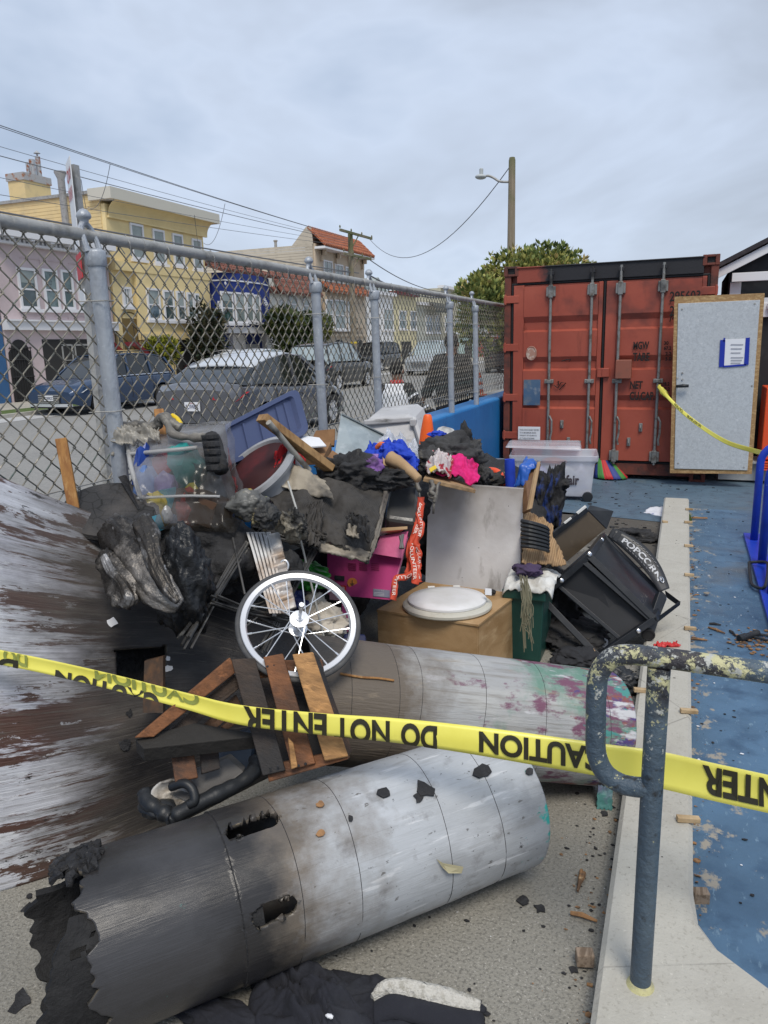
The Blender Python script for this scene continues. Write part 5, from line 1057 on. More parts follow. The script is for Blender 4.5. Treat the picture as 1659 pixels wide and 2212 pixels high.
slab('slat', [(622, 1593), (634, 1606), (643, 1657), (629, 1663)], PWC, .014, (2.36, 2.36, 2.35, 2.35))
slab('back_board', [(520, 1450), (688, 1428), (738, 1622), (578, 1668)], PWA, .015, (2.66, 2.66, 2.52, 2.52))  # dark board added so the gaps between the slats look dark
slab('end_board', [(677, 1409), (690, 1420), (762, 1622), (753, 1633)], PWD, .05, (2.50, 2.52, 2.40, 2.36))
slab('rail', [(550, 1428), (694, 1424), (700, 1450), (557, 1466)], PWB, .035, (2.535, 2.53, 2.52, 2.525))
slab('rail', [(575, 1655), (748, 1618), (752, 1640), (580, 1690)], PWB, .04, (2.385, 2.375, 2.365, 2.375))
slab('side_bar', [(497, 1420), (513, 1450), (332, 1592), (291, 1594)], PWB, .02, (2.50, 2.50, 2.36, 2.34))
slab('side_bar', [(506, 1456), (521, 1484), (392, 1590), (356, 1586)], PWA, .02, (2.52, 2.52, 2.42, 2.42))
slab('side_bar', [(511, 1500), (524, 1528), (456, 1582), (428, 1578)], PWD, .02, (2.54, 2.54, 2.47, 2.47))
slab('side_bar', [(515, 1538), (524, 1556), (486, 1580), (480, 1570)], PWD, .02, (2.52, 2.52, 2.48, 2.48))
slab('bottom_beam', [(292, 1597), (420, 1561), (560, 1540), (566, 1592)][:2]+[(575, 1588), (310, 1617)], mat('burnt_beam', (.022, .02, .018), .8, layers=[lay((.1, .05, .02), 5, .6, .75)], bump=.8, bs=25), .05, (2.36, 2.44, 2.44, 2.33))
slab('bottom_slat', [(366, 1606), (414, 1600), (428, 1680), (378, 1690)], PWB, .015, (2.42, 2.44, 2.40, 2.38))
slab('bottom_slat', [(430, 1602), (470, 1600), (476, 1660), (436, 1672)], PWD, .015, (2.46, 2.48, 2.44, 2.42))
mb = MB()
for x, y in ((592, 1438), (578, 1440), (650, 1432), (662, 1433), (645, 1654), (660, 1650), (715, 1633), (733, 1627), (584, 1660), (600, 1656)): mb.lathe([(.0045, 0), (.003, .002)], Dp(x, y, lerp(2.497, 2.355, (y-1424)/230)-.18), -fw, 7)
mb.build('nail', M['char'], pal)
q = cylhit(719, 1600, C1, A1, R1)
# ---- melted tray with a grey box inside
GREYM = mat('sooty_grey_plastic', (.115, .11, .105), .4, layers=[lay((.06, .055, .05), 3, .45, .7), lay((.32, .32, .33), 6, .62, .75)], bump=.2, bs=30)
tray = empty('melted_printer', Yp(420, 1740, 2.0), 'melted black plastic machine shell with a grey lid and pale inner bowl', 'machine')
mb = MB(); q = [Dp(x, y, d) for x, y, d in ((334, 1704, 2.28), (492, 1637, 2.36), (526, 1668, 2.30), (430, 1742, 2.20))]; mb.quad(q, fw, .05); mb.build('grey_lid', GREYM, tray, bevel=.006)
mb = MB(); mb.quad([Dp(x, y, d-.006) for x, y, d in ((403, 1686, 2.3), (447, 1668, 2.33), (452, 1676, 2.32), (408, 1696, 2.29))], fw, .004); mb.build('lid_recess', M['blackplastic'], tray)
NAV = mat('navy_shell', (.014, .025, .045), .35, layers=[lay((.03, .045, .07), 4, .5, .7)], bump=.1, bs=20)
mb = MB(); P = [(456, 1668, 2.42), (470, 1628, 2.46), (500, 1592, 2.50), (548, 1572, 2.52), (552, 1620, 2.45), (545, 1668, 2.38), (520, 1672, 2.36)]
mb.prism([Dp(*p) for p in P], fw*.06); mb.build('navy_shell', NAV, tray, bevel=.012)
mb = MB(); P = [Dp(x, y, d) for x, y, d in ((312, 1712, 2.26), (322, 1735, 2.23), (352, 1755, 2.2), (372, 1768, 2.19), (384, 1760, 2.19), (420, 1740, 2.2), (470, 1716, 2.24), (520, 1690, 2.29), (550, 1664, 2.34), (552, 1640, 2.38))]
mb.tube(spline(P, 6), [.024+.007*nz((i*.35, 1, 2), 1.) for i in range(55)], 9); mb.tube(spline([Dp(x, y, d) for x, y, d in ((370, 1700, 2.22), (398, 1692, 2.2), (416, 1706, 2.19), (420, 1730, 2.18), (408, 1738, 2.18))], 6), [.014]*25, 8)
mb.blob(Dp(345, 1745, 2.24), (.07, .05, .025), 3, .5, 4, 2)
mb.build('melted_rim', M['blackplastic'], tray, smooth=True)
BOWL = mat('scorched_bowl', (.5, .48, .45), .35, layers=[lay((.28, .2, .1), 4, .45, .6), lay((.06, .05, .04), 6, .55, .65)], bump=.2, bs=20)
c = Dp(375, 1716, 2.235); mb = MB(); mb.grid(lambda u, v: c+(rt*cos(v*2*pi)*.068+(up*.9+fw*.25)*sin(v*2*pi)*.045)*u+fw*(.03*(1-u*u))+V((0, 0, .006*frac((u*3, v*5, 0), 2.))), 8, 28); mb.build('bowl', BOWL, tray, smooth=True, solid=.006)

# ================================================================== push chair wheel
wc = Dp(645, 1348, 2.44); nw_ = (-fw*.79+(up*.97+rt*.27).normalized()*.61).normalized()
a1 = (rt-nw_*rt.dot(nw_)).normalized(); a2 = nw_.cross(a1); WR = .2035
wheel = empty('spoked_wheel', wc, 'white rimmed spoked wheel with grey tyre leaning on the debris', 'wheel')
mb = MB(); mb.tube([wc+(a1*cos(t*pi/36)+a2*sin(t*pi/36))*(WR-.0085) for t in range(72)], .0095, 10, closed=True); mb.build('tyre', M['rubber'], wheel, smooth=True)
mb = MB(); nn_ = 72; prof = [(.0, .010), (-.002, .012), (-.017, .010), (-.022, 0), (-.017, -.010), (-.002, -.012), (0, -.010)]; vs = []
for t in range(nn_):
    rdir = a1*cos(t*2*pi/nn_)+a2*sin(t*2*pi/nn_)
    for r_, h_ in prof: vs.append(wc+rdir*(WR-.015+r_)+nw_*h_)
k = len(prof); mb.add(vs, [(t*k+j, t*k+(j+1) % k, ((t+1) % nn_)*k+(j+1) % k, ((t+1) % nn_)*k+j) for t in range(nn_) for j in range(k)])
mb.build('rim', mat('white_alloy', (.58, .59, .62), .3, .45), wheel, smooth='auto')
mb = MB(); mb.lathe([(.0, -.034), (.03, -.034), (.031, -.028), (.014, -.024), (.012, 0), (.012, .024), (.014, .026), (.031, .03), (.031, .036), (.012, .037), (.011, .045), (0, .045)], wc, nw_, 18); hub = mb.build('hub', M['alu'], wheel, smooth='auto')
mb = MB(); mb.tube([wc+nw_*.04, wc+nw_*.105, wc+nw_*.108, wc+nw_*.13], [.006, .006, .0085, .0085], 8); mb.tube([wc-nw_*.03, wc-nw_*.06], .008, 8); mb.build('axle', M['alu'], hub)
for i in range(20):
    ang = i*2*pi/20; s = 1 if i % 2 else -1; ha = ang+(.9 if (i//2) % 2 else -.9)
    p = wc+(a1*cos(ha)+a2*sin(ha))*.026+nw_*.032*s; q = wc+(a1*cos(ang)+a2*sin(ang))*(WR-.036)+nw_*.003*s
    mb = MB(); mb.tube([p, q], .0019, 5); mb.tube([q-(q-p).normalized()*.014, q+(q-p).normalized()*.004], .0032, 5); mb.build('spoke', M['alu'], wheel)
# ================================================================== the burnt pile
def cloth(name, label, cat, c, r, m, seed, amp=.35, rid=.16, sub=5, fs=3.2, flat=None, R=None, group=None, parent=None):
    mb = MB(); mb.blob(c, r, sub, amp, fs, seed, R, flat, rid); o = mb.build(name, m, parent, smooth=True)
    return o if parent else tag(o, label, cat, group)
def ragsheet(C, nu, nv, amp=.03, fs=4., seed=0., edge=.06, sag=0., holes=None, rid=0., rag=.5, ef=7.):
    # C: 4 corner points bl, br, tr, tl; ragged edges, wrinkles along the normal
    bl, br, tr, tl = [V(p) for p in C]; n = (br-bl).cross(tl-bl).normalized()
    if n.dot(fw) > 0: n = -n
    def f(u, v):
        uu = u+edge*(nz((v*ef, seed, 0), 1.)+rag*nz((v*23, seed, 4), 1.))*(2*abs(u-.5))**3; vv = v+edge*(nz((u*ef, seed, 9), 1.)+rag*nz((u*23, seed, 7), 1.))*(2*abs(v-.5))**3
        p = bl*(1-uu)*(1-vv)+br*uu*(1-vv)+tr*uu*vv+tl*(1-uu)*vv
        return p+n*(amp*frac((u*fs, v*fs, seed), 1.)+sag*sin(pi*u)*sin(pi*v)+rid*1.3*(crease((u*fs, v*fs, seed+3), .9)-.45))
    mb = MB(); mb.grid(f, nu, nv, keep=holes); return mb
def dq(P): return [Dp(*p) for p in P]
Rz = lambda a: Matrix.Rotation(a, 3, fw)
def drape(name, label, cat, P, m, seed, amp=.04, rid=.05, nu=70, nv=56, fs=3.0, th=.006, group=None, edge=.07):
    mb = ragsheet(dq(P), nu, nv, amp*.7, fs, seed, edge*1.6, .05, rid=rid*.55, rag=.0, ef=2.4); return tag(mb.build(name, m, smooth=True, solid=th), label, cat, group)
# ---- melted clear bin with toys
CLR = frosted('smoky_clear_plastic', (.30, .31, .34), .5, .2, layers=[lay((.12, .10, .085), 2.2, .45, .62), lay((.5, .52, .58), 5, .58, .7), lay((.045, .04, .034), 1.4, .52, .70, ax=0, a=-.25, b=.25, gw=.5)], s=2.2, flo=.32, fhi=.64)
tb = Dp(385, 1060, 3.1)
tote = empty('melted_toy_bin', V((tb.x, tb.y, tb.z-.3)), 'melted smoke stained clear bin full of bright toys leaning on the fence', 'bin')
F = dq([(309, 1142, 2.90), (497, 1152, 2.86), (463, 928, 3.18), (258, 944, 3.20)]); nB = (fw*.9+V((0, 0, .25))).normalized()*.30
def totef(u, v, d=0.):
    bl, br, tr, tl = F; p = bl*(1-u)*(1-v)+br*u*(1-v)+tr*u*v+tl*(1-u)*v
    rnd = max(0, (abs(u-.5)-.40)/.10)**2*.05+max(0, (abs(v-.5)-.40)/.10)**2*.05
    rib = (.012 if .30 < v < .335 or .78 < v < .82 else 0)
    w = .035*frac((u*2.2, v*2.2, 1), 1.)+max(0, u-.6)*.10*frac((u*5, v*6, 3), 1.2)
    return p+fw*(rnd-w-rib+d*1.0+.015*sin(v*9))
mb = MB(); mb.grid(totef, 40, 34)
for (s0, s1) in (((0, 0), (1, 0)), ((1, 0), (1, 1)), ((1, 1), (0, 1)), ((0, 1), (0, 0))):
    mb.grid(lambda u, v, s0=s0, s1=s1: totef(lerp(s0[0], s1[0], u), lerp(s0[1], s1[1], u))+nB*v*(1+.15*nz((u*6, v*5, s0[0]), 1.)), 30, 12)
mb.build('bin_wall', CLR, tote, smooth=True)
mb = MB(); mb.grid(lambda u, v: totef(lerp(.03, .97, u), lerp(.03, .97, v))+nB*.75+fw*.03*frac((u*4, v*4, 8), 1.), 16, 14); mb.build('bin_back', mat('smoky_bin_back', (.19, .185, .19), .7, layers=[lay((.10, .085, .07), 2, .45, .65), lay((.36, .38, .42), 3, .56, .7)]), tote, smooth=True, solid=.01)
mb = MB(); mb.tube(spline([totef(0, 1), totef(.05, .6)-fw*.012, totef(0, .0)], 8), .010, 7); mb.tube(spline([totef(0, .31)-fw*.014, totef(.3, .325)-fw*.014, totef(.62, .335)-fw*.014, totef(.95, .33)-fw*.01], 8), .006, 7); mb.tube(spline([totef(.02, .80)-fw*.014, totef(.5, .80)-fw*.014, totef(.8, .82)-fw*.01], 8), .009, 7)
mb.build('moulded_rib', frosted('rib_clear', (.42, .42, .42), .6, flo=.5, fhi=.85), tote, smooth=True)
TOY = lambda n, c: mat(n, c, .35)
for nm, c, (x, y, d), r, s in (('blue_toy', (.015, .05, .26), (296, 1034, 3.05), (.04, .07, .14), 1), ('red_toy', (.40, .015, .03), (333, 1008, 3.06), (.075, .06, .10), 2), ('teal_toy', (.02, .26, .25), (383, 1010, 3.12), (.09, .08, .11), 3), ('green_toy', (.03, .12, .13), (412, 1012, 3.05), (.045, .03, .055), 4),
                            ('yellow_toy', (.55, .42, .03), (318, 1105, 2.96), (.06, .05, .08), 5), ('sky_toy', (.1, .35, .45), (352, 1075, 3.0), (.035, .03, .05), 6), ('brick_toy', (.33, .05, .03), (392, 1110, 2.95), (.05, .05, .10), 7), ('lemon_toy', (.55, .48, .06), (405, 1054, 3.0), (.022, .02, .022), 8), ('lilac_toy', (.25, .2, .4), (345, 1050, 3.05), (.05, .05, .06), 9), ('brown_toy', (.09, .05, .03), (425, 1095, 3.0), (.10, .07, .12), 10), ('white_toy', (.6, .6, .6), (352, 1112, 2.93), (.02, .02, .035), 11), ('azure_toy', (.08, .3, .4), (315, 1135, 2.92), (.05, .04, .04), 12), ('pale_blue_toy', (.12, .2, .42), (300, 1070, 3.06), (.05, .07, .12), 13)):
    bl_, br_, tr_, tl_ = F; nn_ = (br_-bl_).cross(tl_-bl_).normalized(); dd_ = ray(x, y); pp_ = O+dd_*((bl_-O).dot(nn_)/dd_.dot(nn_)); off_ = .115 if r[2] > .06 else .085 if r[2] > .04 else .06
    mb = MB(); mb.blob(pp_+fw*off_, r, 3, .5, 4, s) if s % 2 else mb.box(pp_+fw*off_, (r[0]*1.5, r[1]*1.5, r[2]*1.6), Matrix.Rotation(s*.5, 3, 'Y') @ Matrix.Rotation(s*.8, 3, 'Z')); mb.build(nm, TOY(nm, c), tote, smooth='auto')
MELT = mat('melted_film', (.15, .14, .125), .45, layers=[lay((.35, .33, .29), 7, .5, .66), lay((.03, .03, .03), 5, .5, .65)], bump=.9, bs=18)
for nm, P, r in (('melted_rim', [(232, 928, 3.25), (262, 940, 3.22), (300, 932, 3.22), (340, 922, 3.22), (348, 903, 3.2), (362, 915, 3.18), (375, 938, 3.14), (420, 945, 3.12), (462, 942, 3.1)], .017), ('melted_rim', [(250, 925, 3.25), (290, 920, 3.26), (330, 921, 3.24), (352, 900, 3.22), (372, 915, 3.2), (390, 925, 3.2)], .022), ('melted_rim', [(455, 940, 3.1), (470, 985, 3.05), (478, 1015, 3.0)], .030), ('melted_strand', [(262, 940, 3.22), (252, 965, 3.2), (242, 985, 3.19)], .008)):
    q = spline(dq(P), 8); mb = MB(); mb.tube(q, [r*(1+.5*nz((i*.4, r*50, 1), 1.)) for i in range(len(q))], 8); mb.build(nm, MELT if r < .03 else M['charcloth'], tote, smooth=True)
mb = ragsheet(dq([(240, 955, 3.16), (345, 948, 3.14), (340, 918, 3.22), (250, 925, 3.22)]), 40, 16, .03, 4, 3.3, .1, rid=.04); mb.build('melted_flap', frosted('melted_pale_film', (.40, .38, .34), .5, .3, s=8, flo=.45, fhi=.9), tote, smooth=True, solid=.004)
mb = MB(); mb.grid(lambda u, v: Dp(lerp(440, 470, v)+u*12-2, lerp(940, 1016, u), 3.02-.05*sin(pi*v)+.012*(int(u*9) % 2)), 27, 6); mb.build('melted_handle', M['charcloth'], tote, solid=.015)
mb = MB(); mb.tube(spline(dq([(372, 898, 3.24), (382, 905, 3.22), (390, 917, 3.2)]), 6), .012, 8); mb.build('yellow_ring', TOY('yellow_ring', (.7, .5, .02)), tote, smooth=True)
cloth('melted_plastic_lump', 'bulging melted grey plastic lump with yellow streaks right of the clear bin', 'plastic lump', Dp(538, 1092, 2.98), (.080, .07, .062), mat('melted_lump', (.06, .06, .058), .35, layers=[lay((.14, .14, .13), 3, .5, .65), lay((.5, .36, .02), 5, .61, .66), lay((.3, .33, .1), 12, .68, .72)], bump=.7, bs=14), 4.2, .35, .10)
cloth('melted_plastic_lump', 'lower melted dark lump with white crust under the grey lump', 'plastic lump', Dp(574, 1116, 2.94), (.055, .05, .048), mat('crusty_lump', (.03, .03, .03), .6, layers=[lay((.45, .38, .2), 9, .62, .68), lay((.2, .1, .03), 6, .58, .64)], bump=1.2, bs=18), 8.1, .5, .15)
# ---- foil bags and molten lump on the ramp
FOIL = mat('sooty_foil', (.42, .42, .43), .38, .55, layers=[lay((.05, .045, .04), 5, .40, .56), lay((.11, .09, .07), 8, .55, .66), lay((.52, .53, .56), 11, .64, .70), lay((.03, .08, .32), 16, .74, .76)], bump=1.3, bs=22, bst=(1, 1, .5))
FOILD = mat('smoked_foil', (.22, .21, .20), .35, .5, layers=[lay((.035, .032, .03), 4, .42, .58), lay((.24, .22, .20), 6, .55, .66), lay((.50, .50, .52), 9, .63, .68)], bump=1.4, bs=24)
def bag(name, label, P, w, m, seed):
    q = spline(dq(P), 9); n = len(q); mb = MB(); vs = []; k = 44
    for i, p in enumerate(q):
        t = i/(n-1); d = (q[min(i+1, n-1)]-q[max(i-1, 0)]).normalized(); e1 = d.cross(fw).normalized(); e2 = d.cross(e1)
        j_ = t*(len(w)-1); a = min(int(j_), len(w)-2); ww = lerp(w[a], w[a+1], j_-a)
        for j in range(k):
            an = 2*pi*j/k; rr = ww*(.80+.5*crease((cos(an)*1.5, sin(an)*1.5, t*1.6+seed), 1.)+.22*(crease((cos(an)*3, sin(an)*3, t*3+seed*2), 1.)-.4)+.10*nz((cos(an)*3, sin(an)*3, t*6), 1., seed)); vs.append(p+e1*cos(an)*rr+e2*sin(an)*rr*.6)
    mb.add(vs, [(i*k+j, i*k+(j+1) % k, (i+1)*k+(j+1) % k, (i+1)*k+j) for i in range(n-1) for j in range(k)]+[tuple(range(k-1, -1, -1)), tuple((n-1)*k+j for j in range(k))])
    o = mb.build(name, m, smooth=True); return tag(o, label, 'bag', 'burnt foil bags on the ramp')
bag('foil_bag', 'large crumpled silver foil bag with blue print draped down the ramp', [(240, 1140, 2.80), (272, 1175, 2.72), (308, 1232, 2.62), (345, 1278, 2.56), (388, 1310, 2.55)], [.06, .072, .062, .06, .022], FOILD, 1)
bag('foil_bag', 'white and blue folded foil bag collar above the large foil bag', [(306, 1124, 2.70), (322, 1165, 2.62), (332, 1212, 2.55), (362, 1272, 2.50), (384, 1300, 2.48)], [.034, .034, .026, .020, .010], FOIL, 6)
bag('foil_bag', 'small twisted foil pouch left of the large foil bag', [(226, 1196, 2.70), (242, 1226, 2.66), (268, 1268, 2.60), (272, 1308, 2.57)], [.032, .05, .06, .035], FOILD, 3)
bag('foil_bag', 'thin bright foil strip on the edge of the small pouch', [(224, 1200, 2.64), (240, 1232, 2.60), (262, 1258, 2.56), (276, 1290, 2.53), (268, 1312, 2.53)], [.012, .016, .014, .02, .018], FOIL, 9)
cloth('molten_lump', 'shiny black molten plastic lump hanging on the ramp beside the foil bags', 'plastic lump', Dp(397, 1262, 2.66), (.10, .09, .19), mat('molten_black', (.012, .013, .015), .32, layers=[lay((.03, .032, .036), 6, .5, .7)], bump=1.3, bs=20), 5.5, .4, .16)
# ---- navy lid
LIDM = mat('navy_lid_plastic', (.055, .075, .16), .5, layers=[lay((.07, .09, .18), 3, .5, .7), lay((.04, .05, .1), 1.4, .55, .7)], bump=.1, bs=40)
LC = [Dp(482, 1012, 3.62), Dp(668, 935, 4.10), Dp(642, 838, 4.15), Dp(464, 930, 3.68)]
lid = empty('storage_lid', LC[0], 'large navy blue ribbed plastic storage lid propped on the fence', 'lid')
lu = (LC[1]-LC[0]); lv = (LC[3]-LC[0]); ln = lu.cross(lv).normalized()
if ln.dot(fw) > 0: ln = -ln
def lpnt(u, v, d=0.): return LC[0]*(1-u)*(1-v)+LC[1]*u*(1-v)+LC[2]*u*v+LC[3]*(1-u)*v+ln*d
def rr_loop(m_, r, d):   # rounded rectangle loop
    o = []
    for cx_, cy_, a0 in ((1-m_-r, 1-m_-r*1.6, 0), (m_+r, 1-m_-r*1.6, pi/2), (m_+r, m_+r*1.6, pi), (1-m_-r, m_+r*1.6, 1.5*pi)):
        for k in range(7): a = a0+k*pi/12; o.append(lpnt(cx_+r*cos(a), cy_+r*1.6*sin(a), d))
    return o
loops = [rr_loop(0, .1, -.05), rr_loop(0, .1, .0), rr_loop(.015, .09, .012), rr_loop(.09, .07, .012), rr_loop(.11, .06, -.012)]
mb = MB(); k = 28
mb.add([p for l in loops for p in l], [(i*k+j, i*k+(j+1) % k, (i+1)*k+(j+1) % k, (i+1)*k+j) for i in range(4) for j in range(k)]+[tuple(4*k+j for j in range(k))]); mb.build('lid_tray', LIDM, lid, smooth='auto', solid=.006)
mb = MB()
for u in (.30, .48, .70, .80): mb.hexa([lpnt(u-.012, .14, -.013), lpnt(u+.012, .14, -.013), lpnt(u+.012, .84, -.013), lpnt(u-.012, .84, -.013)]+[lpnt(u-.008, .15, .0), lpnt(u+.008, .15, .0), lpnt(u+.008, .83, .0), lpnt(u-.008, .83, .0)])
mb.build('lid_rib', LIDM, lid)
# ---- grey rubbish can with red cloth
CANM = mat('grey_can_plastic', (.33, .34, .36), .45, layers=[lay((.22, .225, .23), 4, .5, .7), lay((.08, .08, .08), 2.5, .6, .75)], bump=.15, bs=30)
ca = Dp(548, 1010, 3.55); cax = (Dp(640, 1120, 3.75)-ca).normalized()
can = empty('rubbish_can', ca+cax*.3, 'tipped grey plastic rubbish can with red cloth inside', 'rubbish can')
mb = MB(); mb.lathe([(.165, .42), (.185, .1), (.19, .035), (.215, .035), (.222, .02), (.215, 0), (.195, 0), (.18, .03), (.16, .4)], ca, cax, 40); mb.build('can_body', CANM, can, smooth='auto')
mb = MB(); mb.lathe([(.0, .085), (.12, .08), (.178, .05), (.181, .01)], ca, cax, 32); mb.build('can_inside', mat('shaded_can_inside', (.035, .006, .008), .8, layers=[lay((.10, .01, .012), 4, .5, .65)]), can, smooth=True)  # dark disc paints the shade inside the can
REDC = mat('red_cloth', (.38, .012, .016), .85, layers=[lay((.2, .008, .01), 8, .5, .7)], bump=.5, bs=20)
for lb, P, sd_ in (('folded red cloth hanging over the rim of the grey can', [(592, 1012, 3.46), (636, 1000, 3.52), (628, 976, 3.66), (596, 980, 3.60)], 1.1), ('crumpled red cloth inside the grey can', [(520, 1040, 3.62), (600, 1030, 3.62), (606, 990, 3.74), (560, 985, 3.78)], 4.1), ('red cloth scrap behind the grey can beside the pipe', [(625, 996, 3.70), (660, 1000, 3.68), (652, 972, 3.80), (628, 974, 3.8)], 7.1), ('small red scrap at the left edge of the grey can', [(466, 1008, 3.42), (500, 1010, 3.44), (498, 992, 3.5), (468, 990, 3.48)], 10.1), ('red strip below the grey can rim', [(494, 1080, 3.36), (512, 1072, 3.38), (508, 1035, 3.44), (497, 1040, 3.42)], 13.1)):
    drape('red_cloth', lb, 'cloth', P, REDC, sd_, .05, .06, 30, 24, 3.5, .006, 'red cloth scraps')
# ---- plank, pipe, boards, sheet metal
def slabthing(name, label, cat, P, t, m, bev=.002):
    q = dq(P); n = (q[1]-q[0]).cross(q[3]-q[0]).normalized()
    if n.dot(fw) < 0: n = -n
    mb = MB(); mb.quad(q, n, t); return tag(mb.build(name, m, bevel=bev), label, cat)
PLK = mat('charred_plank', (.36, .22, .10), .75, layers=[lay((.22, .12, .05), 6, .45, .65, st=(6, 6, 1)), lay((.02, .018, .016), 3.5, .48, .60, ax=0, a=-.2, b=.35, gw=.4)], bump=.6, bs=22)
mb = MB(); mb.bar(Dp(565, 901, 3.35), Dp(712, 1012, 3.62), .07, .035, (0, .3, 1)); tag(mb.build('plank', PLK, bevel=.003), 'long splintered plank with a charred lower half lying across the pile', 'plank')
mb = MB(); mb.tube([Dp(580, 912, 3.32), Dp(625, 966, 3.45), Dp(668, 1016, 3.55)], .014, 10); tag(mb.build('pipe', mat('dirty_pipe', (.32, .31, .28), .5, layers=[lay((.06, .06, .06), 6, .5, .65)]), smooth='auto'), 'thin pale grey pipe lying beneath the splintered plank', 'pipe')
CARD = mat('brown_cardboard', (.24, .13, .06), .85, layers=[lay((.15, .075, .035), 5, .45, .65), lay((.04, .03, .025), 3, .6, .72)], bump=.4, bs=25)
CARDL = mat('tan_cardboard', (.40, .27, .15), .85, layers=[lay((.30, .19, .10), 4, .45, .65), lay((.06, .045, .03), 3, .63, .75)], bump=.3, bs=20)
GSH = mat('galvanised_sheet', (.33, .38, .40), .45, .45, layers=[lay((.26, .30, .32), 7, .45, .62), lay((.42, .46, .48), 14, .55, .7)], bump=.1, bs=30)
slabthing('brown_board', 'dark brown board standing behind the plank near the fence post', 'board', [(668, 962, 4.3), (722, 962, 4.3), (724, 926, 4.35), (682, 930, 4.35)], .02, CARD)
slabthing('brown_tray', 'brown tray of papers lying left of the metal sheet', 'tray', [(545, 990, 4.0), (700, 985, 3.95), (715, 955, 4.1), (560, 962, 4.15)], .05, CARD)
slabthing('white_sheet', 'crumpled white plastic sheet lying on the brown tray', 'sheet', [(618, 968, 3.93), (705, 962, 3.95), (690, 945, 4.1), (636, 938, 4.12)], .01, M['paper'])
slabthing('brown_board', 'short rusty brown board leaning against the sheet metal foot', 'board', [(705, 990, 3.8), (745, 1020, 3.75), (752, 995, 3.8), (718, 972, 3.85)], .02, CARD)
slabthing('metal_sheet', 'bent galvanised metal sheet standing in the middle of the pile', 'sheet metal', [(722, 985, 4.05), (775, 1000, 4.0), (845, 948, 4.2), (737, 893, 4.25)], .012, GSH)
mb = MB(); mb.quad(dq([(738, 892, 4.23), (848, 946, 4.18), (850, 952, 4.3), (742, 897, 4.4)]), (0, 0, -1), .008); tag(mb.build('metal_strip', GSH), 'narrow folded metal flange along the top of the galvanised sheet', 'sheet metal')
slabthing('purple_board', 'glossy dark purple panel beneath the clear plastic film', 'board', [(768, 1010, 3.98), (830, 985, 3.95), (848, 950, 4.15), (790, 975, 4.18)], .015, mat('purple_gloss', (.03, .015, .06), .15, layers=[lay((.15, .02, .05), 2, .55, .68)]))
FILM = frosted('clear_film', (.65, .68, .75), .5, .12, s=9, flo=.15, fhi=.75)
mb = ragsheet(dq([(800, 985, 3.92), (905, 990, 3.88), (900, 955, 4.1), (835, 935, 4.2)]), 40, 30, .05, 5, 3.3, .08, .03, rid=.03); tag(mb.build('plastic_film', FILM, smooth=True, solid=.003), 'crumpled clear plastic film over the dark purple panel', 'plastic film')
# ---- grey bin under the fence, white tub, traffic cone tip
GT = mat('grey_tote_plastic', (.43, .43, .44), .5, layers=[lay((.13, .125, .12), 4, .55, .68, st=(1, 1, 3)), lay((.52, .52, .53), 6, .5, .7)], bump=.15, bs=25)
gt = empty('grey_storage_bin', Dp(850, 960, 5.0), 'overturned pale grey storage bin with sooty sides below the child', 'bin')
mb = MB(); P0 = dq([(790, 985, 4.9), (918, 985, 4.85), (915, 945, 4.95), (782, 930, 5.0)]); P1 = dq([(800, 975, 5.3), (905, 970, 5.35), (890, 885, 5.3), (802, 890, 5.3)])
T0 = [Dp(792, 905, 5.0), Dp(893, 893, 4.98)]
mb.prism([Dp(*p) for p in ((772, 985, 4.95), (918, 990, 4.85), (905, 935, 4.9), (893, 905, 4.95), (880, 895, 4.97), (800, 902, 5.0), (786, 912, 5.0))], fw*.05+V((-.05, .38, .05))); mb.build('bin_body', GT, gt, bevel=.03)
mb = MB(); mb.bar(Dp(786, 913, 4.97), Dp(896, 905, 4.93), .03, .035); mb.bar(Dp(893, 903, 4.93), Dp(918, 985, 4.82), .03, .035); mb.build('bin_rim', GT, gt, bevel=.008)
mb = MB(); mb.box(Dp(893, 913, 4.9), (.045, .03, .05)); mb.build('bin_latch', GT, gt, bevel=.008)
c0 = Dp(922, 952, 4.7); mb = MB(); mb.lathe([(.05, -.02), (.044, .04), (.032, .12), (.026, .155), (.018, .165), (.0, .166)], c0, (.05, 0, 1), 18); tag(mb.build('traffic_cone', mat('bright_orange', (.80, .12, .015), .45), smooth='auto'), 'plain bright orange cone tip poking out of the pile', 'traffic cone')
tub = MB(); c0 = Dp(958, 960, 4.6); tx = (up*.95+rt*.25).normalized()
k = 40; prof = [(.085, -.05), (.075, .02), (.055, .09), (.035, .105), (0, .108)]; a1_, a2_ = frame_of(tx)
tub.add([c0+tx*h+(a1_*cos(j*2*pi/k)+a2_*sin(j*2*pi/k))*(r*(1+(.05 if j % 2 else 0))) for r, h in prof for j in range(k)], [(i*k+j, i*k+(j+1) % k, (i+1)*k+(j+1) % k, (i+1)*k+j) for i in range(len(prof)-1) for j in range(k)])
tag(tub.build('ribbed_tub', mat('sooty_white', (.55, .55, .54), .6, layers=[lay((.2, .2, .2), 6, .55, .7)]), smooth='auto'), 'upturned ribbed white plastic tub beside the orange cone tip', 'tub')
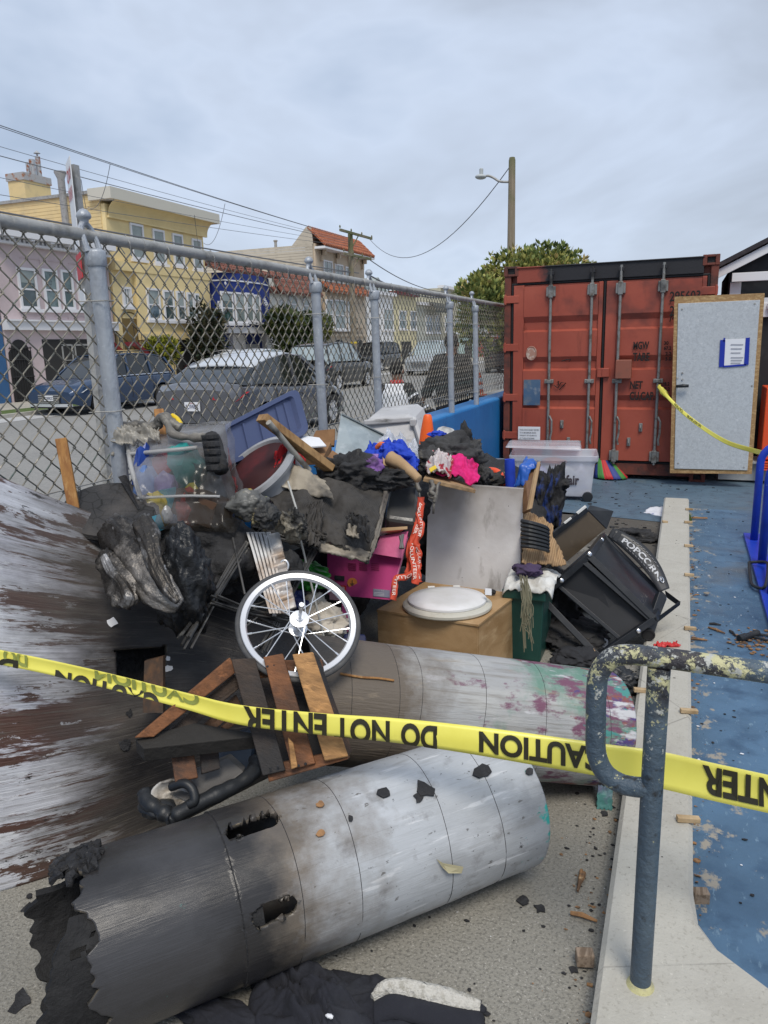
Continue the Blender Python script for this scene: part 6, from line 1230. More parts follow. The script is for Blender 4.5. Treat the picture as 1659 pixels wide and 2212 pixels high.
# ---- cloths
BLUEC = mat('royal_blue_cloth', (.012, .05, .45), .8, layers=[lay((.008, .03, .28), 7, .5, .7)], bump=.5, bs=18)
PINKC = mat('hot_pink_cloth', (.62, .015, .17), .85, layers=[lay((.45, .01, .12), 6, .5, .7), lay((.04, .01, .02), 12, .68, .72)], bump=.5, bs=16)
WRED = mat('red_white_print', (.55, .5, .5), .85, layers=[lay((.35, .03, .05), 13, .54, .57)], bump=.4, bs=20)
drape('blue_cloth', 'crumpled royal blue cloth draped over the top of the pile', 'cloth', [(775, 1005, 3.75), (905, 1020, 3.65), (880, 965, 3.95), (800, 955, 3.98)], BLUEC, 2.2, .05, .09)
cloth('blue_cloth', 'fold of blue cloth above the cardboard roll', 'cloth', Dp(862, 985, 3.8), (.11, .09, .05), BLUEC, 7.7, .4, .2, R=Rz(.5))
cloth('blue_cloth', 'tiny blue scrap on top of the black clothing heap', 'cloth', Dp(945, 938, 4.3), (.05, .04, .02), BLUEC, 3.7, .4, .2, 4)
mb = MB(); mb.tube(spline(dq([(815, 968, 3.85), (822, 961, 3.83), (832, 963, 3.82), (838, 970, 3.82)]), 5), .016, 8); tag(mb.build('orange_tube', M['tape'] if 0 else mat('soft_orange', (.65, .14, .03), .5), smooth=True), 'small orange tube on the blue cloth', 'tube')
GREYC = mat('charred_grey_clothes', (.05, .05, .052), .9, layers=[lay((.018, .018, .02), 6, .46, .62), lay((.14, .13, .11), 9, .62, .72), lay((.015, .03, .10), 5, .66, .72)], bump=1.2, bs=16)
cloth('burnt_clothes', 'big heap of charred grey and black clothing above the white board', 'clothes', Dp(968, 985, 4.25), (.17, .15, .11), GREYC, 1.9, .45, .24)
cloth('burnt_clothes', 'charred dark grey garment folded at the left of the clothing heap', 'clothes', Dp(930, 1000, 4.1), (.09, .08, .075), GREYC, 12.2, .4, .22, R=Rz(-.6))
cloth('burnt_clothes', 'black frayed clothing tip standing right of the clothing heap', 'clothes', Dp(1003, 955, 4.3), (.05, .05, .09), M['charcloth'], 6.6, .6, .25, 4)
cloth('burnt_clothes', 'dark navy charred garment down the right of the clothing heap', 'clothes', Dp(1010, 985, 4.3), (.06, .07, .10), GREYC, 15.2, .45, .2, R=Rz(.5))
drape('pink_cloth', 'hot pink garment with round hem lying over the white board', 'cloth', [(945, 1025, 3.98), (1035, 1050, 3.92), (1032, 1000, 4.12), (975, 985, 4.18)], PINKC, 4.4, .03, .05)
drape('printed_cloth', 'white and red printed cloth beside the pink garment', 'cloth', [(918, 1012, 3.95), (975, 1022, 3.92), (980, 995, 4.05), (930, 985, 4.08)], WRED, 9.4, .04, .07)
slabthing('yellow_tag', 'small bright yellow tag on the printed cloth', 'tag', [(926, 1012, 3.86), (940, 1004, 3.86), (944, 1011, 3.85), (930, 1020, 3.85)], .008, TOY('yellow_tag', (.7, .5, .02)))
slabthing('wood_board', 'scorched wooden board under the pink garment on top of the white board', 'board', [(915, 1032, 3.92), (1028, 1058, 3.88), (1012, 1045, 4.15), (925, 1018, 4.18)], .02, CARDL)
slabthing('corrugated_scrap', 'small orange corrugated scrap in the middle of the pile', 'scrap', [(764, 1002, 3.62), (790, 1002, 3.6), (792, 990, 3.63), (770, 985, 3.65)], .012, mat('rusty_orange', (.40, .16, .06), .7))
cloth('purple_paper', 'crumpled purple paper ball by the orange corrugated scrap', 'paper', Dp(805, 1008, 3.6), (.05, .04, .045), mat('purple_paper', (.18, .08, .28), .7, layers=[lay((.05, .03, .07), 8, .5, .65)], bump=.7, bs=20), 3.4, .6, .25, 4)
slabthing('purple_card', 'flat lilac card under the blue cloth', 'card', [(780, 992, 3.68), (815, 990, 3.66), (818, 980, 3.72), (790, 980, 3.74)], .01, TOY('lilac_card', (.25, .13, .38)))
mb = MB(); q = spline(dq([(842, 990, 3.66), (866, 1002, 3.62), (888, 1020, 3.58), (905, 1036, 3.55)]), 6); mb.tube(q, [.038, .036, .034, .033, .034, .03, .028, .027, .026, .025, .024, .026, .024, .025, .022, .022, .021, .022, .018], 12); tag(mb.build('paper_roll', CARDL, smooth=True), 'tan rolled cardboard tube above the dark tray', 'roll')
slabthing('torn_cardboard', 'torn tan cardboard flap above the paper roll', 'cardboard', [(828, 1010, 3.66), (862, 1018, 3.63), (858, 992, 3.7), (826, 985, 3.72)], .008, CARDL)
cloth('ash_and_shade_heap', 'crinkled black ash heap between plank and purple paper', 'ash', Dp(760, 1022, 3.66), (.15, .12, .09), M['charcloth'], 2.9, .55, .22)
cloth('ash_and_shade_heap', 'black ash mass along the top edge of the burnt box', 'ash', Dp(825, 1032, 3.66), (.14, .1, .06), M['charcloth'], 8.9, .55, .25)
cloth('ash_and_shade_heap', 'charred debris mound beneath the metal sheet and cloths', 'ash', V((-1.72, 4.35, .62)), (.45, .45, .35), M['char'], 5.1, .3, .1)
cloth('ash_and_shade_heap', 'black mass added as shade under the melted clear bin against the wall', 'ash', Dp(455, 1205, 3.12), (.25, .22, .16), M['char'], 16.1, .3, .1)  # dark mass added for the black shadow below the bin
cloth('ash_and_shade_heap', 'charred mass filling the pile behind the burnt box', 'ash', V((-1.95, 3.75, .45)), (.32, .5, .42), M['char'], 6.1, .3, .1)
cloth('ash_and_shade_heap', 'charred mass under the clothing heap behind the white board', 'ash', V((-1.25, 4.75, .5)), (.5, .5, .42), M['char'], 7.1, .3, .12)
cloth('ash_and_shade_heap', 'charred shreds between the melted bin and the burnt box', 'ash', Dp(582, 1140, 3.25), (.07, .08, .06), M['charcloth'], 9.1, .6, .24)
# ---- burnt cardboard box
BOXM = mat('burnt_cardboard', (.050, .046, .043), .85, layers=[lay((.028, .026, .025), 4, .45, .65), lay((.085, .078, .07), 1, .48, .62, k='w', d=1.0, st=(60, 8, 8), f=.35), lay((.17, .155, .13), 2.2, .60, .72, f=.8)], bump=.6, bs=30)
box = empty('burnt_cardboard_box', Dp(700, 1150, 3.3), 'large collapsed cardboard box burnt dark grey with torn hole and pale edges', 'box')
B4 = dq([(606, 1152, 3.22), (796, 1212, 3.18), (834, 1047, 3.60), (572, 1030, 3.55)])
def boxhole(u, v):
    du, dv = u-.77-.03*sin(v*20), v-.42; return (du/.055)**2+(dv/.10)**2 > 1+.5*nz((u*30, v*30, 0), 1.)
mb = ragsheet(B4, 110, 80, .055, 2.4, 4.0, .035, .03, holes=boxhole, rid=.02); mb.build('front_panel', BOXM, box, smooth=True, solid=.008)
mb = ragsheet(dq([(796, 1212, 3.18), (812, 1180, 3.26), (840, 1060, 3.62), (834, 1047, 3.60)]), 10, 50, .01, 4, 1.0, .02); mb.build('side_panel', mat('pale_burnt_edge', (.2, .18, .15), .85, layers=[lay((.07, .06, .055), 3, .45, .65)], bump=.5, bs=30), box, smooth=True, solid=.012)
PALE = mat('scorched_pale_flap', (.32, .28, .22), .7, layers=[lay((.06, .055, .05), 3.0, .46, .60), lay((.6, .56, .48), 4, .60, .7)], bump=.4, bs=20)
mb = ragsheet(dq([(580, 1042, 3.46), (722, 1082, 3.38), (690, 1030, 3.58), (600, 1012, 3.60)]), 44, 22, .03, 2.5, 8.0, .06, .06); mb.build('pale_flap', PALE, box, smooth=True, solid=.007)
mb = ragsheet(dq([(690, 1190, 3.16), (790, 1214, 3.15), (800, 1192, 3.19), (690, 1168, 3.2)]), 40, 8, .015, 4, 2.0, .12); mb.build('bottom_flap', PALE, box, smooth=True, solid=.01)
for k, P in enumerate(([(655, 1162, 3.13), (690, 1190, 3.11), (698, 1080, 3.3), (668, 1090, 3.32)], [(640, 1150, 3.18), (700, 1165, 3.16), (705, 1150, 3.18), (645, 1135, 3.2)])):
    mb = ragsheet(dq(P), 24, 24, .03, 4, 3.0+k, .12, rid=.02); mb.build('torn_layer', BOXM, box, smooth=True, solid=.006)
mb = ragsheet(dq([(745, 1150, 3.16), (800, 1160, 3.14), (792, 1118, 3.24), (755, 1112, 3.24)]), 24, 20, .04, 4, 6.0, .15, rid=.04); mb.build('peeled_flap', M['charcloth'], box, smooth=True, solid=.006)
mb = ragsheet(dq([(748, 1155, 3.13), (775, 1163, 3.12), (775, 1140, 3.16), (752, 1135, 3.17)]), 14, 12, .02, 4, 5.0, .12); mb.build('peeled_flap', PALE, box, smooth=True, solid=.006)
cloth('foil_scrap', 'crumpled pale burnt foil scrap hanging at the box corner above the wheel', 'foil', Dp(632, 1135, 3.02), (.06, .04, .06), mat('crumpled_foil', (.22, .2, .16), .5, .3, layers=[lay((.03, .03, .03), 9, .42, .55), lay((.5, .48, .38), 14, .6, .68)], bump=1.3, bs=30), 2.4, .7, .3)
# ---- dark tray behind
slabthing('smoked_bin', 'smoke blackened clear bin behind the burnt box', 'bin', [(832, 1118, 3.62), (900, 1128, 3.6), (908, 1040, 3.8), (838, 1050, 3.82)], .25, mat('smoked_clear', (.075, .075, .075), .25, layers=[lay((.03, .03, .03), 3, .45, .6), lay((.18, .17, .15), 5, .62, .75)], bump=.3, bs=12), .02)
# ---- pink sweet machine
PINKM = mat('pink_machine_paint', (.40, .045, .17), .4, layers=[lay((.30, .03, .12), 2, .45, .65), lay((.03, .012, .02), 2.5, .60, .74)], bump=.06, bs=30)
PINKL = mat('pink_machine_side', (.62, .18, .30), .5, layers=[lay((.48, .08, .2), 3, .45, .65, st=(1, 1, .3))], bump=.1, bs=20)
pk = empty('pink_machine', Dp(790, 1330, 3.7), 'bright pink metal candy floss machine with danger sticker and vent slots', 'machine')
F4 = dq([(706, 1284, 3.58), (845, 1297, 3.46), (882, 1160, 3.62), (706, 1150, 3.80)])
mb = MB(); mb.quad(F4, fw+V((.0, .2, 0)), .32); mb.build('cabinet', PINKM, pk, bevel=.006)
slab2 = lambda nm, P, t, m: (lambda q: (lambda mb: (mb.quad(q, fw, t), mb.build(nm, m, pk))[1])(MB()))(dq(P))
slab2('side_panel', [(806, 1196, 3.545), (868, 1206, 3.50), (882, 1148, 3.58), (822, 1158, 3.6)], .02, PINKL)
slab2('leg', [(738, 1290, 3.55), (752, 1291, 3.55), (752, 1365, 3.45), (740, 1365, 3.45)], .03, PINKM)
slab2('red_tray', [(795, 1158, 3.58), (866, 1150, 3.56), (880, 1136, 3.68), (800, 1146, 3.7)], .012, mat('dark_red_tray', (.2, .03, .02), .5))
slab2('tray_lip', [(800, 1150, 3.56), (880, 1143, 3.55), (880, 1137, 3.56), (800, 1142, 3.57)], .01, CARDL)
def fpt(x, y, dd=.0): # point on the cabinet front
    bl, br, tr, tl = F4; n = (br-bl).cross(tl-bl).normalized(); d = ray(x, y); t = (bl-O).dot(n)/d.dot(n); return O+d*(t-dd)
def fq(x0, y0, x1, y1, dd): return [fpt(x0, y1, dd), fpt(x1, y1+(x1-x0)*.09, dd), fpt(x1, y0+(x1-x0)*.09, dd), fpt(x0, y0, dd)]
def fslab(nm, x0, y0, x1, y1, m, dd=.006, t=.006): mb = MB(); mb.quad(fq(x0, y0, x1, y1, dd), fw, t); return mb.build(nm, m, pk)
for x in (752, 776, 802):
    for k in range(4): fslab('vent_slot', x, 1216+k*4.2, x+17, 1218+k*4.2, mat('vent_pink', (.22, .02, .08), .5) if 'vent_pink' not in bpy.data.materials else bpy.data.materials['vent_pink'], .009, .008)
fslab('power_socket', 723, 1243, 744, 1253, M['blackplastic'], .012, .012)
stk = fslab('danger_sticker', 712, 1262, 748, 1276, mat('sticker_red', (.42, .025, .02), .4))
fslab('white_sticker', 712, 1276, 748, 1295, mat('sticker_pink_white', (.50, .28, .32), .5))
mb = MB(); rect_text(mb, 'DANGER', fpt(724, 1272, .008), fpt(745, 1274, .008)-fpt(724, 1272, .008), fpt(724, 1266, .008)-fpt(724, 1272, .008)); mb.add([fpt(714, 1272, .008), fpt(721, 1272.5, .008), fpt(717.5, 1264, .008)], [(0, 1, 2)])
for k in range(4): mb.quad(fq(727, 1280+k*3.4, 745, 1281+k*3.4, .008), fw, .001)
mb.build('sticker_print', mat('sticker_print', (.7, .6, .6), .6), pk)
p = fpt(761, 1259, .008); mb = MB(); mb.lathe([(.0, 0), (.024, 0), (.024, .002), (0, .002)], p, -fw, 18); mb.build('earth_symbol', mat('orange_sticker', (.55, .17, .02), .5), pk)
mb = MB(); mb.tube([p-fw*.004+up*.014, p-fw*.004-up*.004], .0016, 4)
for k in (0, 1, 2): mb.tube([p-fw*.004-up*(.004+.004*k)-rt*(.010-.003*k), p-fw*.004-up*(.004+.004*k)+rt*(.010-.003*k)], .0013, 4)
mb.build('earth_mark', M['blackpaint'], pk)
rp = fslab('rating_plate', 806, 1272, 842, 1288, mat('rating_grey', (.16, .16, .22), .4))
mb = MB(); rect_text(mb, 'COTTON CANDY MACHINE', fpt(808, 1275.5, .008), fpt(830, 1277.5, .008)-fpt(808, 1275.5, .008), fpt(808, 1272.5, .008)-fpt(808, 1275.5, .008), 0)
for k in range(3): mb.quad(fq(808, 1279+k*3, 830, 1280+k*3, .008), fw, .001)
mb.build('plate_print', mat('plate_print', (.4, .4, .45), .6), rp)
mb = MB(); mb.tube([Dp(865, 1185, 3.44), Dp(870, 1155, 3.48)], .008, 6); mb.tube([Dp(870, 1185, 3.44), Dp(865, 1158, 3.48)], .008, 6); mb.build('catch', GREYM, pk)
# ---- lanyards
LANM = mat('orange_red_ribbon', (.50, .055, .022), .7, layers=[lay((.3, .03, .015), 6, .5, .7)])
TXT = mat('ribbon_print', (.75, .6, .55), .7)
def ribbon(label, P, w, txt=True, seed=0, tw=.6):
    q = spline(dq(P), 8); n = len(q); root = empty('lanyard', q[-1], label, 'lanyard', 'volunteer lanyards hanging beside the white board'); ed = []
    for i, p in enumerate(q):
        d = (q[min(i+1, n-1)]-q[max(i-1, 0)]).normalized(); a = tw*sin(i*.55+seed); s = d.cross(fw).normalized(); s = s*cos(a)+d.cross(s)*sin(a); ed.append((p-s*w/2, p+s*w/2, s.cross(d).normalized()))
    mb = MB(); mb.add([x for e in ed for x in e[:2]], [(2*i, 2*i+1, 2*i+3, 2*i+2) for i in range(n-1)]); rb = mb.build('ribbon', LANM, root, smooth=True, solid=.003)
    if txt:
        mb = MB(); L_ = sum((q[i+1]-q[i]).length for i in range(n-1)); rep = max(1, int(L_/.17))
        def at(s, t):
            i = min(max(s, 0), .999)*(n-1); a = int(i); f = i-a; l = lerp(ed[a][0], ed[a+1][0], f); r = lerp(ed[a][1], ed[a+1][1], f); nn__ = ed[a][2]; return lerp(l, r, t)+(nn__ if nn__.dot(fw) < 0 else -nn__)*.004
        for k in range(rep): put_text(mb, 'VOLUNTEER', lambda x, y, k=k: at((k+.08+.8*x)/rep, .25+.5*y))
        mb.build('ribbon_lettering', TXT, rb)
    return root
ribbon('leftmost orange lanyard curling at the foot of the bunch', [(905, 1225, 3.5), (880, 1245, 3.44), (856, 1250, 3.42), (852, 1275, 3.40), (849, 1296, 3.38)], .032, True, 1)
ribbon('longest orange volunteer lanyard hanging straight beside the white board', [(909, 1074, 3.68), (908, 1100, 3.62), (902, 1135, 3.58), (893, 1165, 3.54), (890, 1195, 3.5), (896, 1230, 3.46), (897, 1262, 3.42)], .036, True, 3)
ribbon('second orange lanyard twisted around the longest one', [(913, 1080, 3.66), (905, 1110, 3.6), (911, 1140, 3.56), (900, 1172, 3.52), (905, 1200, 3.5), (902, 1235, 3.47), (906, 1258, 3.44)], .034, True, 5, .9)
ribbon('short orange lanyard end hanging behind the other lanyards', [(902, 1125, 3.62), (897, 1150, 3.58), (884, 1185, 3.54), (886, 1215, 3.52), (880, 1240, 3.5)], .032, False, 2)
mb = MB(); mb.tube([Dp(905, 1060, 3.72), Dp(907, 1076, 3.68)], .004, 6); mb.tube(spline(dq([(905, 1030, 3.72), (900, 1045, 3.72), (906, 1060, 3.7)]), 5), .012, 7); tag(mb.build('melted_hook', MELT, smooth=True), 'melted grey plastic strand holding the orange lanyards', 'hook')
# ---- white scorched board
WBM = mat('scorched_white_board', (.74, .73, .74), .55, layers=[lay((.78, .78, .80), 3, .5, .7), lay((.34, .31, .285), 2.2, .46, .95, ax=2, a=.2, b=.92, gw=.8, det=4), lay((.11, .10, .09), 2.6, .62, .86, ax=2, a=.6, b=.95, gw=.5), lay((.2, .18, .16), 9, .6, .72, st=(1, 1, .35), f=.6), lay((.02, .018, .016), 14, .725, .74), lay((.05, .045, .04), 60, .71, .75)], bump=.12, bs=40)
by = 4.02
wb = MB(); P = [Yp(918, 1278, by), Yp(1120, 1292, by+.06), Yp(1130, 1056, by+.10), Yp(926, 1042, by+.04)]
P[0] = P[0]+(P[0]-P[3])*.55; P[1] = P[1]+(P[1]-P[2])*.62
wb.quad(P, (0, 1, 0), .03); board = tag(wb.build('white_board', WBM, bevel=.002), 'tall white board scorched grey at the top standing behind the toilet seat box', 'board')
mb = MB(); mb.quad(dq([(1048, 1285, 3.80), (1062, 1286, 3.80), (1062, 1272, 3.80), (1048, 1271, 3.80)]), fw, .01); tag(mb.build('board_bracket', M['paper'], board), 'x', 'x'); o = bpy.data.objects['board_bracket']; del o['label']; del o['category']
q = spline(dq([(931, 1040, 3.9), (936, 1052, 3.86), (930, 1062, 3.85), (940, 1070, 3.85), (938, 1085, 3.85)]), 5); mb = MB(); mb.tube(q, [.012+.008*nz((i*.7, 0, 0), 1.) for i in range(len(q))], 7); mb.tube(spline(dq([(925, 1065, 3.88), (930, 1075, 3.86), (942, 1072, 3.85), (945, 1050, 3.86), (950, 1043, 3.9)]), 5), .008, 6); mb.tube(dq([(938, 1084, 3.85), (936, 1110, 3.85)]), .006, 6); tag(mb.build('melted_drip', MELT, smooth=True), 'melted grey plastic drip stuck on the upper left board corner', 'plastic drip')
# ---- toilet box
PLYM = mat('birch_plywood', (.42, .27, .135), .6, layers=[lay((.31, .185, .08), 3.2, .42, .64, st=(1, 1, 2.4), dist=.8), lay((.48, .33, .18), 7, .55, .7, st=(1, 1, 3)), lay((.05, .04, .03), 5, .68, .76)], bump=.15, bs=40)
zb = .36; t0 = Zp(815, 1316, zb); t1 = Zp(1032, 1348, zb); t2 = Zp(1117, 1282, zb); t3 = t0+(t2-t1)
tbx = empty('plywood_box', ((t0+t2)/2).xy.to_3d(), 'square plywood box carrying a white toilet seat', 'box')
dn = V((0, 0, -1))
mb = MB(); ins = .008
mb.quad([t0+dn*.014, t1+dn*.014, t1+dn*.358, t0+dn*.358], (0, 1, 0), .012); mb.build('front_board', PLYM, tbx, bevel=.001)
mb = MB(); sdir = (t2-t1).normalized(); mb.quad([t1+dn*.014+sdir*.013, t2+dn*.014, t2+dn*.358, t1+dn*.358+sdir*.013], (-1, .2, 0), .012); mb.build('side_board', PLYM, tbx, bevel=.001)
mb = MB(); mb.quad([t0+dn*.014+sdir*.013, t3+dn*.014, t3+dn*.358, t0+dn*.358+sdir*.013], (1, 0, 0), .012); mb.quad([t3+dn*.014, t2+dn*.014, t2+dn*.358, t3+dn*.358], (0, -1, 0), .012); mb.build('back_board', PLYM, tbx)
mb = MB(); e_ = .006; mb.quad([t0-sdir*e_, t1-sdir*e_+V((e_, 0, 0)), t2+V((e_, 0, 0)), t3], (0, 0, -1), .013); mb.build('top_board', PLYM, tbx, bevel=.0015)
sc = Zp(966, 1300, zb+.03); 
seat = empty('toilet_seat', V((sc.x, sc.y, zb)), 'round white toilet seat with closed lid lying on the plywood box', 'toilet seat')
sx_ = (Zp(1063, 1300, zb+.03)-sc).length; bdir = sdir; xdir = V((rt.x, rt.y, 0)).normalized(); ydir = V((-xdir.y, xdir.x, 0))
def oval(r, z, sh=0.): return [V((sc.x, sc.y, 0))+xdir*cos(a)*r*sx_*(1 if cos(a) < 0 else 1.0)+ydir*(sin(a)*r*sx_*(.92 if sin(a) < 0 else .86)+sh)+V((0, 0, z)) for a in [2*pi*i/56 for i in range(56)]]
def ovals(L_): 
    mb = MB(); k = 56; mb.add([p for l in L_ for p in l], [(i*k+j, i*k+(j+1) % k, (i+1)*k+(j+1) % k, (i+1)*k+j) for i in range(len(L_)-1) for j in range(k)]+[tuple(range(k-1, -1, -1)), tuple((len(L_)-1)*k+j for j in range(k))]); return mb
ovals([oval(.97, zb+.003), oval(1.0, zb+.010), oval(1.0, zb+.022), oval(.96, zb+.030), oval(.90, zb+.033)]).build('seat_ring', mat('dirty_seat', (.50, .485, .42), .35, layers=[lay((.36, .33, .25), 7, .52, .7), lay((.15, .13, .1), 14, .68, .75)]), seat, smooth='auto')
ovals([oval(.855, zb+.030, .012), oval(.885, zb+.036, .012), oval(.885, zb+.046, .012), oval(.85, zb+.053, .012), oval(.6, zb+.060, .012), oval(.3, zb+.062, .012)]).build('seat_lid', mat('white_seat_lid', (.70, .70, .71), .28, layers=[lay((.6, .6, .58), 4, .5, .7)]), seat, smooth='auto')
mb = MB()
for s in (-.3, .3): mb.tube([V((sc.x, sc.y, zb+.035))+ydir*sx_*.93+xdir*(s-.08)*sx_, V((sc.x, sc.y, zb+.035))+ydir*sx_*.93+xdir*(s+.08)*sx_], .012, 8)
mb.build('seat_hinge', M['whiteplastic'], seat, smooth='auto')
cloth('charred_scrap', 'little charred scrap behind the toilet seat', 'scrap', Zp(1060, 1278, zb+.02), (.03, .02, .012), M['char'], 3, .5, .2, 3)
# ---- green bin with crumpled cover and strings
GRN = mat('dark_green_bin', (.012, .06, .05), .4, layers=[lay((.02, .08, .065), 4, .5, .7)], bump=.1, bs=30)
gb_ = Zp(1138, 1432, 0); gbt = .42
gbin = empty('green_bin', V((gb_.x, gb_.y+.2, 0)), 'dark green plastic bin standing right of the plywood box', 'bin')
mb = MB(); cc = V((gb_.x-.02, gb_.y+.17, 0)); k = 4
def sq(r, z): return [cc+V((sx*r*.62, sy*r, z)) for sx, sy in ((-1, -1), (1, -1), (1, 1), (-1, 1))]
q = [sq(.14, 0), sq(.165, .36), sq(.185, .36), sq(.188, .41), sq(.165, .41), sq(.13, .05)]
mb.add([p for l in q for p in l], [(3, 2, 1, 0)]+[(i*4+j, i*4+(j+1) % 4, (i+1)*4+(j+1) % 4, (i+1)*4+j) for i in range(5) for j in range(4)]+[(20, 21, 22, 23)]); mb.build('bin_body', GRN, gbin, bevel=.012)
mb = MB(); mb.grid(lambda u, v: cc+V((lerp(-.11, .15, u), lerp(-.20, .16, v), .43+.045*abs(frac((u*3, v*3, 2), 1.))+.04*(1-abs(2*v-1))-.025*(2*u-1)**4-.02*(2*v-1)**6)), 24, 24); tag(mb.build('crumpled_cover', mat('white_crumple', (.62, .62, .60), .6, layers=[lay((.4, .38, .34), 6, .55, .7)], bump=.5, bs=16), smooth='auto', solid=.006), 'crumpled white plastic cover on the green bin', 'cover')
mb = MB(); rr = random.Random(4)
for i in range(26):
    x = rr.uniform(1122, 1140); P = [Dp(x, 1255+rr.uniform(-15, 5), 3.9), Dp(x+rr.uniform(2, 10), 1290, 3.82), Dp(x+rr.uniform(-2, 14), 1330+rr.uniform(-20, 20), 3.80), Dp(x+rr.uniform(0, 14), 1360+rr.uniform(-40, 50), 3.79)]
    mb.tube(spline(P, 5), .0022, 4)
tag(mb.build('mop_strings', mat('dirty_string', (.16, .15, .10), .9), kind=None) if 0 else mb.build('mop_strings', mat('dirty_string', (.16, .15, .10), .9)), 'dirty olive mop strings hanging over the green bin', 'mop')
cloth('purple_cloth', 'dark purple knitted cloth on the white cover', 'cloth', Dp(1140, 1232, 4.0), (.07, .06, .035), mat('purple_knit', (.06, .04, .09), .9, layers=[lay((.02, .02, .02), 6, .5, .65)], bump=.8, bs=30), 5, .5, .25, 4)
# ---- boards, roll and charred cloth column at the right end
slabthing('brown_plank', 'upright brown stained plywood strip behind the white board', 'board', [(1128, 1108, 4.15), (1142, 1100, 4.12), (1164, 999, 4.3), (1132, 1004, 4.32)], .02, mat('stained_ply', (.15, .075, .035), .5, layers=[lay((.09, .045, .02), 4, .45, .65, st=(8, 8, .8))]))
slabthing('plank_edge', 'splintered pale plywood strip along the brown strip', 'board', [(1143, 1100, 4.10), (1150, 1098, 4.12), (1168, 996, 4.3), (1162, 998, 4.28)], .02, CARDL)
mb = MB(); mb.lathe([(.030, 0), (.031, .12), (.029, .165), (.02, .165), (.02, .1)], Dp(1103, 1052, 4.4), (-.05, 0, 1), 16); tag(mb.build('blue_roll', BLUEC, smooth='auto'), 'rolled dark blue foam mat standing behind the white board', 'roll')
drape('blue_film', 'translucent blue plastic sheet over the brown strip', 'sheet', [(1110, 1050, 4.3), (1132, 1050, 4.25), (1160, 998, 4.25), (1138, 986, 4.4)], mat('blue_film', (.02, .10, .42), .35), 1.1, .02, .02, 20, 20)
cloth('burnt_hanging', 'hanging column of charred black cloth with blue patches', 'cloth', Dp(1184, 1085, 4.75), (.09, .09, .22), mat('charred_blue', (.012, .012, .014), .75, layers=[lay((.01, .04, .2), 4, .58, .66, st=(1.5, 1.5, .5)), lay((.05, .05, .05), 12, .62, .72)], bump=1.3, bs=18), 2.7, .5, .28, R=Rz(.12))
cloth('burnt_hanging', 'charred black cloth tip jutting from the hanging column', 'cloth', Dp(1208, 1046, 4.7), (.055, .05, .035), M['charcloth'], 6.2, .6, .25, 4)
cloth('burnt_rubbish', 'black charred rubbish at the foot of the hanging column', 'rubbish', V((-.95, 5.0, .12)), (.22, .35, .22), M['charcloth'], 3.2, .5, .2)
mb = ragsheet(dq([(1128, 1215, 4.0), (1222, 1222, 4.05), (1190, 1135, 4.4), (1128, 1105, 4.35)]), 50, 40, .05, 2.2, 7.0, .05, .04); tag(mb.build('corrugated_cardboard', mat('tan_corrugated', (.36, .235, .125), .85, layers=[lay((.26, .16, .08), 1, .45, .6, k='w', d=.5, st=(30, 4, 4)), lay((.1, .06, .035), 3, .58, .72)], bump=.4, bs=24), smooth=True, solid=.008), 'bent tan corrugated cardboard right of the white board', 'cardboard')
mb = MB(); 
for k in range(7): mb.tube(spline(dq([(1126, 1125+k*9, 3.98), (1150, 1130+k*8.5, 3.95), (1178, 1139+k*8, 3.97), (1184, 1146+k*7.5, 4.0)]), 4), .011, 6)
tag(mb.build('slotted_mat', M['blackplastic']), 'dark grey slotted plastic mat on the corrugated cardboard', 'mat')
# dark clear bin, orange tube, scraps behind
slabthing('dark_bin', 'smoky dark clear bin beside the big clear bin', 'bin', [(1036, 1030, 5.6), (1094, 1030, 5.6), (1094, 988, 5.75), (1040, 986, 5.8)], .3, frosted('dark_clear', (.16, .18, .22), .6, flo=.55, fhi=.85), .02)
mb = MB(); mb.tube(spline(dq([(1056, 1017, 4.6), (1072, 1020, 4.55), (1084, 1032, 4.5), (1088, 1048, 4.48)]), 6), .024, 10); tag(mb.build('orange_hose', mat('orange_hose', (.75, .08, .02), .4), smooth=True), 'curved orange hose above the right end of the white board', 'hose')
cloth('charred_scraps', 'mixed charred scraps beneath the orange hose', 'rubbish', Dp(1062, 1040, 4.55), (.12, .1, .06), mat('mixed_scraps', (.03, .03, .03), .85, layers=[lay((.25, .17, .09), 12, .6, .66), lay((.5, .42, .05), 9, .7, .74), lay((.02, .05, .2), 7, .64, .7)], bump=1.2, bs=20), 8, .6, .3)
cloth('burnt_clothes', 'dark blue and black cloth between pink garment and orange hose', 'clothes', Dp(1038, 1030, 4.45), (.06, .06, .08), GREYC, 25.2, .45, .25)
# ---- big clear bin on wheels
CB = frosted('clear_bin_plastic', (.74, .75, .82), .5, .2, s=2, flo=.30, fhi=.55)
b0 = Zp(1110, 1080, 0); b1 = Zp(1278, 1084, 0); bd = (b1-b0); bn = V((-bd.y, bd.x, 0)).normalized()
cbx = empty('wheeled_clear_bin', b0+bd*.5+bn*.2, 'large clear storage bin on small wheels in front of the container', 'bin')
zt = .50; e_ = bd.normalized()
def cb(u, v, z, g=0.): return b0+bd*u+bn*.46*v+V((0, 0, z))+e_*g*(2*u-1)+bn*g*(2*v-1)
mb = MB(); L_ = [[cb(u, v, z, g) for u, v in ((0, 0), (1, 0), (1, 1), (0, 1))] for z, g in ((.05, -.01), (.42, .02), (.44, .05), (zt, .055), (zt, .04), (.40, .012), (.07, -.018))]
mb.add([p for l in L_ for p in l], [(3, 2, 1, 0)]+[(i*4+j, i*4+(j+1) % 4, (i+1)*4+(j+1) % 4, (i+1)*4+j) for i in range(6) for j in range(4)]+[(24, 25, 26, 27)]); mb.build('bin_body', CB, cbx, bevel=.015)
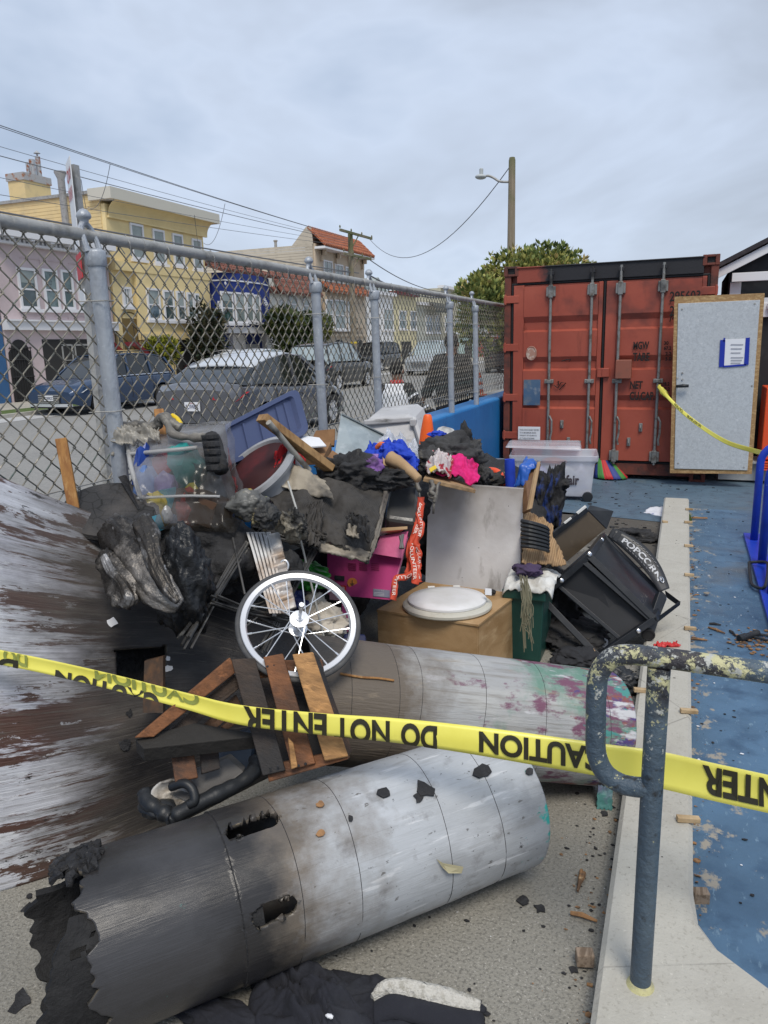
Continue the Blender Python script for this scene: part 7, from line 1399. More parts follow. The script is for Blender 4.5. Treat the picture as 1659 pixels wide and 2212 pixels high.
mb = MB(); mb.hexa([cb(u, v, zt+.05+(.03 if u < .5 else 0), .05) for u, v in ((-.06, 0), (.82, 0), (.82, 1), (-.06, 1))]+[cb(u, v, zt+.10, .02) for u, v in ((-.06, 0), (.82, 0), (.82, 1), (-.06, 1))]); mb.build('bin_lid', CB, cbx, bevel=.02)
mb = MB()
for v in (0, 1): mb.lathe([(.0, -.02), (.05, -.02), (.055, -.012), (.055, .012), (.05, .02), (.02, .022), (0, .022)], cb(.93, v, .055, .015), -bn, 16)
mb.build('wheel', M['blackplastic'], cbx, smooth='auto')
mb = MB(); mb.box(cb(1.03, .2, .42), (.05, .04, .05)); mb.build('bin_latch', M['blackplastic'], cbx, bevel=.006)
for nm, c, u, v, z, r in (('white_paper_pack', (.6, .6, .62), .62, .22, .26, (.16, .1, .11)), ('orange_pack', (.55, .2, .12), .5, .35, .40, (.14, .1, .05)), ('violet_pack', (.3, .28, .55), .3, .3, .26, (.12, .1, .11)), ('blue_contents', (.10, .16, .33), .65, .4, .12, (.26, .15, .05)), ('pale_pack', (.5, .5, .6), .85, .4, .25, (.06, .12, .13)), ('green_pack', (.2, .4, .08), .28, .3, .10, (.1, .1, .04))):
    mb = MB(); mb.blob(cb(u, v, z), r, 3, .25, 3, u*9); mb.build(nm, TOY(nm, c), cbx, smooth=True)
p = cb(.64, -.0, .25)-bn*.012; mb = MB(); put_text(mb, 'fair', lambda a, b_: p+e_*(.02+.14*a)+V((0, 0, -.07+.11*b_)), .03)
mb.tube([p+e_*(-.05+.055*cos(t*pi/10))+V((0, 0, .0+.075*sin(t*pi/10))) for t in range(-5, 6)], .012, 6); mb.build('bin_print', mat('bag_print', (.05, .04, .05), .6), cbx)
# nylon parachute toy by the container
nc = Zp(1310, 1034, 0); RB = [mat('nylon_green', (.06, .22, .05), .6), mat('nylon_red', (.45, .02, .025), .6), mat('nylon_blue', (.03, .05, .22), .6)]
ny = empty('nylon_fabric', nc, 'green, red and blue nylon fabric slumped against the container door', 'fabric')
for k in range(6):
    mb = MB(); a0 = -2.9+k*.52; mb.grid(lambda u, v: nc+V((-.10, .12, .34))*(1-u)+V((cos(a0+v*.52)*.20*u, sin(a0+v*.52)*.16*u, .0))+V((.05*u*u, 0, .01+.02*abs(sin(v*9+k))*u+.03*sin(pi*u))), 10, 8); mb.build('fabric_panel', RB[(k+2) % 3], ny, smooth=True, solid=.006)
# ---- finned heater
FINM = mat('sooty_white_fins', (.5, .5, .5), .45, .15, layers=[lay((.28, .2, .14), 4, .50, .66), lay((.06, .035, .025), 5, .56, .66), lay((.66, .67, .69), 8, .58, .7)], bump=.3, bs=20)
ht = empty('finned_heater', Dp(580, 1330, 2.95), 'scorched white finned oil heater standing behind the spoked wheel', 'heater')
for k in range(6):
    P = dq([(534+k*8.5, 1150, 3.02+k*.012), (541+k*8.5, 1149, 3.03+k*.012), (590+k*7, 1322, 2.84+k*.012), (584+k*7, 1323, 2.83+k*.012)]); mb = MB(); q = [lerp(P[0], P[1], .5), lerp(lerp(P[0], P[3], .3), lerp(P[1], P[2], .3), .5)+V((0, 0, .008)), lerp(lerp(P[0], P[3], .7), lerp(P[1], P[2], .7), .5), lerp(P[3], P[2], .5)]
    s = spline(q, 6); mb.add([x for p in s for x in (p-rt*.0045-fw*.03, p+rt*.0045-fw*.03, p+rt*.0045+fw*.03, p-rt*.0045+fw*.03)], [(i*4+j, i*4+(j+1) % 4, (i+1)*4+(j+1) % 4, (i+1)*4+j) for i in range(len(s)-1) for j in range(4)]+[(3, 2, 1, 0), tuple((len(s)-1)*4+j for j in range(4))]); mb.build('fin', FINM, ht, smooth='auto')
H4 = dq([(594, 1330, 2.86), (640, 1312, 2.88), (603, 1152, 3.08), (575, 1158, 3.06)])
def hp(u, v): p = H4[0]*(1-u)*(1-v)+H4[1]*u*(1-v)+H4[2]*u*v+H4[3]*(1-u)*v; return p-fw*(.010*sin(v*46)*(1 if .12 < v < .80 else .15))
mb = MB(); mb.grid(hp, 8, 130); mb.build('corrugated_face', FINM, ht, smooth=True, solid=.02)
mb = MB(); s = [hp(0, v)-fw*.014 for v in (0, .25, .5, .75, 1)]; mb.tube(spline(s, 6), .008, 7); mb.build('edge_fin', FINM, ht, smooth=True)
cloth('charred_motor', 'charred round motor with a metal ring right of the white heater', 'motor', Dp(624, 1226, 3.05), (.055, .05, .07), M['charcloth'], 4.8, .4, .2, 4)
mb = MB(); c = Dp(614, 1222, 2.98); mb.tube([c+(rt*cos(t*pi/8)*.016+up*sin(t*pi/8)*.022) for t in range(16)], .005, 6, closed=True); tag(mb.build('metal_ring', M['alu'], smooth=True), 'small bright metal ring on the charred motor', 'ring')
# ---- bags inside the pile
cloth('green_bag', 'bright green plastic bag in the dark gap behind the wheel', 'bag', Dp(658, 1240, 3.5), (.13, .08, .06), mat('green_plastic', (.02, .22, .02), .35, layers=[lay((.01, .1, .015), 5, .5, .7)], bump=.5, bs=16), 6.1, .4, .16, R=Rz(.2))
WHB = mat('dirty_white_bag', (.50, .46, .40), .7, layers=[lay((.3, .24, .17), 5, .5, .68), lay((.08, .06, .05), 8, .64, .72)], bump=.5, bs=16)
cloth('white_bag', 'crumpled dirty white bag seen through the wheel spokes', 'bag', Dp(700, 1345, 3.42), (.11, .08, .085), WHB, 3.3, .4, .2)
cloth('white_bag', 'torn white paper bag below the crumpled white bag', 'bag', Dp(672, 1310, 3.5), (.08, .07, .06), WHB, 13.3, .4, .2)
cloth('blue_bag', 'dark blue bag left of the crumpled white bag', 'bag', Dp(640, 1322, 3.5), (.09, .08, .10), mat('dark_blue_bag', (.012, .02, .10), .5, bump=.5, bs=16), 23.3, .4, .2)
slabthing('blue_crate', 'dark navy plastic crate beneath the pink machine', 'crate', [(738, 1412, 3.3), (792, 1412, 3.3), (790, 1368, 3.36), (742, 1366, 3.38)], .15, mat('navy_crate', (.01, .015, .06), .5), .012)
# ---- rod bundles of a burnt canopy frame
RODM = mat('burnt_rod', (.11, .105, .10), .5, .5, layers=[lay((.025, .025, .025), 6, .45, .6), lay((.25, .24, .22), 9, .6, .7)])
def rods(label, a, b_, n, spread, seed, r=.0042):
    rr = random.Random(seed); a = Dp(*a); b_ = Dp(*b_); root = empty('rod_bundle', b_, label, 'rods', 'burnt canopy frame rods')
    for i in range(n):
        o1 = (rt*rr.uniform(-1, 1)+up*rr.uniform(-1, 1)+fw*rr.uniform(-.6, .6))*spread*.6; o2 = (rt*rr.uniform(-1, 1)+up*rr.uniform(-1, 1)+fw*rr.uniform(-.6, .6))*spread
        mb = MB(); mb.tube([a+o1, lerp(a, b_, .5)+o1*.5+o2*.2, b_+o2], r, 6); mb.build('rod', RODM, root)
rods('bundle of thin burnt rods slanting down over the ramp', (530, 1175, 2.98), (402, 1392, 2.56), 9, .03, 1)
rods('bundle of thin rods running from the ramp toward the wheel hub', (458, 1296, 2.66), (604, 1346, 2.92), 7, .035, 2)
rods('bundle of thin rods crossing behind the wheel', (680, 1186, 3.2), (568, 1408, 2.86), 8, .02, 3)
rods('bundle of thin rods under the burnt box', (598, 1158, 3.15), (684, 1186, 3.2), 6, .02, 4)
rods('loose rods fanned behind the heater', (610, 1300, 2.95), (520, 1330, 2.75), 4, .05, 5, .003)
for lb, a, b_, r in (('single pale rod rising from the burnt box to the wheel', (648, 1160, 3.12), (699, 1374, 3.22), .0045), ('thin black rod left of the white heater', (503, 1162, 2.95), (529, 1284, 2.75), .004), ('white tipped rod standing in front of the burnt box', (622, 1040, 3.3), (652, 1138, 3.06), .0045)):
    mb = MB(); mb.tube([Dp(*a), Dp(*b_)], r, 7); tag(mb.build('rod', RODM if 'black' in lb else mat('pale_rod', (.4, .4, .38), .5, layers=[lay((.1, .1, .1), 4, .5, .62)])), lb, 'rod')
# ================================================================== popcorn cart
def ptsq(P): return [Yp(x, y, Y) for x, y, Y in P]
pc = empty('popcorn_cart', Zp(1290, 1425, 0), 'overturned black popcorn cart frame with arched POPCORN sign', 'cart')
FA, FB, FC, FD = ptsq([(1271, 1201, 4.08), (1168, 1290, 4.0), (1292, 1418, 3.90), (1412, 1337, 4.02)])
BA, BB, BC, BD = ptsq([(1303, 1158, 4.50), (1185, 1262, 4.42), (1322, 1400, 4.30), (1432, 1290, 4.45)])
BS = M['blacksteel']
def sbar(nm, a, b_, w=.035, par=None, m=None): mb = MB(); mb.bar(a, b_, w, w, -fw); return mb.build(nm, m or BS, par or pc, bevel=.003)
for a, b_ in ((FA, FB), (FB, FC), (FA, FD), (lerp(FC, FD, 0), FD), (FA, BA), (FD, BD), (BA, BD), (FC, BC), (FB, BB), (BB, BC)): sbar('frame_bar', a, b_)
fn = (FD-FA).cross(FB-FA).normalized(); fn = fn if fn.dot(fw) > 0 else -fn
i0 = lerp(FA, FB, .28); i1 = lerp(FD, FC, .22)
mb = MB(); d_ = fn*.035; q = [lerp(FA, FB, .30)+d_, lerp(FA, FB, .72)+d_, lerp(FD, FC, .86)+d_*1.0, lerp(FD, FC, .12)+d_]; 
mb.quad([lerp(FA, FD, .02)+d_, lerp(FB, FA, .30)+d_, lerp(FC, FD, .42)+d_, lerp(FD, FA, .04)+d_], fn, .012); mb.build('base_panel', mat('flat_black_panel', (.008, .009, .012), .55, layers=[lay((.014, .015, .019), 4, .5, .7)]), pc)
mb = MB(); mb.quad([FA+fn*.03, FD+fn*.03, BD+fn*.0, BA], (FD-FA).cross(BA-FA), .008); mb.build('side_panel', BS, pc, bevel=.002)
mb = MB(); mb.quad([FA+fn*.03, FB+fn*.03, BB, BA], (FA-FB).cross(BA-FA), -.008); mb.build('top_panel', BS, pc, bevel=.002)
sbar('cross_bar', lerp(FA, FB, .12), lerp(FD, FC, .02)+V((0, 0, -.01)), .028); sbar('cross_bar', lerp(FB, FA, .32)+fn*.03, lerp(FC, FD, .42)+fn*.03, .022)
sbar('leg', lerp(FC, FD, .08)+fn*.05, FC+V((-.03, 0, -.01)), .04)
w0, w1 = ptsq([(1428, 1285, 4.25), (1400, 1366, 4.05)]); mb = MB(); mb.bar(w0, w1, .05, .045, -fw); lg = mb.build('leg', BS, pc, bevel=.004)
mb = MB(); ax_ = (w1-w0).normalized(); mb.lathe([(.0, -.012), (.03, -.012), (.035, -.006), (.035, .012), (.027, .014), (.026, .010), (0, .010)], w1+ax_*.01-fw*.01, (-fw*.8+ax_*.5), 24); mb.build('rubber_foot', M['darkrubber'], lg, smooth='auto')
mb = MB()
for p in (lerp(FB, FA, .42), lerp(FC, FD, .10)+fn*.02, FA+V((0, 0, .012)), lerp(FA, BA, .8), BD, lerp(FD, BD, .7), lerp(FD, FC, .3)): mb.lathe([(.013, 0), (.012, .006), (.006, .009), (0, .0095)], p-fw*.022, -fw, 10)
mb.build('bolt', M['chrome'], pc, smooth='auto')
TRB = mat('smoked_tray', (.075, .055, .035), .35, .3, layers=[lay((.03, .025, .02), 2.5, .45, .65), lay((.14, .105, .07), 4, .6, .75)])
T = ptsq([(1185, 1166, 4.35), (1268, 1102, 4.5), (1308, 1142, 4.52), (1224, 1213, 4.36)]); mb = MB(); mb.quad(T, (0, 1, -.3), .012); tr_ = mb.build('tray_door', TRB, pc)
mb = MB(); mb.bar(T[0]+V((0, -.02, .012)), T[1]+V((0, -.02, .012)), .02, .035); mb.build('tray_edge', BS, tr_, bevel=.003)
mb = MB(); mb.bar(lerp(T[0], T[1], .75)+V((0, -.03, .032)), lerp(T[0], T[1], .98)+V((0, -.03, .034)), .014, .012); mb.bar(lerp(T[0], T[1], .42)+V((0, -.03, .032)), lerp(T[0], T[1], .6)+V((0, -.03, .032)), .01, .01); mb.build('pale_strip', M['whiteplastic'], tr_)
mb = MB(); mb.quad([T[1], T[2], T[2]+V((.03, .05, .10)), T[1]+V((.01, .05, .02))], (1, 0, 0), .008); mb.build('tray_cheek', BS, tr_)
SGN = mat('arch_sign_black', (.03, .032, .036), .4, layers=[lay((.05, .05, .055), 5, .5, .7)])
ctr = spline(ptsq([(1318, 1150, 4.50), (1352, 1170, 4.48), (1386, 1198, 4.45), (1414, 1233, 4.42), (1436, 1275, 4.38)]), 8); n = len(ctr)
def arch(s, t, lift=0.):
    i = min(max(s, 0), .9999)*(n-1); a = int(i); p = lerp(ctr[a], ctr[a+1], i-a); d = (ctr[a+1]-ctr[a]).normalized(); s_ = d.cross(-fw).normalized(); return p-s_*(t-.5)*.082*(.72+.5*sin(pi*s))-fw*lift
mb = MB(); mb.grid(lambda u, v: arch(u, v), 30, 3); sg_ = mb.build('arch_sign', SGN, pc, smooth=True, solid=.006)
mb = MB(); put_text(mb, 'POPCORN', lambda a, b_: arch(.20+.66*a, .30+.36*b_, .007), .03); mb.build('sign_lettering', mat('sign_white', (.55, .56, .58), .5, layers=[lay((.08, .08, .08), 30, .5, .6)]), sg_)
mb = MB(); 
for a in range(9): mb.tube([arch(.3+.05*a, .80, .007), arch(.3+.05*a+.03, .82+.02*(a % 2), .007)], .002, 4); mb.tube([arch(.3+.05*a, .2, .007), arch(.3+.05*a+.03, .18-.02*(a % 2), .007)], .002, 4)
mb.build('sign_scrolls', mat('sign_grey', (.22, .22, .23), .5), sg_)
mb = MB(); mb.tube([arch(.86+.03*cos(t*pi/5), .62+.13*sin(t*pi/5), .008) for t in range(10)], .0035, 5, closed=True); mb.build('sign_ring', M['chrome'], sg_)
mb = MB()
for s_ in (.02, .1): mb.quad([arch(s_, .1, .008), arch(s_+.05, .1, .008), arch(s_+.05, .9, .008), arch(s_, .9, .008)], fw, .006)
mb.build('hinge', BS, sg_)
q = ptsq([(1438, 1276, 4.35), (1470, 1300, 4.2), (1466, 1309, 4.2), (1440, 1290, 4.33)]); mb = MB(); mb.quad(q, fw, .012); mb.quad(ptsq([(1470, 1299, 4.2), (1469, 1307, 4.2), (1420, 1345, 4.1), (1422, 1334, 4.1)]), fw, .014); mb.build('bent_handle', BS, pc)
# rubbish round the cart
for lb, c, r, sd_ in (('black charred rubbish heap under the popcorn cart', Zp(1225, 1370, .04), (.22, .2, .07), 1), ('charred bags between the green bin and the popcorn cart', V((-.72, 4.35, .1)), (.18, .3, .22), 2), ('charred lump on the bare ground beyond the popcorn cart', Zp(1372, 1158, .03), (.17, .13, .06), 4), ('dark rubbish heap in the gap behind the cart', V((-.62, 4.9, .06)), (.25, .25, .10), 5)):
    cloth('burnt_rubbish', lb, 'rubbish', c, r, M['charcloth'], sd_*2.3, .5, .22, flat=.002)
cloth('black_bag', 'limp black fabric bag behind the handrail loop', 'bag', Zp(1252, 1425, .05), (.14, .09, .06), mat('black_fabric', (.022, .023, .027), .85, bump=.4, bs=30), 4.4, .3, .2, flat=.003)
cloth('burnt_rubbish', 'black rubbish bag half hidden by the handrail loop', 'rubbish', Zp(1330, 1470, .05), (.10, .08, .07), M['blackplastic'], 9.4, .4, .25, flat=.003)
cloth('paper_scrap', 'white crumpled paper scrap under the popcorn cart', 'paper', Zp(1303, 1392, .03), (.025, .03, .035), M['paper'], 2.2, .5, .3, 4)
cloth('paper_scrap', 'crumpled beige paper on the limp black bag', 'paper', Zp(1268, 1408, .08), (.04, .03, .025), CARDL, 5.2, .5, .3, 4)
mb = ragsheet([Zp(1390, 1107, .006), Zp(1438, 1118, .006), Zp(1442, 1094, .03), Zp(1405, 1095, .015)], 16, 10, .012, 3, 2, .1); o = tag(mb.build('paper_sheet', mat('printed_paper', (.62, .63, .68), .7, layers=[lay((.12, .15, .35), 9, .6, .66)]), smooth=True, solid=.003), 'printed white paper lying on the blue floor at the kerb end', 'paper')
mb = MB(); mb.bar(Zp(1482, 1118, .02), Zp(1528, 1119, .02), .02, .01); tag(mb.build('wood_splinter', M['wood']), 'thin orange wood splinter beside the far end of the kerb', 'splinter')
mb = MB(); g0 = Zp(1486, 1124, .0)
for k in range(40): a = random.uniform(0, 6.28); p = g0+V((random.uniform(-.02, .03), random.uniform(-.08, .06), 0)); mb.tube([p, p+V((cos(a)*.01, sin(a)*.01, .04)), p+V((cos(a)*.03, sin(a)*.03, .05+random.random()*.03))], [.003, .002, .0008], 3)
mb.build('weed_tuft', lf('weed', (.06, .11, .02)), kind='stuff')
mb = ragsheet([Zp(1411, 1397, .108), Zp(1470, 1396, .108), Zp(1462, 1386, .118), Zp(1418, 1390, .112)], 24, 8, .02, 4, 3, .3, rid=.02); tag(mb.build('red_scrap', mat('red_wrapper', (.5, .03, .03), .45), smooth=True, solid=.003), 'torn red plastic scrap lying on the kerb', 'scrap')
# wooden shims stuck along the kerb
SH = mat('shim_wood', (.48, .36, .22), .8, layers=[lay((.3, .2, .1), 9, .45, .65)], bump=.3, bs=40)
for k_, (x, y, w, d) in enumerate(((1488, 1101, 18, 0), (1486, 1129, 20, 0), (1487, 1180, 22, 0), (1488, 1243, 24, 0), (1490, 1359, 30, 0), (1487, 1538, 44, 0), (1485, 1772, 58, 0), (1436, 1128, 14, 1), (1384, 1493, 38, 1))):
    a = Zp(x-w*.4, y, .105); e = Zp(x+w*.45, y, .105); mb = MB(); mb.bar(a+V((0, 0, .008)), e+V((0, 0, .002)), .022, .018, (0, 0, 1))
    tag(mb.build('wooden_shim', SH, bevel=.002), ('pale wooden shim at the very far right corner of the kerb', 'small pale shim on the right kerb edge, second from the far end', 'pale shim on the right kerb edge level with the black rubbish lump', 'pale shim on the right kerb edge beside the popcorn cart arch', 'pale shim on the right kerb edge above the red scrap', 'thick pale shim on the right kerb edge between handrail and tape', 'largest pale shim, on the right kerb edge just below the tape', 'pale wooden shim on the left kerb edge near its far end', 'pale wooden shim on the left kerb edge seen beside the handrail loop')[k_], 'shim', 'wooden shims along the kerb edge')
for lb, x, y, z in (('weathered wood block wedged at the lower right kerb edge', 1513, 1935, .02), ('weathered wood block wedged at the lower left kerb edge', 1263, 2068, .03)):
    c = Zp(x, y, z); mb = MB(); mb.box(c, (.048, .034, .04), Matrix.Rotation(.3, 3, 'Z')); tag(mb.build('wood_block', mat('grey_wood', (.26, .2, .15), .9, layers=[lay((.14, .1, .07), 9, .45, .6, st=(8, 1, 8))], bump=.5, bs=30), bevel=.004), lb, 'wood block')
# turquoise painted chip leaning on the tube end
q = [Zp(1288, 1746, .0), Zp(1322, 1750, .0)]; q += [q[1]+V((-.004, .03, .075)), q[0]+V((.0, .03, .08))]; mb = ragsheet(q, 8, 10, .004, 3, 1, .1); tag(mb.build('paint_chip', mat('turquoise_chip', (.06, .19, .18), .6, layers=[lay((.12, .12, .2), 8, .5, .65), lay((.03, .05, .05), 14, .6, .7)]), solid=.012), 'turquoise painted wood chip leaning at the foot of the graffiti tube', 'wood chip')
# ================================================================== front clothing
HOOD = mat('black_sweatshirt', (.016, .017, .024), .95, layers=[lay((.028, .03, .038), 5, .5, .7), lay((.05, .05, .055), 160, .68, .74)], bump=.35, bs=120)
FLE = mat('white_fleece', (.60, .58, .53), .95, layers=[lay((.42, .40, .35), 60, .5, .62), lay((.04, .04, .04), 12, .74, .77)], bump=1.6, bs=70)
jk = empty('black_jacket', Zp(790, 2170, 0), 'crumpled black sweatshirt with white fleece lining in front of the nearest tube', 'jacket')
def heapgrid(P, hgt, seed, fs, nu=90, nv=60, pw=.5):
    # sheet over the ground from 4 pixel corners, bulging and creased
    q = [Zp(x, y, .0) for x, y in P]
    def f(u, v):
        uu = u+.05*nz((v*5, seed, 1), 1.)*(1-abs(2*u-1)); p = q[0]*(1-u)*(1-v)+q[1]*u*(1-v)+q[2]*u*v+q[3]*(1-u)*v
        e = (sin(pi*min(1, max(0, u)))*sin(pi*min(1, max(0, v))))**pw
        return V((p.x+.02*nz((u*5, v*5, seed), 1.), p.y+.02*nz((u*5, v*5, seed+5), 1.), .004+hgt*e*(.55+.45*frac((u*fs*.5, v*fs*.5, seed), 1.)+.5*(crease((u*fs, v*fs, seed), .8)-.3))))
    mb = MB(); mb.grid(f, nu, nv); return mb
heapgrid([(520, 2290), (860, 2290), (720, 2098), (552, 2110)], .12, 2.0, 5).build('sleeve_heap', HOOD, jk, smooth=True, solid=.006)
heapgrid([(700, 2290), (1050, 2235), (1040, 2165), (720, 2098)], .075, 6.0, 4).build('jacket_body', HOOD, jk, smooth=True, solid=.006)
q = spline([Zp(x, y, z) for x, y, z in ((804, 2160, .05), (822, 2128, .075), (860, 2118, .075), (920, 2128, .065), (985, 2145, .05), (1038, 2172, .03))], 8); lo = spline([Zp(x, y, z) for x, y, z in ((808, 2168, .045), (845, 2152, .06), (890, 2160, .055), (940, 2172, .05), (990, 2184, .04), (1036, 2190, .03))], 8)
mb = MB(); mb.grid(lambda u, v: lerp(q[min(int(u*40), 40)], lo[min(int(u*40), 40)], v)+V((0, 0, .02*sin(pi*v)+.006*frac((u*20, v*8, 0), 1.5))), 40, 12); mb.build('fleece_lining', FLE, jk, smooth=True, solid=.012)
mb = MB(); mb.grid(lambda u, v: lerp(lo[min(int(u*40), 40)], lo[min(int(u*40), 40)]+V((.02, -.05, -.02)), v)+V((0, 0, .012*sin(pi*v)+.006)), 40, 6); mb.build('lining_edge', HOOD, jk, smooth=True, solid=.008)
cloth('black_cloth', 'dark cloth corner lying in shadow under the nearest tube', 'cloth', Zp(480, 2200, .02), (.14, .05, .03), HOOD, 3, .3, .2, flat=.003)
cloth('white_crumb', 'white paint crumbs lying on the black sweatshirt', 'paint flake', Zp(712, 2195, .10), (.010, .006, .004), M['paper'], 3, .4, .3, 3)
# ================================================================== charred flakes and chips
rr = random.Random(12)
def flake(c, n, s, seed):
    n = V(n).normalized(); e1, e2 = frame_of(n); k = 9
    P = [c+(e1*cos(a)+e2*sin(a))*s*(.55+.75*rr.random()) for a in [2*pi*i/k for i in range(k)]]; mb = MB(); mb.prism(P, n*max(.003, s*.18)); return mb
FL = [('black charred flake near the kerb, wider of the two beside the tube end', 1127, 1945, .022), ('smooth dark flake right of the wide charred flake', 1167, 1963, .018), ('long jagged black flake at the lower left corner', 48, 2163, .03), ('black flake left of the charred tube mouth', 62, 1960, .022), ('small round flake below the ramp panel corner', 64, 1937, .010), ('charred chunk between tube end and kerb', 1306, 1758, .016), ('thin black flake under the tube', 1050, 2190, .012), ('dark flake close to the lower kerb edge', 1240, 2095, .012), ('small flake below the fleece lining', 1022, 2206, .010)]
for lb, x, y, s in FL: tag(flake(Zp(x, y, .003), (rr.uniform(-.2, .2), rr.uniform(-.2, .2), 1), s, 1).build('charred_flake', M['char']), lb, 'flake', 'charred flakes on the concrete')
for lb, x, y, s in (('largest flat black flake on the silver tube end', 1041, 1668, .020), ('broken black flake on the silver tube under the tape', 916, 1705, .020), ('dark flake left of the broken black flake on the tube', 828, 1715, .014), ('small black flake just below the broken flake', 905, 1724, .011), ('tiny brown flake near the upper slot', 692, 1800, .008), ('rusty flake above the upper slot', 691, 1737, .008), ('black flake at the rim of the silver tube', 1144, 1668, .010), ('small dark flake near the middle seam', 757, 1768, .007)):
    h = cylhit(x, y, C1, A1, R1+.004)
    if h: nn_ = h[2]-(C1+A1*h[0]); tag(flake(h[2], nn_, s*1.35, 1).build('charred_flake', M['char'] if 'rust' not in lb and 'brown' not in lb else M['soil_wood']), lb, 'flake', 'charred flakes on the silver tube')
h = cylhit(985, 1826, C1, A1, R1+.003); nn_ = (h[2]-(C1+A1*h[0])).normalized(); mb = MB(); P = [cylhit(x, y, C1, A1, R1+.004+d)[2] for x, y, d in ((942, 1855, 0), (956, 1864, .01), (1000, 1872, .0), (996, 1886, 0), (968, 1886, .012), (954, 1872, .005))]; mb.prism(P, nn_*.003); tag(mb.build('paper_scrap', mat('yellowed_paper', (.42, .38, .24), .8, layers=[lay((.1, .08, .05), 12, .6, .7)])), 'folded yellowed paper scrap stuck to the silver tube', 'paper')
for x, y in ((306, 1792), (302, 1880)):
    h = cylhit(x, y, C1, A1, R1+.001)
    if h and y < 1800: nn_ = h[2]-(C1+A1*h[0]); tag(flake(h[2], nn_, .011, 2).build('paint_flake', mat('cyan_paint', (.02, .35, .45), .5)), 'bright turquoise paint flake on the charred tube', 'flake')
for lb, x, y, s in (('black leaf shaped flake on the ramp below the hole', 265, 1607, .022), ('small dark flake on the ramp under the tape', 283, 1535, .014), ('pale paint curl high on the ramp', 244, 1350, .020), ('white paint flake right of the ramp hole', 366, 1443, .014), ('white chip right of the hole, lower one', 366, 1420, .009)):
    for v in range(400):
        pass
    best = None
    for i in range(80):
        for j in range(60):
            p = pan(i/79, j/59, .004); x_, y_, z_ = px(p); d = (x_-x)**2+(y_-y)**2
            if best is None or d < best[0]: best = (d, p)
    tag(flake(best[1], V((.8, -.55, .3)), s, 3).build('ramp_flake', M['char'] if 'dark' in lb or 'black' in lb else M['paper']), lb, 'flake', 'flakes on the ramp panel')
def scatter(name, n, area, m, s0, s1, seed, z=.002, cond=None):
    rr2 = random.Random(seed); mb = MB()
    for i in range(n):
        x, y = area(rr2)
        if cond and not cond(x, y): continue
        s = s0+(s1-s0)*rr2.random()**3; c = V((x, y, z)); a0 = rr2.random()*6; k = rr2.choice((4, 5, 6)); el = rr2.uniform(.4, 1)
        P = [c+V((cos(a0+2*pi*j/k)*s*rr2.uniform(.6, 1.2), sin(a0+2*pi*j/k)*s*el*rr2.uniform(.6, 1.2), 0)) for j in range(k)]; mb.prism(P, V((rr2.uniform(-.2, .2)*s, rr2.uniform(-.2, .2)*s, s*rr2.uniform(.15, .4))))
    return mb.build(name, m, kind='stuff')
G_ = lambda cx_, cy_, sx, sy: (lambda r: (r.gauss(cx_, sx), r.gauss(cy_, sy)))
U_ = lambda x0, x1, y0, y1: (lambda r: (r.uniform(x0, x1), r.uniform(y0, y1)))
scatter('char_crumbs', 260, lambda r: (r.uniform(-1.3, -.13), r.uniform(1.2, 2.9)), M['char'], .001, .010, 3)
scatter('char_crumbs', 170, lambda r: (-.13-abs(r.gauss(0, .07)), r.uniform(1.4, 4.2)), M['char'], .0015, .010, 33)
scatter('wood_crumbs', 80, lambda r: (-.13-abs(r.gauss(0, .08)), r.uniform(1.5, 2.9)), M['soil_wood'], .0015, .010, 4)
scatter('char_crumbs', 380, U_(-1.2, -.13, 4.0, 7.3), M['char'], .003, .03, 5)
scatter('char_crumbs', 240, lambda r: (.12+abs(r.gauss(0, .28)), r.uniform(2.2, 7.6)), M['char'], .001, .010, 6, .006)
scatter('wood_crumbs', 170, lambda r: (.115+abs(r.gauss(0, .03)), r.uniform(1.9, 7)), M['soil_wood'], .002, .016, 7, .006)
scatter('pale_crumbs', 60, lambda r: (.12+abs(r.gauss(0, .25)), r.uniform(2.2, 7.6)), M['paper'], .001, .010, 8, .006)
scatter('pale_crumbs', 90, U_(-1.2, -.13, 1.2, 2.9), M['paper'], .0008, .003, 18)
scatter('char_crumbs', 150, U_(-1.4, .5, 7.6, 9.4), M['char'], .004, .022, 9, .006)
wp = Zp(1640, 1385, .01); scatter('wood_crumbs', 130, G_(wp.x, wp.y, .07, .10), M['soil_wood'], .004, .02, 10, .008)
scatter('kerb_crumbs', 60, U_(-.1, .1, 1.7, 7.8), M['char'], .001, .006, 19, .101)
for lb, x0, y0, x1, y1, m in (('charred stick lying on the blue floor, upper of the pair', 1532, 1347, 1558, 1350, M['char']), ('grey broken stick with a charred tip on the blue floor', 1530, 1355, 1566, 1368, M['soil_wood']), ('pale grey splinter beside the kerb on the blue floor', 1492, 1380, 1528, 1383, M['soil_wood']), ('short dark stick near the blue rack', 1576, 1362, 1590, 1374, M['char']), ('wood splinter on the concrete beside the kerb', 1256, 1880, 1248, 1925, M['soil_wood']), ('second wood splinter resting next to the kerb', 1262, 1885, 1250, 1915, M['soil_wood']), ('thin twig on the concrete near the kerb', 1232, 1972, 1290, 1990, M['soil_wood'])):
    a = Zp(x0, y0, .012); e = Zp(x1, y1, .012); mb = MB(); mb.tube([a, lerp(a, e, .4)+V((.002, .004, .002)), e], [.006, .008, .004], 6); tag(mb.build('burnt_stick', m), lb, 'stick', 'sticks and splinters on the ground')
c = Zp(1590, 1282, .02) if 0 else Zp(1526, 1282, .02); tag(flake(c, (0, 0, 1), .025, 1).build('pebble', mat('pebble_grey', (.22, .2, .17), .9)), 'single grey pebble on the blue floor', 'pebble')
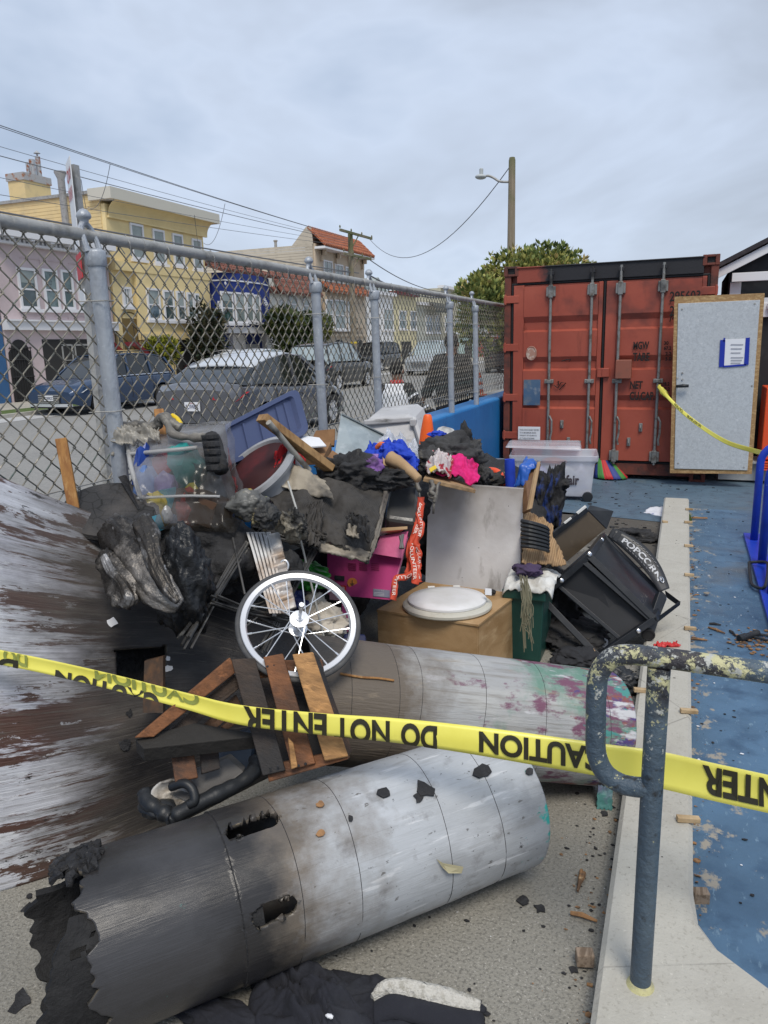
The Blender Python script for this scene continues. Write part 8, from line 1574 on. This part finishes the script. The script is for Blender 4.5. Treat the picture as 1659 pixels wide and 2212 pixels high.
# black rubber mallet at the right edge
m0 = Zp(1602, 1378, .025); m1 = Zp(1634, 1368, .03); md_ = (m1-m0).normalized(); mal = empty('burnt_hammer', m0, 'charred hammer shaped black tool lying at the right edge', 'tool')
mb = MB(); mb.lathe([(.018, 0), (.022, .004), (.022, .05), (.018, .06), (.018, .12), (.022, .13), (.02, .15), (0, .15)], m0-md_*.02, md_, 14); mb.build('head', M['blackplastic'], mal, smooth='auto')
for k, (a, e) in enumerate((((1622, 1374), (1690, 1392)), ((1640, 1370), (1700, 1380)))): mb = MB(); mb.tube([Zp(*a, .02), Zp(*e, .015)], .008, 8); mb.build('handle', M['blackplastic'], mal)

# ================================================================== handrail
CHIP = mat('chipped_handrail_paint', (.055, .082, .112), .42, layers=[lay((.10, .14, .175), 3, .45, .7), lay((.12, .16, .2), 40, .64, .72), lay((.035, .033, .038), 3.5, .55, .72, ax=2, a=.5, b=.86, gw=.35), lay((.50, .48, .27), 20, .60, .62, ax=2, a=.25, b=.9, gw=.15, det=10, r=.78), lay((.42, .43, .40), 34, .62, .64, ax=2, a=.35, b=.9, gw=.13, det=8, r=.7), lay((.02, .022, .025), 12, .63, .68, det=8)], bump=.9, bs=45)
pb = Zp(1383, 2128, .1); yy = pb.y; ptop = Yp(1407, 1440, yy)
rail = empty('handrail', pb, 'chipped dark blue steel handrail with a looped end on the kerb', 'handrail')
mb = MB(); mb.tube([pb+V((0, 0, -.02)), (pb.x, yy, ptop.z)], .0255, 24); mb.build('post', CHIP, rail, smooth='auto')
loopP = spline([Yp(x, y, yy) for x, y in ((1400, 1700), (1375, 1700), (1340, 1692), (1306, 1668), (1288, 1625), (1287, 1560), (1288, 1500), (1294, 1455), (1320, 1422), (1362, 1414), (1440, 1422), (1540, 1436), (1659, 1453), (1800, 1473), (2000, 1502))], 8)
pe = loopP[-1]; mb = MB(); mb.tube([(pe.x-.03, yy, -.02), (pe.x-.03, yy, pe.z-.01)], .0255, 20); mb.build('post', CHIP, rail, smooth='auto')
mb = MB(); mb.tube(loopP, .0238, 20); mb.build('loop_rail', CHIP, rail, smooth=True)
mb = MB(); mb.lathe([(.034, 0), (.032, .004), (.028, .012), (.0265, .014)], pb, k=24); mb.build('weld_collar', mat('pale_yellow_weld', (.5, .47, .25), .7, layers=[lay((.3, .28, .2), 20, .5, .65)], bump=.6, bs=60), rail, smooth='auto')

# ================================================================== caution tapes
def tape(label, T, B, ctrl, words, seed=0, ghost=None, ink=True):
    n_ = 9; te = spline([Dp(*p) for p in T], n_); be = spline([Dp(*p) for p in B], n_); n = len(te)
    xs = [px(p)[0] for p in te]
    root = empty('caution_tape', te[n//2], label, 'caution tape')
    mb = MB(); nv = 6
    def f(u, v): i = u*(n-1); a = min(int(i), n-2); return lerp(lerp(te[a], te[a+1], i-a), lerp(be[a], be[a+1], i-a), v)+fw*.006*sin(v*pi)*sin(u*9+seed)
    mb.grid(f, n-1, nv); body = mb.build('tape_band', M['tape'], root, smooth=True, solid=.0006)
    def uof(x):
        for i in range(n-1):
            if xs[i] <= x <= xs[i+1]: return (i+(x-xs[i])/(xs[i+1]-xs[i]))/(n-1)
        return 0 if x < xs[0] else 1
    def word(s, xl, xr, v0, v1, m, nm, lift=.0045):
        mb = MB(); vs, fs = text_data(s, .035); q = []
        for a, b_ in vs:
            x = xr+(xl-xr)*a; v = v0+(v1-v0)*b_; v = min(1, max(0, v)); q.append(f(uof(x), v)-fw*lift)
        # subdivide-free mapping: letters are small, the band nearly flat
        mb.add(q, fs); mb.build(nm, m, body)
    for s, xl, xr, v0, v1 in words: word(s, xl, xr, v0, v1, M['tapeink'], 'tape_lettering')
    for s, xl, xr, v0, v1 in ghost or (): word(s, xl, xr, v0, v1, M['tapeghost'], 'tape_see_through')
    return root
TT = [(-60, 1392, 2.28), (100, 1424, 2.26), (250, 1458, 2.24), (400, 1496, 2.22), (520, 1523, 2.19), (700, 1541, 2.13), (850, 1551, 2.09), (1000, 1566, 2.05), (1150, 1585, 2.01), (1300, 1606, 1.97), (1420, 1622, 1.94), (1540, 1648, 1.92), (1700, 1683, 1.89), (1930, 1738, 1.84)]
BB_ = [(-60, 1424, 2.28), (100, 1456, 2.26), (250, 1492, 2.24), (400, 1532, 2.22), (520, 1566, 2.19), (700, 1588, 2.13), (850, 1604, 2.09), (1000, 1626, 2.05), (1150, 1652, 2.01), (1300, 1678, 1.97), (1420, 1702, 1.94), (1540, 1730, 1.92), (1700, 1766, 1.89), (1930, 1824, 1.84)]
tape('long yellow caution tape stretched across the foreground and behind the handrail', TT, BB_, None,
     [('CAUTION', 1034, 1304, .12, .86), ('DO', 866, 944, .12, 1.10), ('NOT', 722, 842, .10, 1.2), ('ENTER', 526, 706, .0, 1.28), ('ENTER', 1516, 1720, .10, .86), ('CAUTION', 120, 345, .55, 1.9), ('DO', -60, 40, .45, 1.9)], ghost=[('CAUTION', 205, 430, .62, -.35), ('DO', 8, 60, .8, -.2)])
T2 = [(1423, 830, 8.72), (1440, 850, 8.5), (1475, 885, 8.3), (1520, 920, 8.0), (1570, 950, 7.6), (1620, 966, 7.1), (1659, 975, 6.6), (1730, 985, 5.9)]
tape('twisted yellow caution tape hanging from the container to the blue rack', T2, [(x-3.5+i*.35, y+6.5+i*.75, d) for i, (x, y, d) in enumerate(T2)], None, [('CAUTION', 1458, 1476, .1, .8), ('DO NOT ENTER', 1485, 1515, .2, .8), ('CAUTION', 1612, 1640, .15, .85), ('DO NOT', 1648, 1680, .15, .85)], 3)
mb = MB(); mb.tube(spline([Dp(x, y, d) for x, y, d in ((1424, 832, 8.74), (1428, 845, 8.72), (1442, 858, 8.66), (1436, 845, 8.68), (1424, 836, 8.7))], 5), [.02+.01*nz((i*.6, 1, 1), 1.) for i in range(21)], 6); tag(mb.build('tape_knot', M['tape'], smooth=True), 'knotted tape end tied round the container locking bar', 'tape knot')
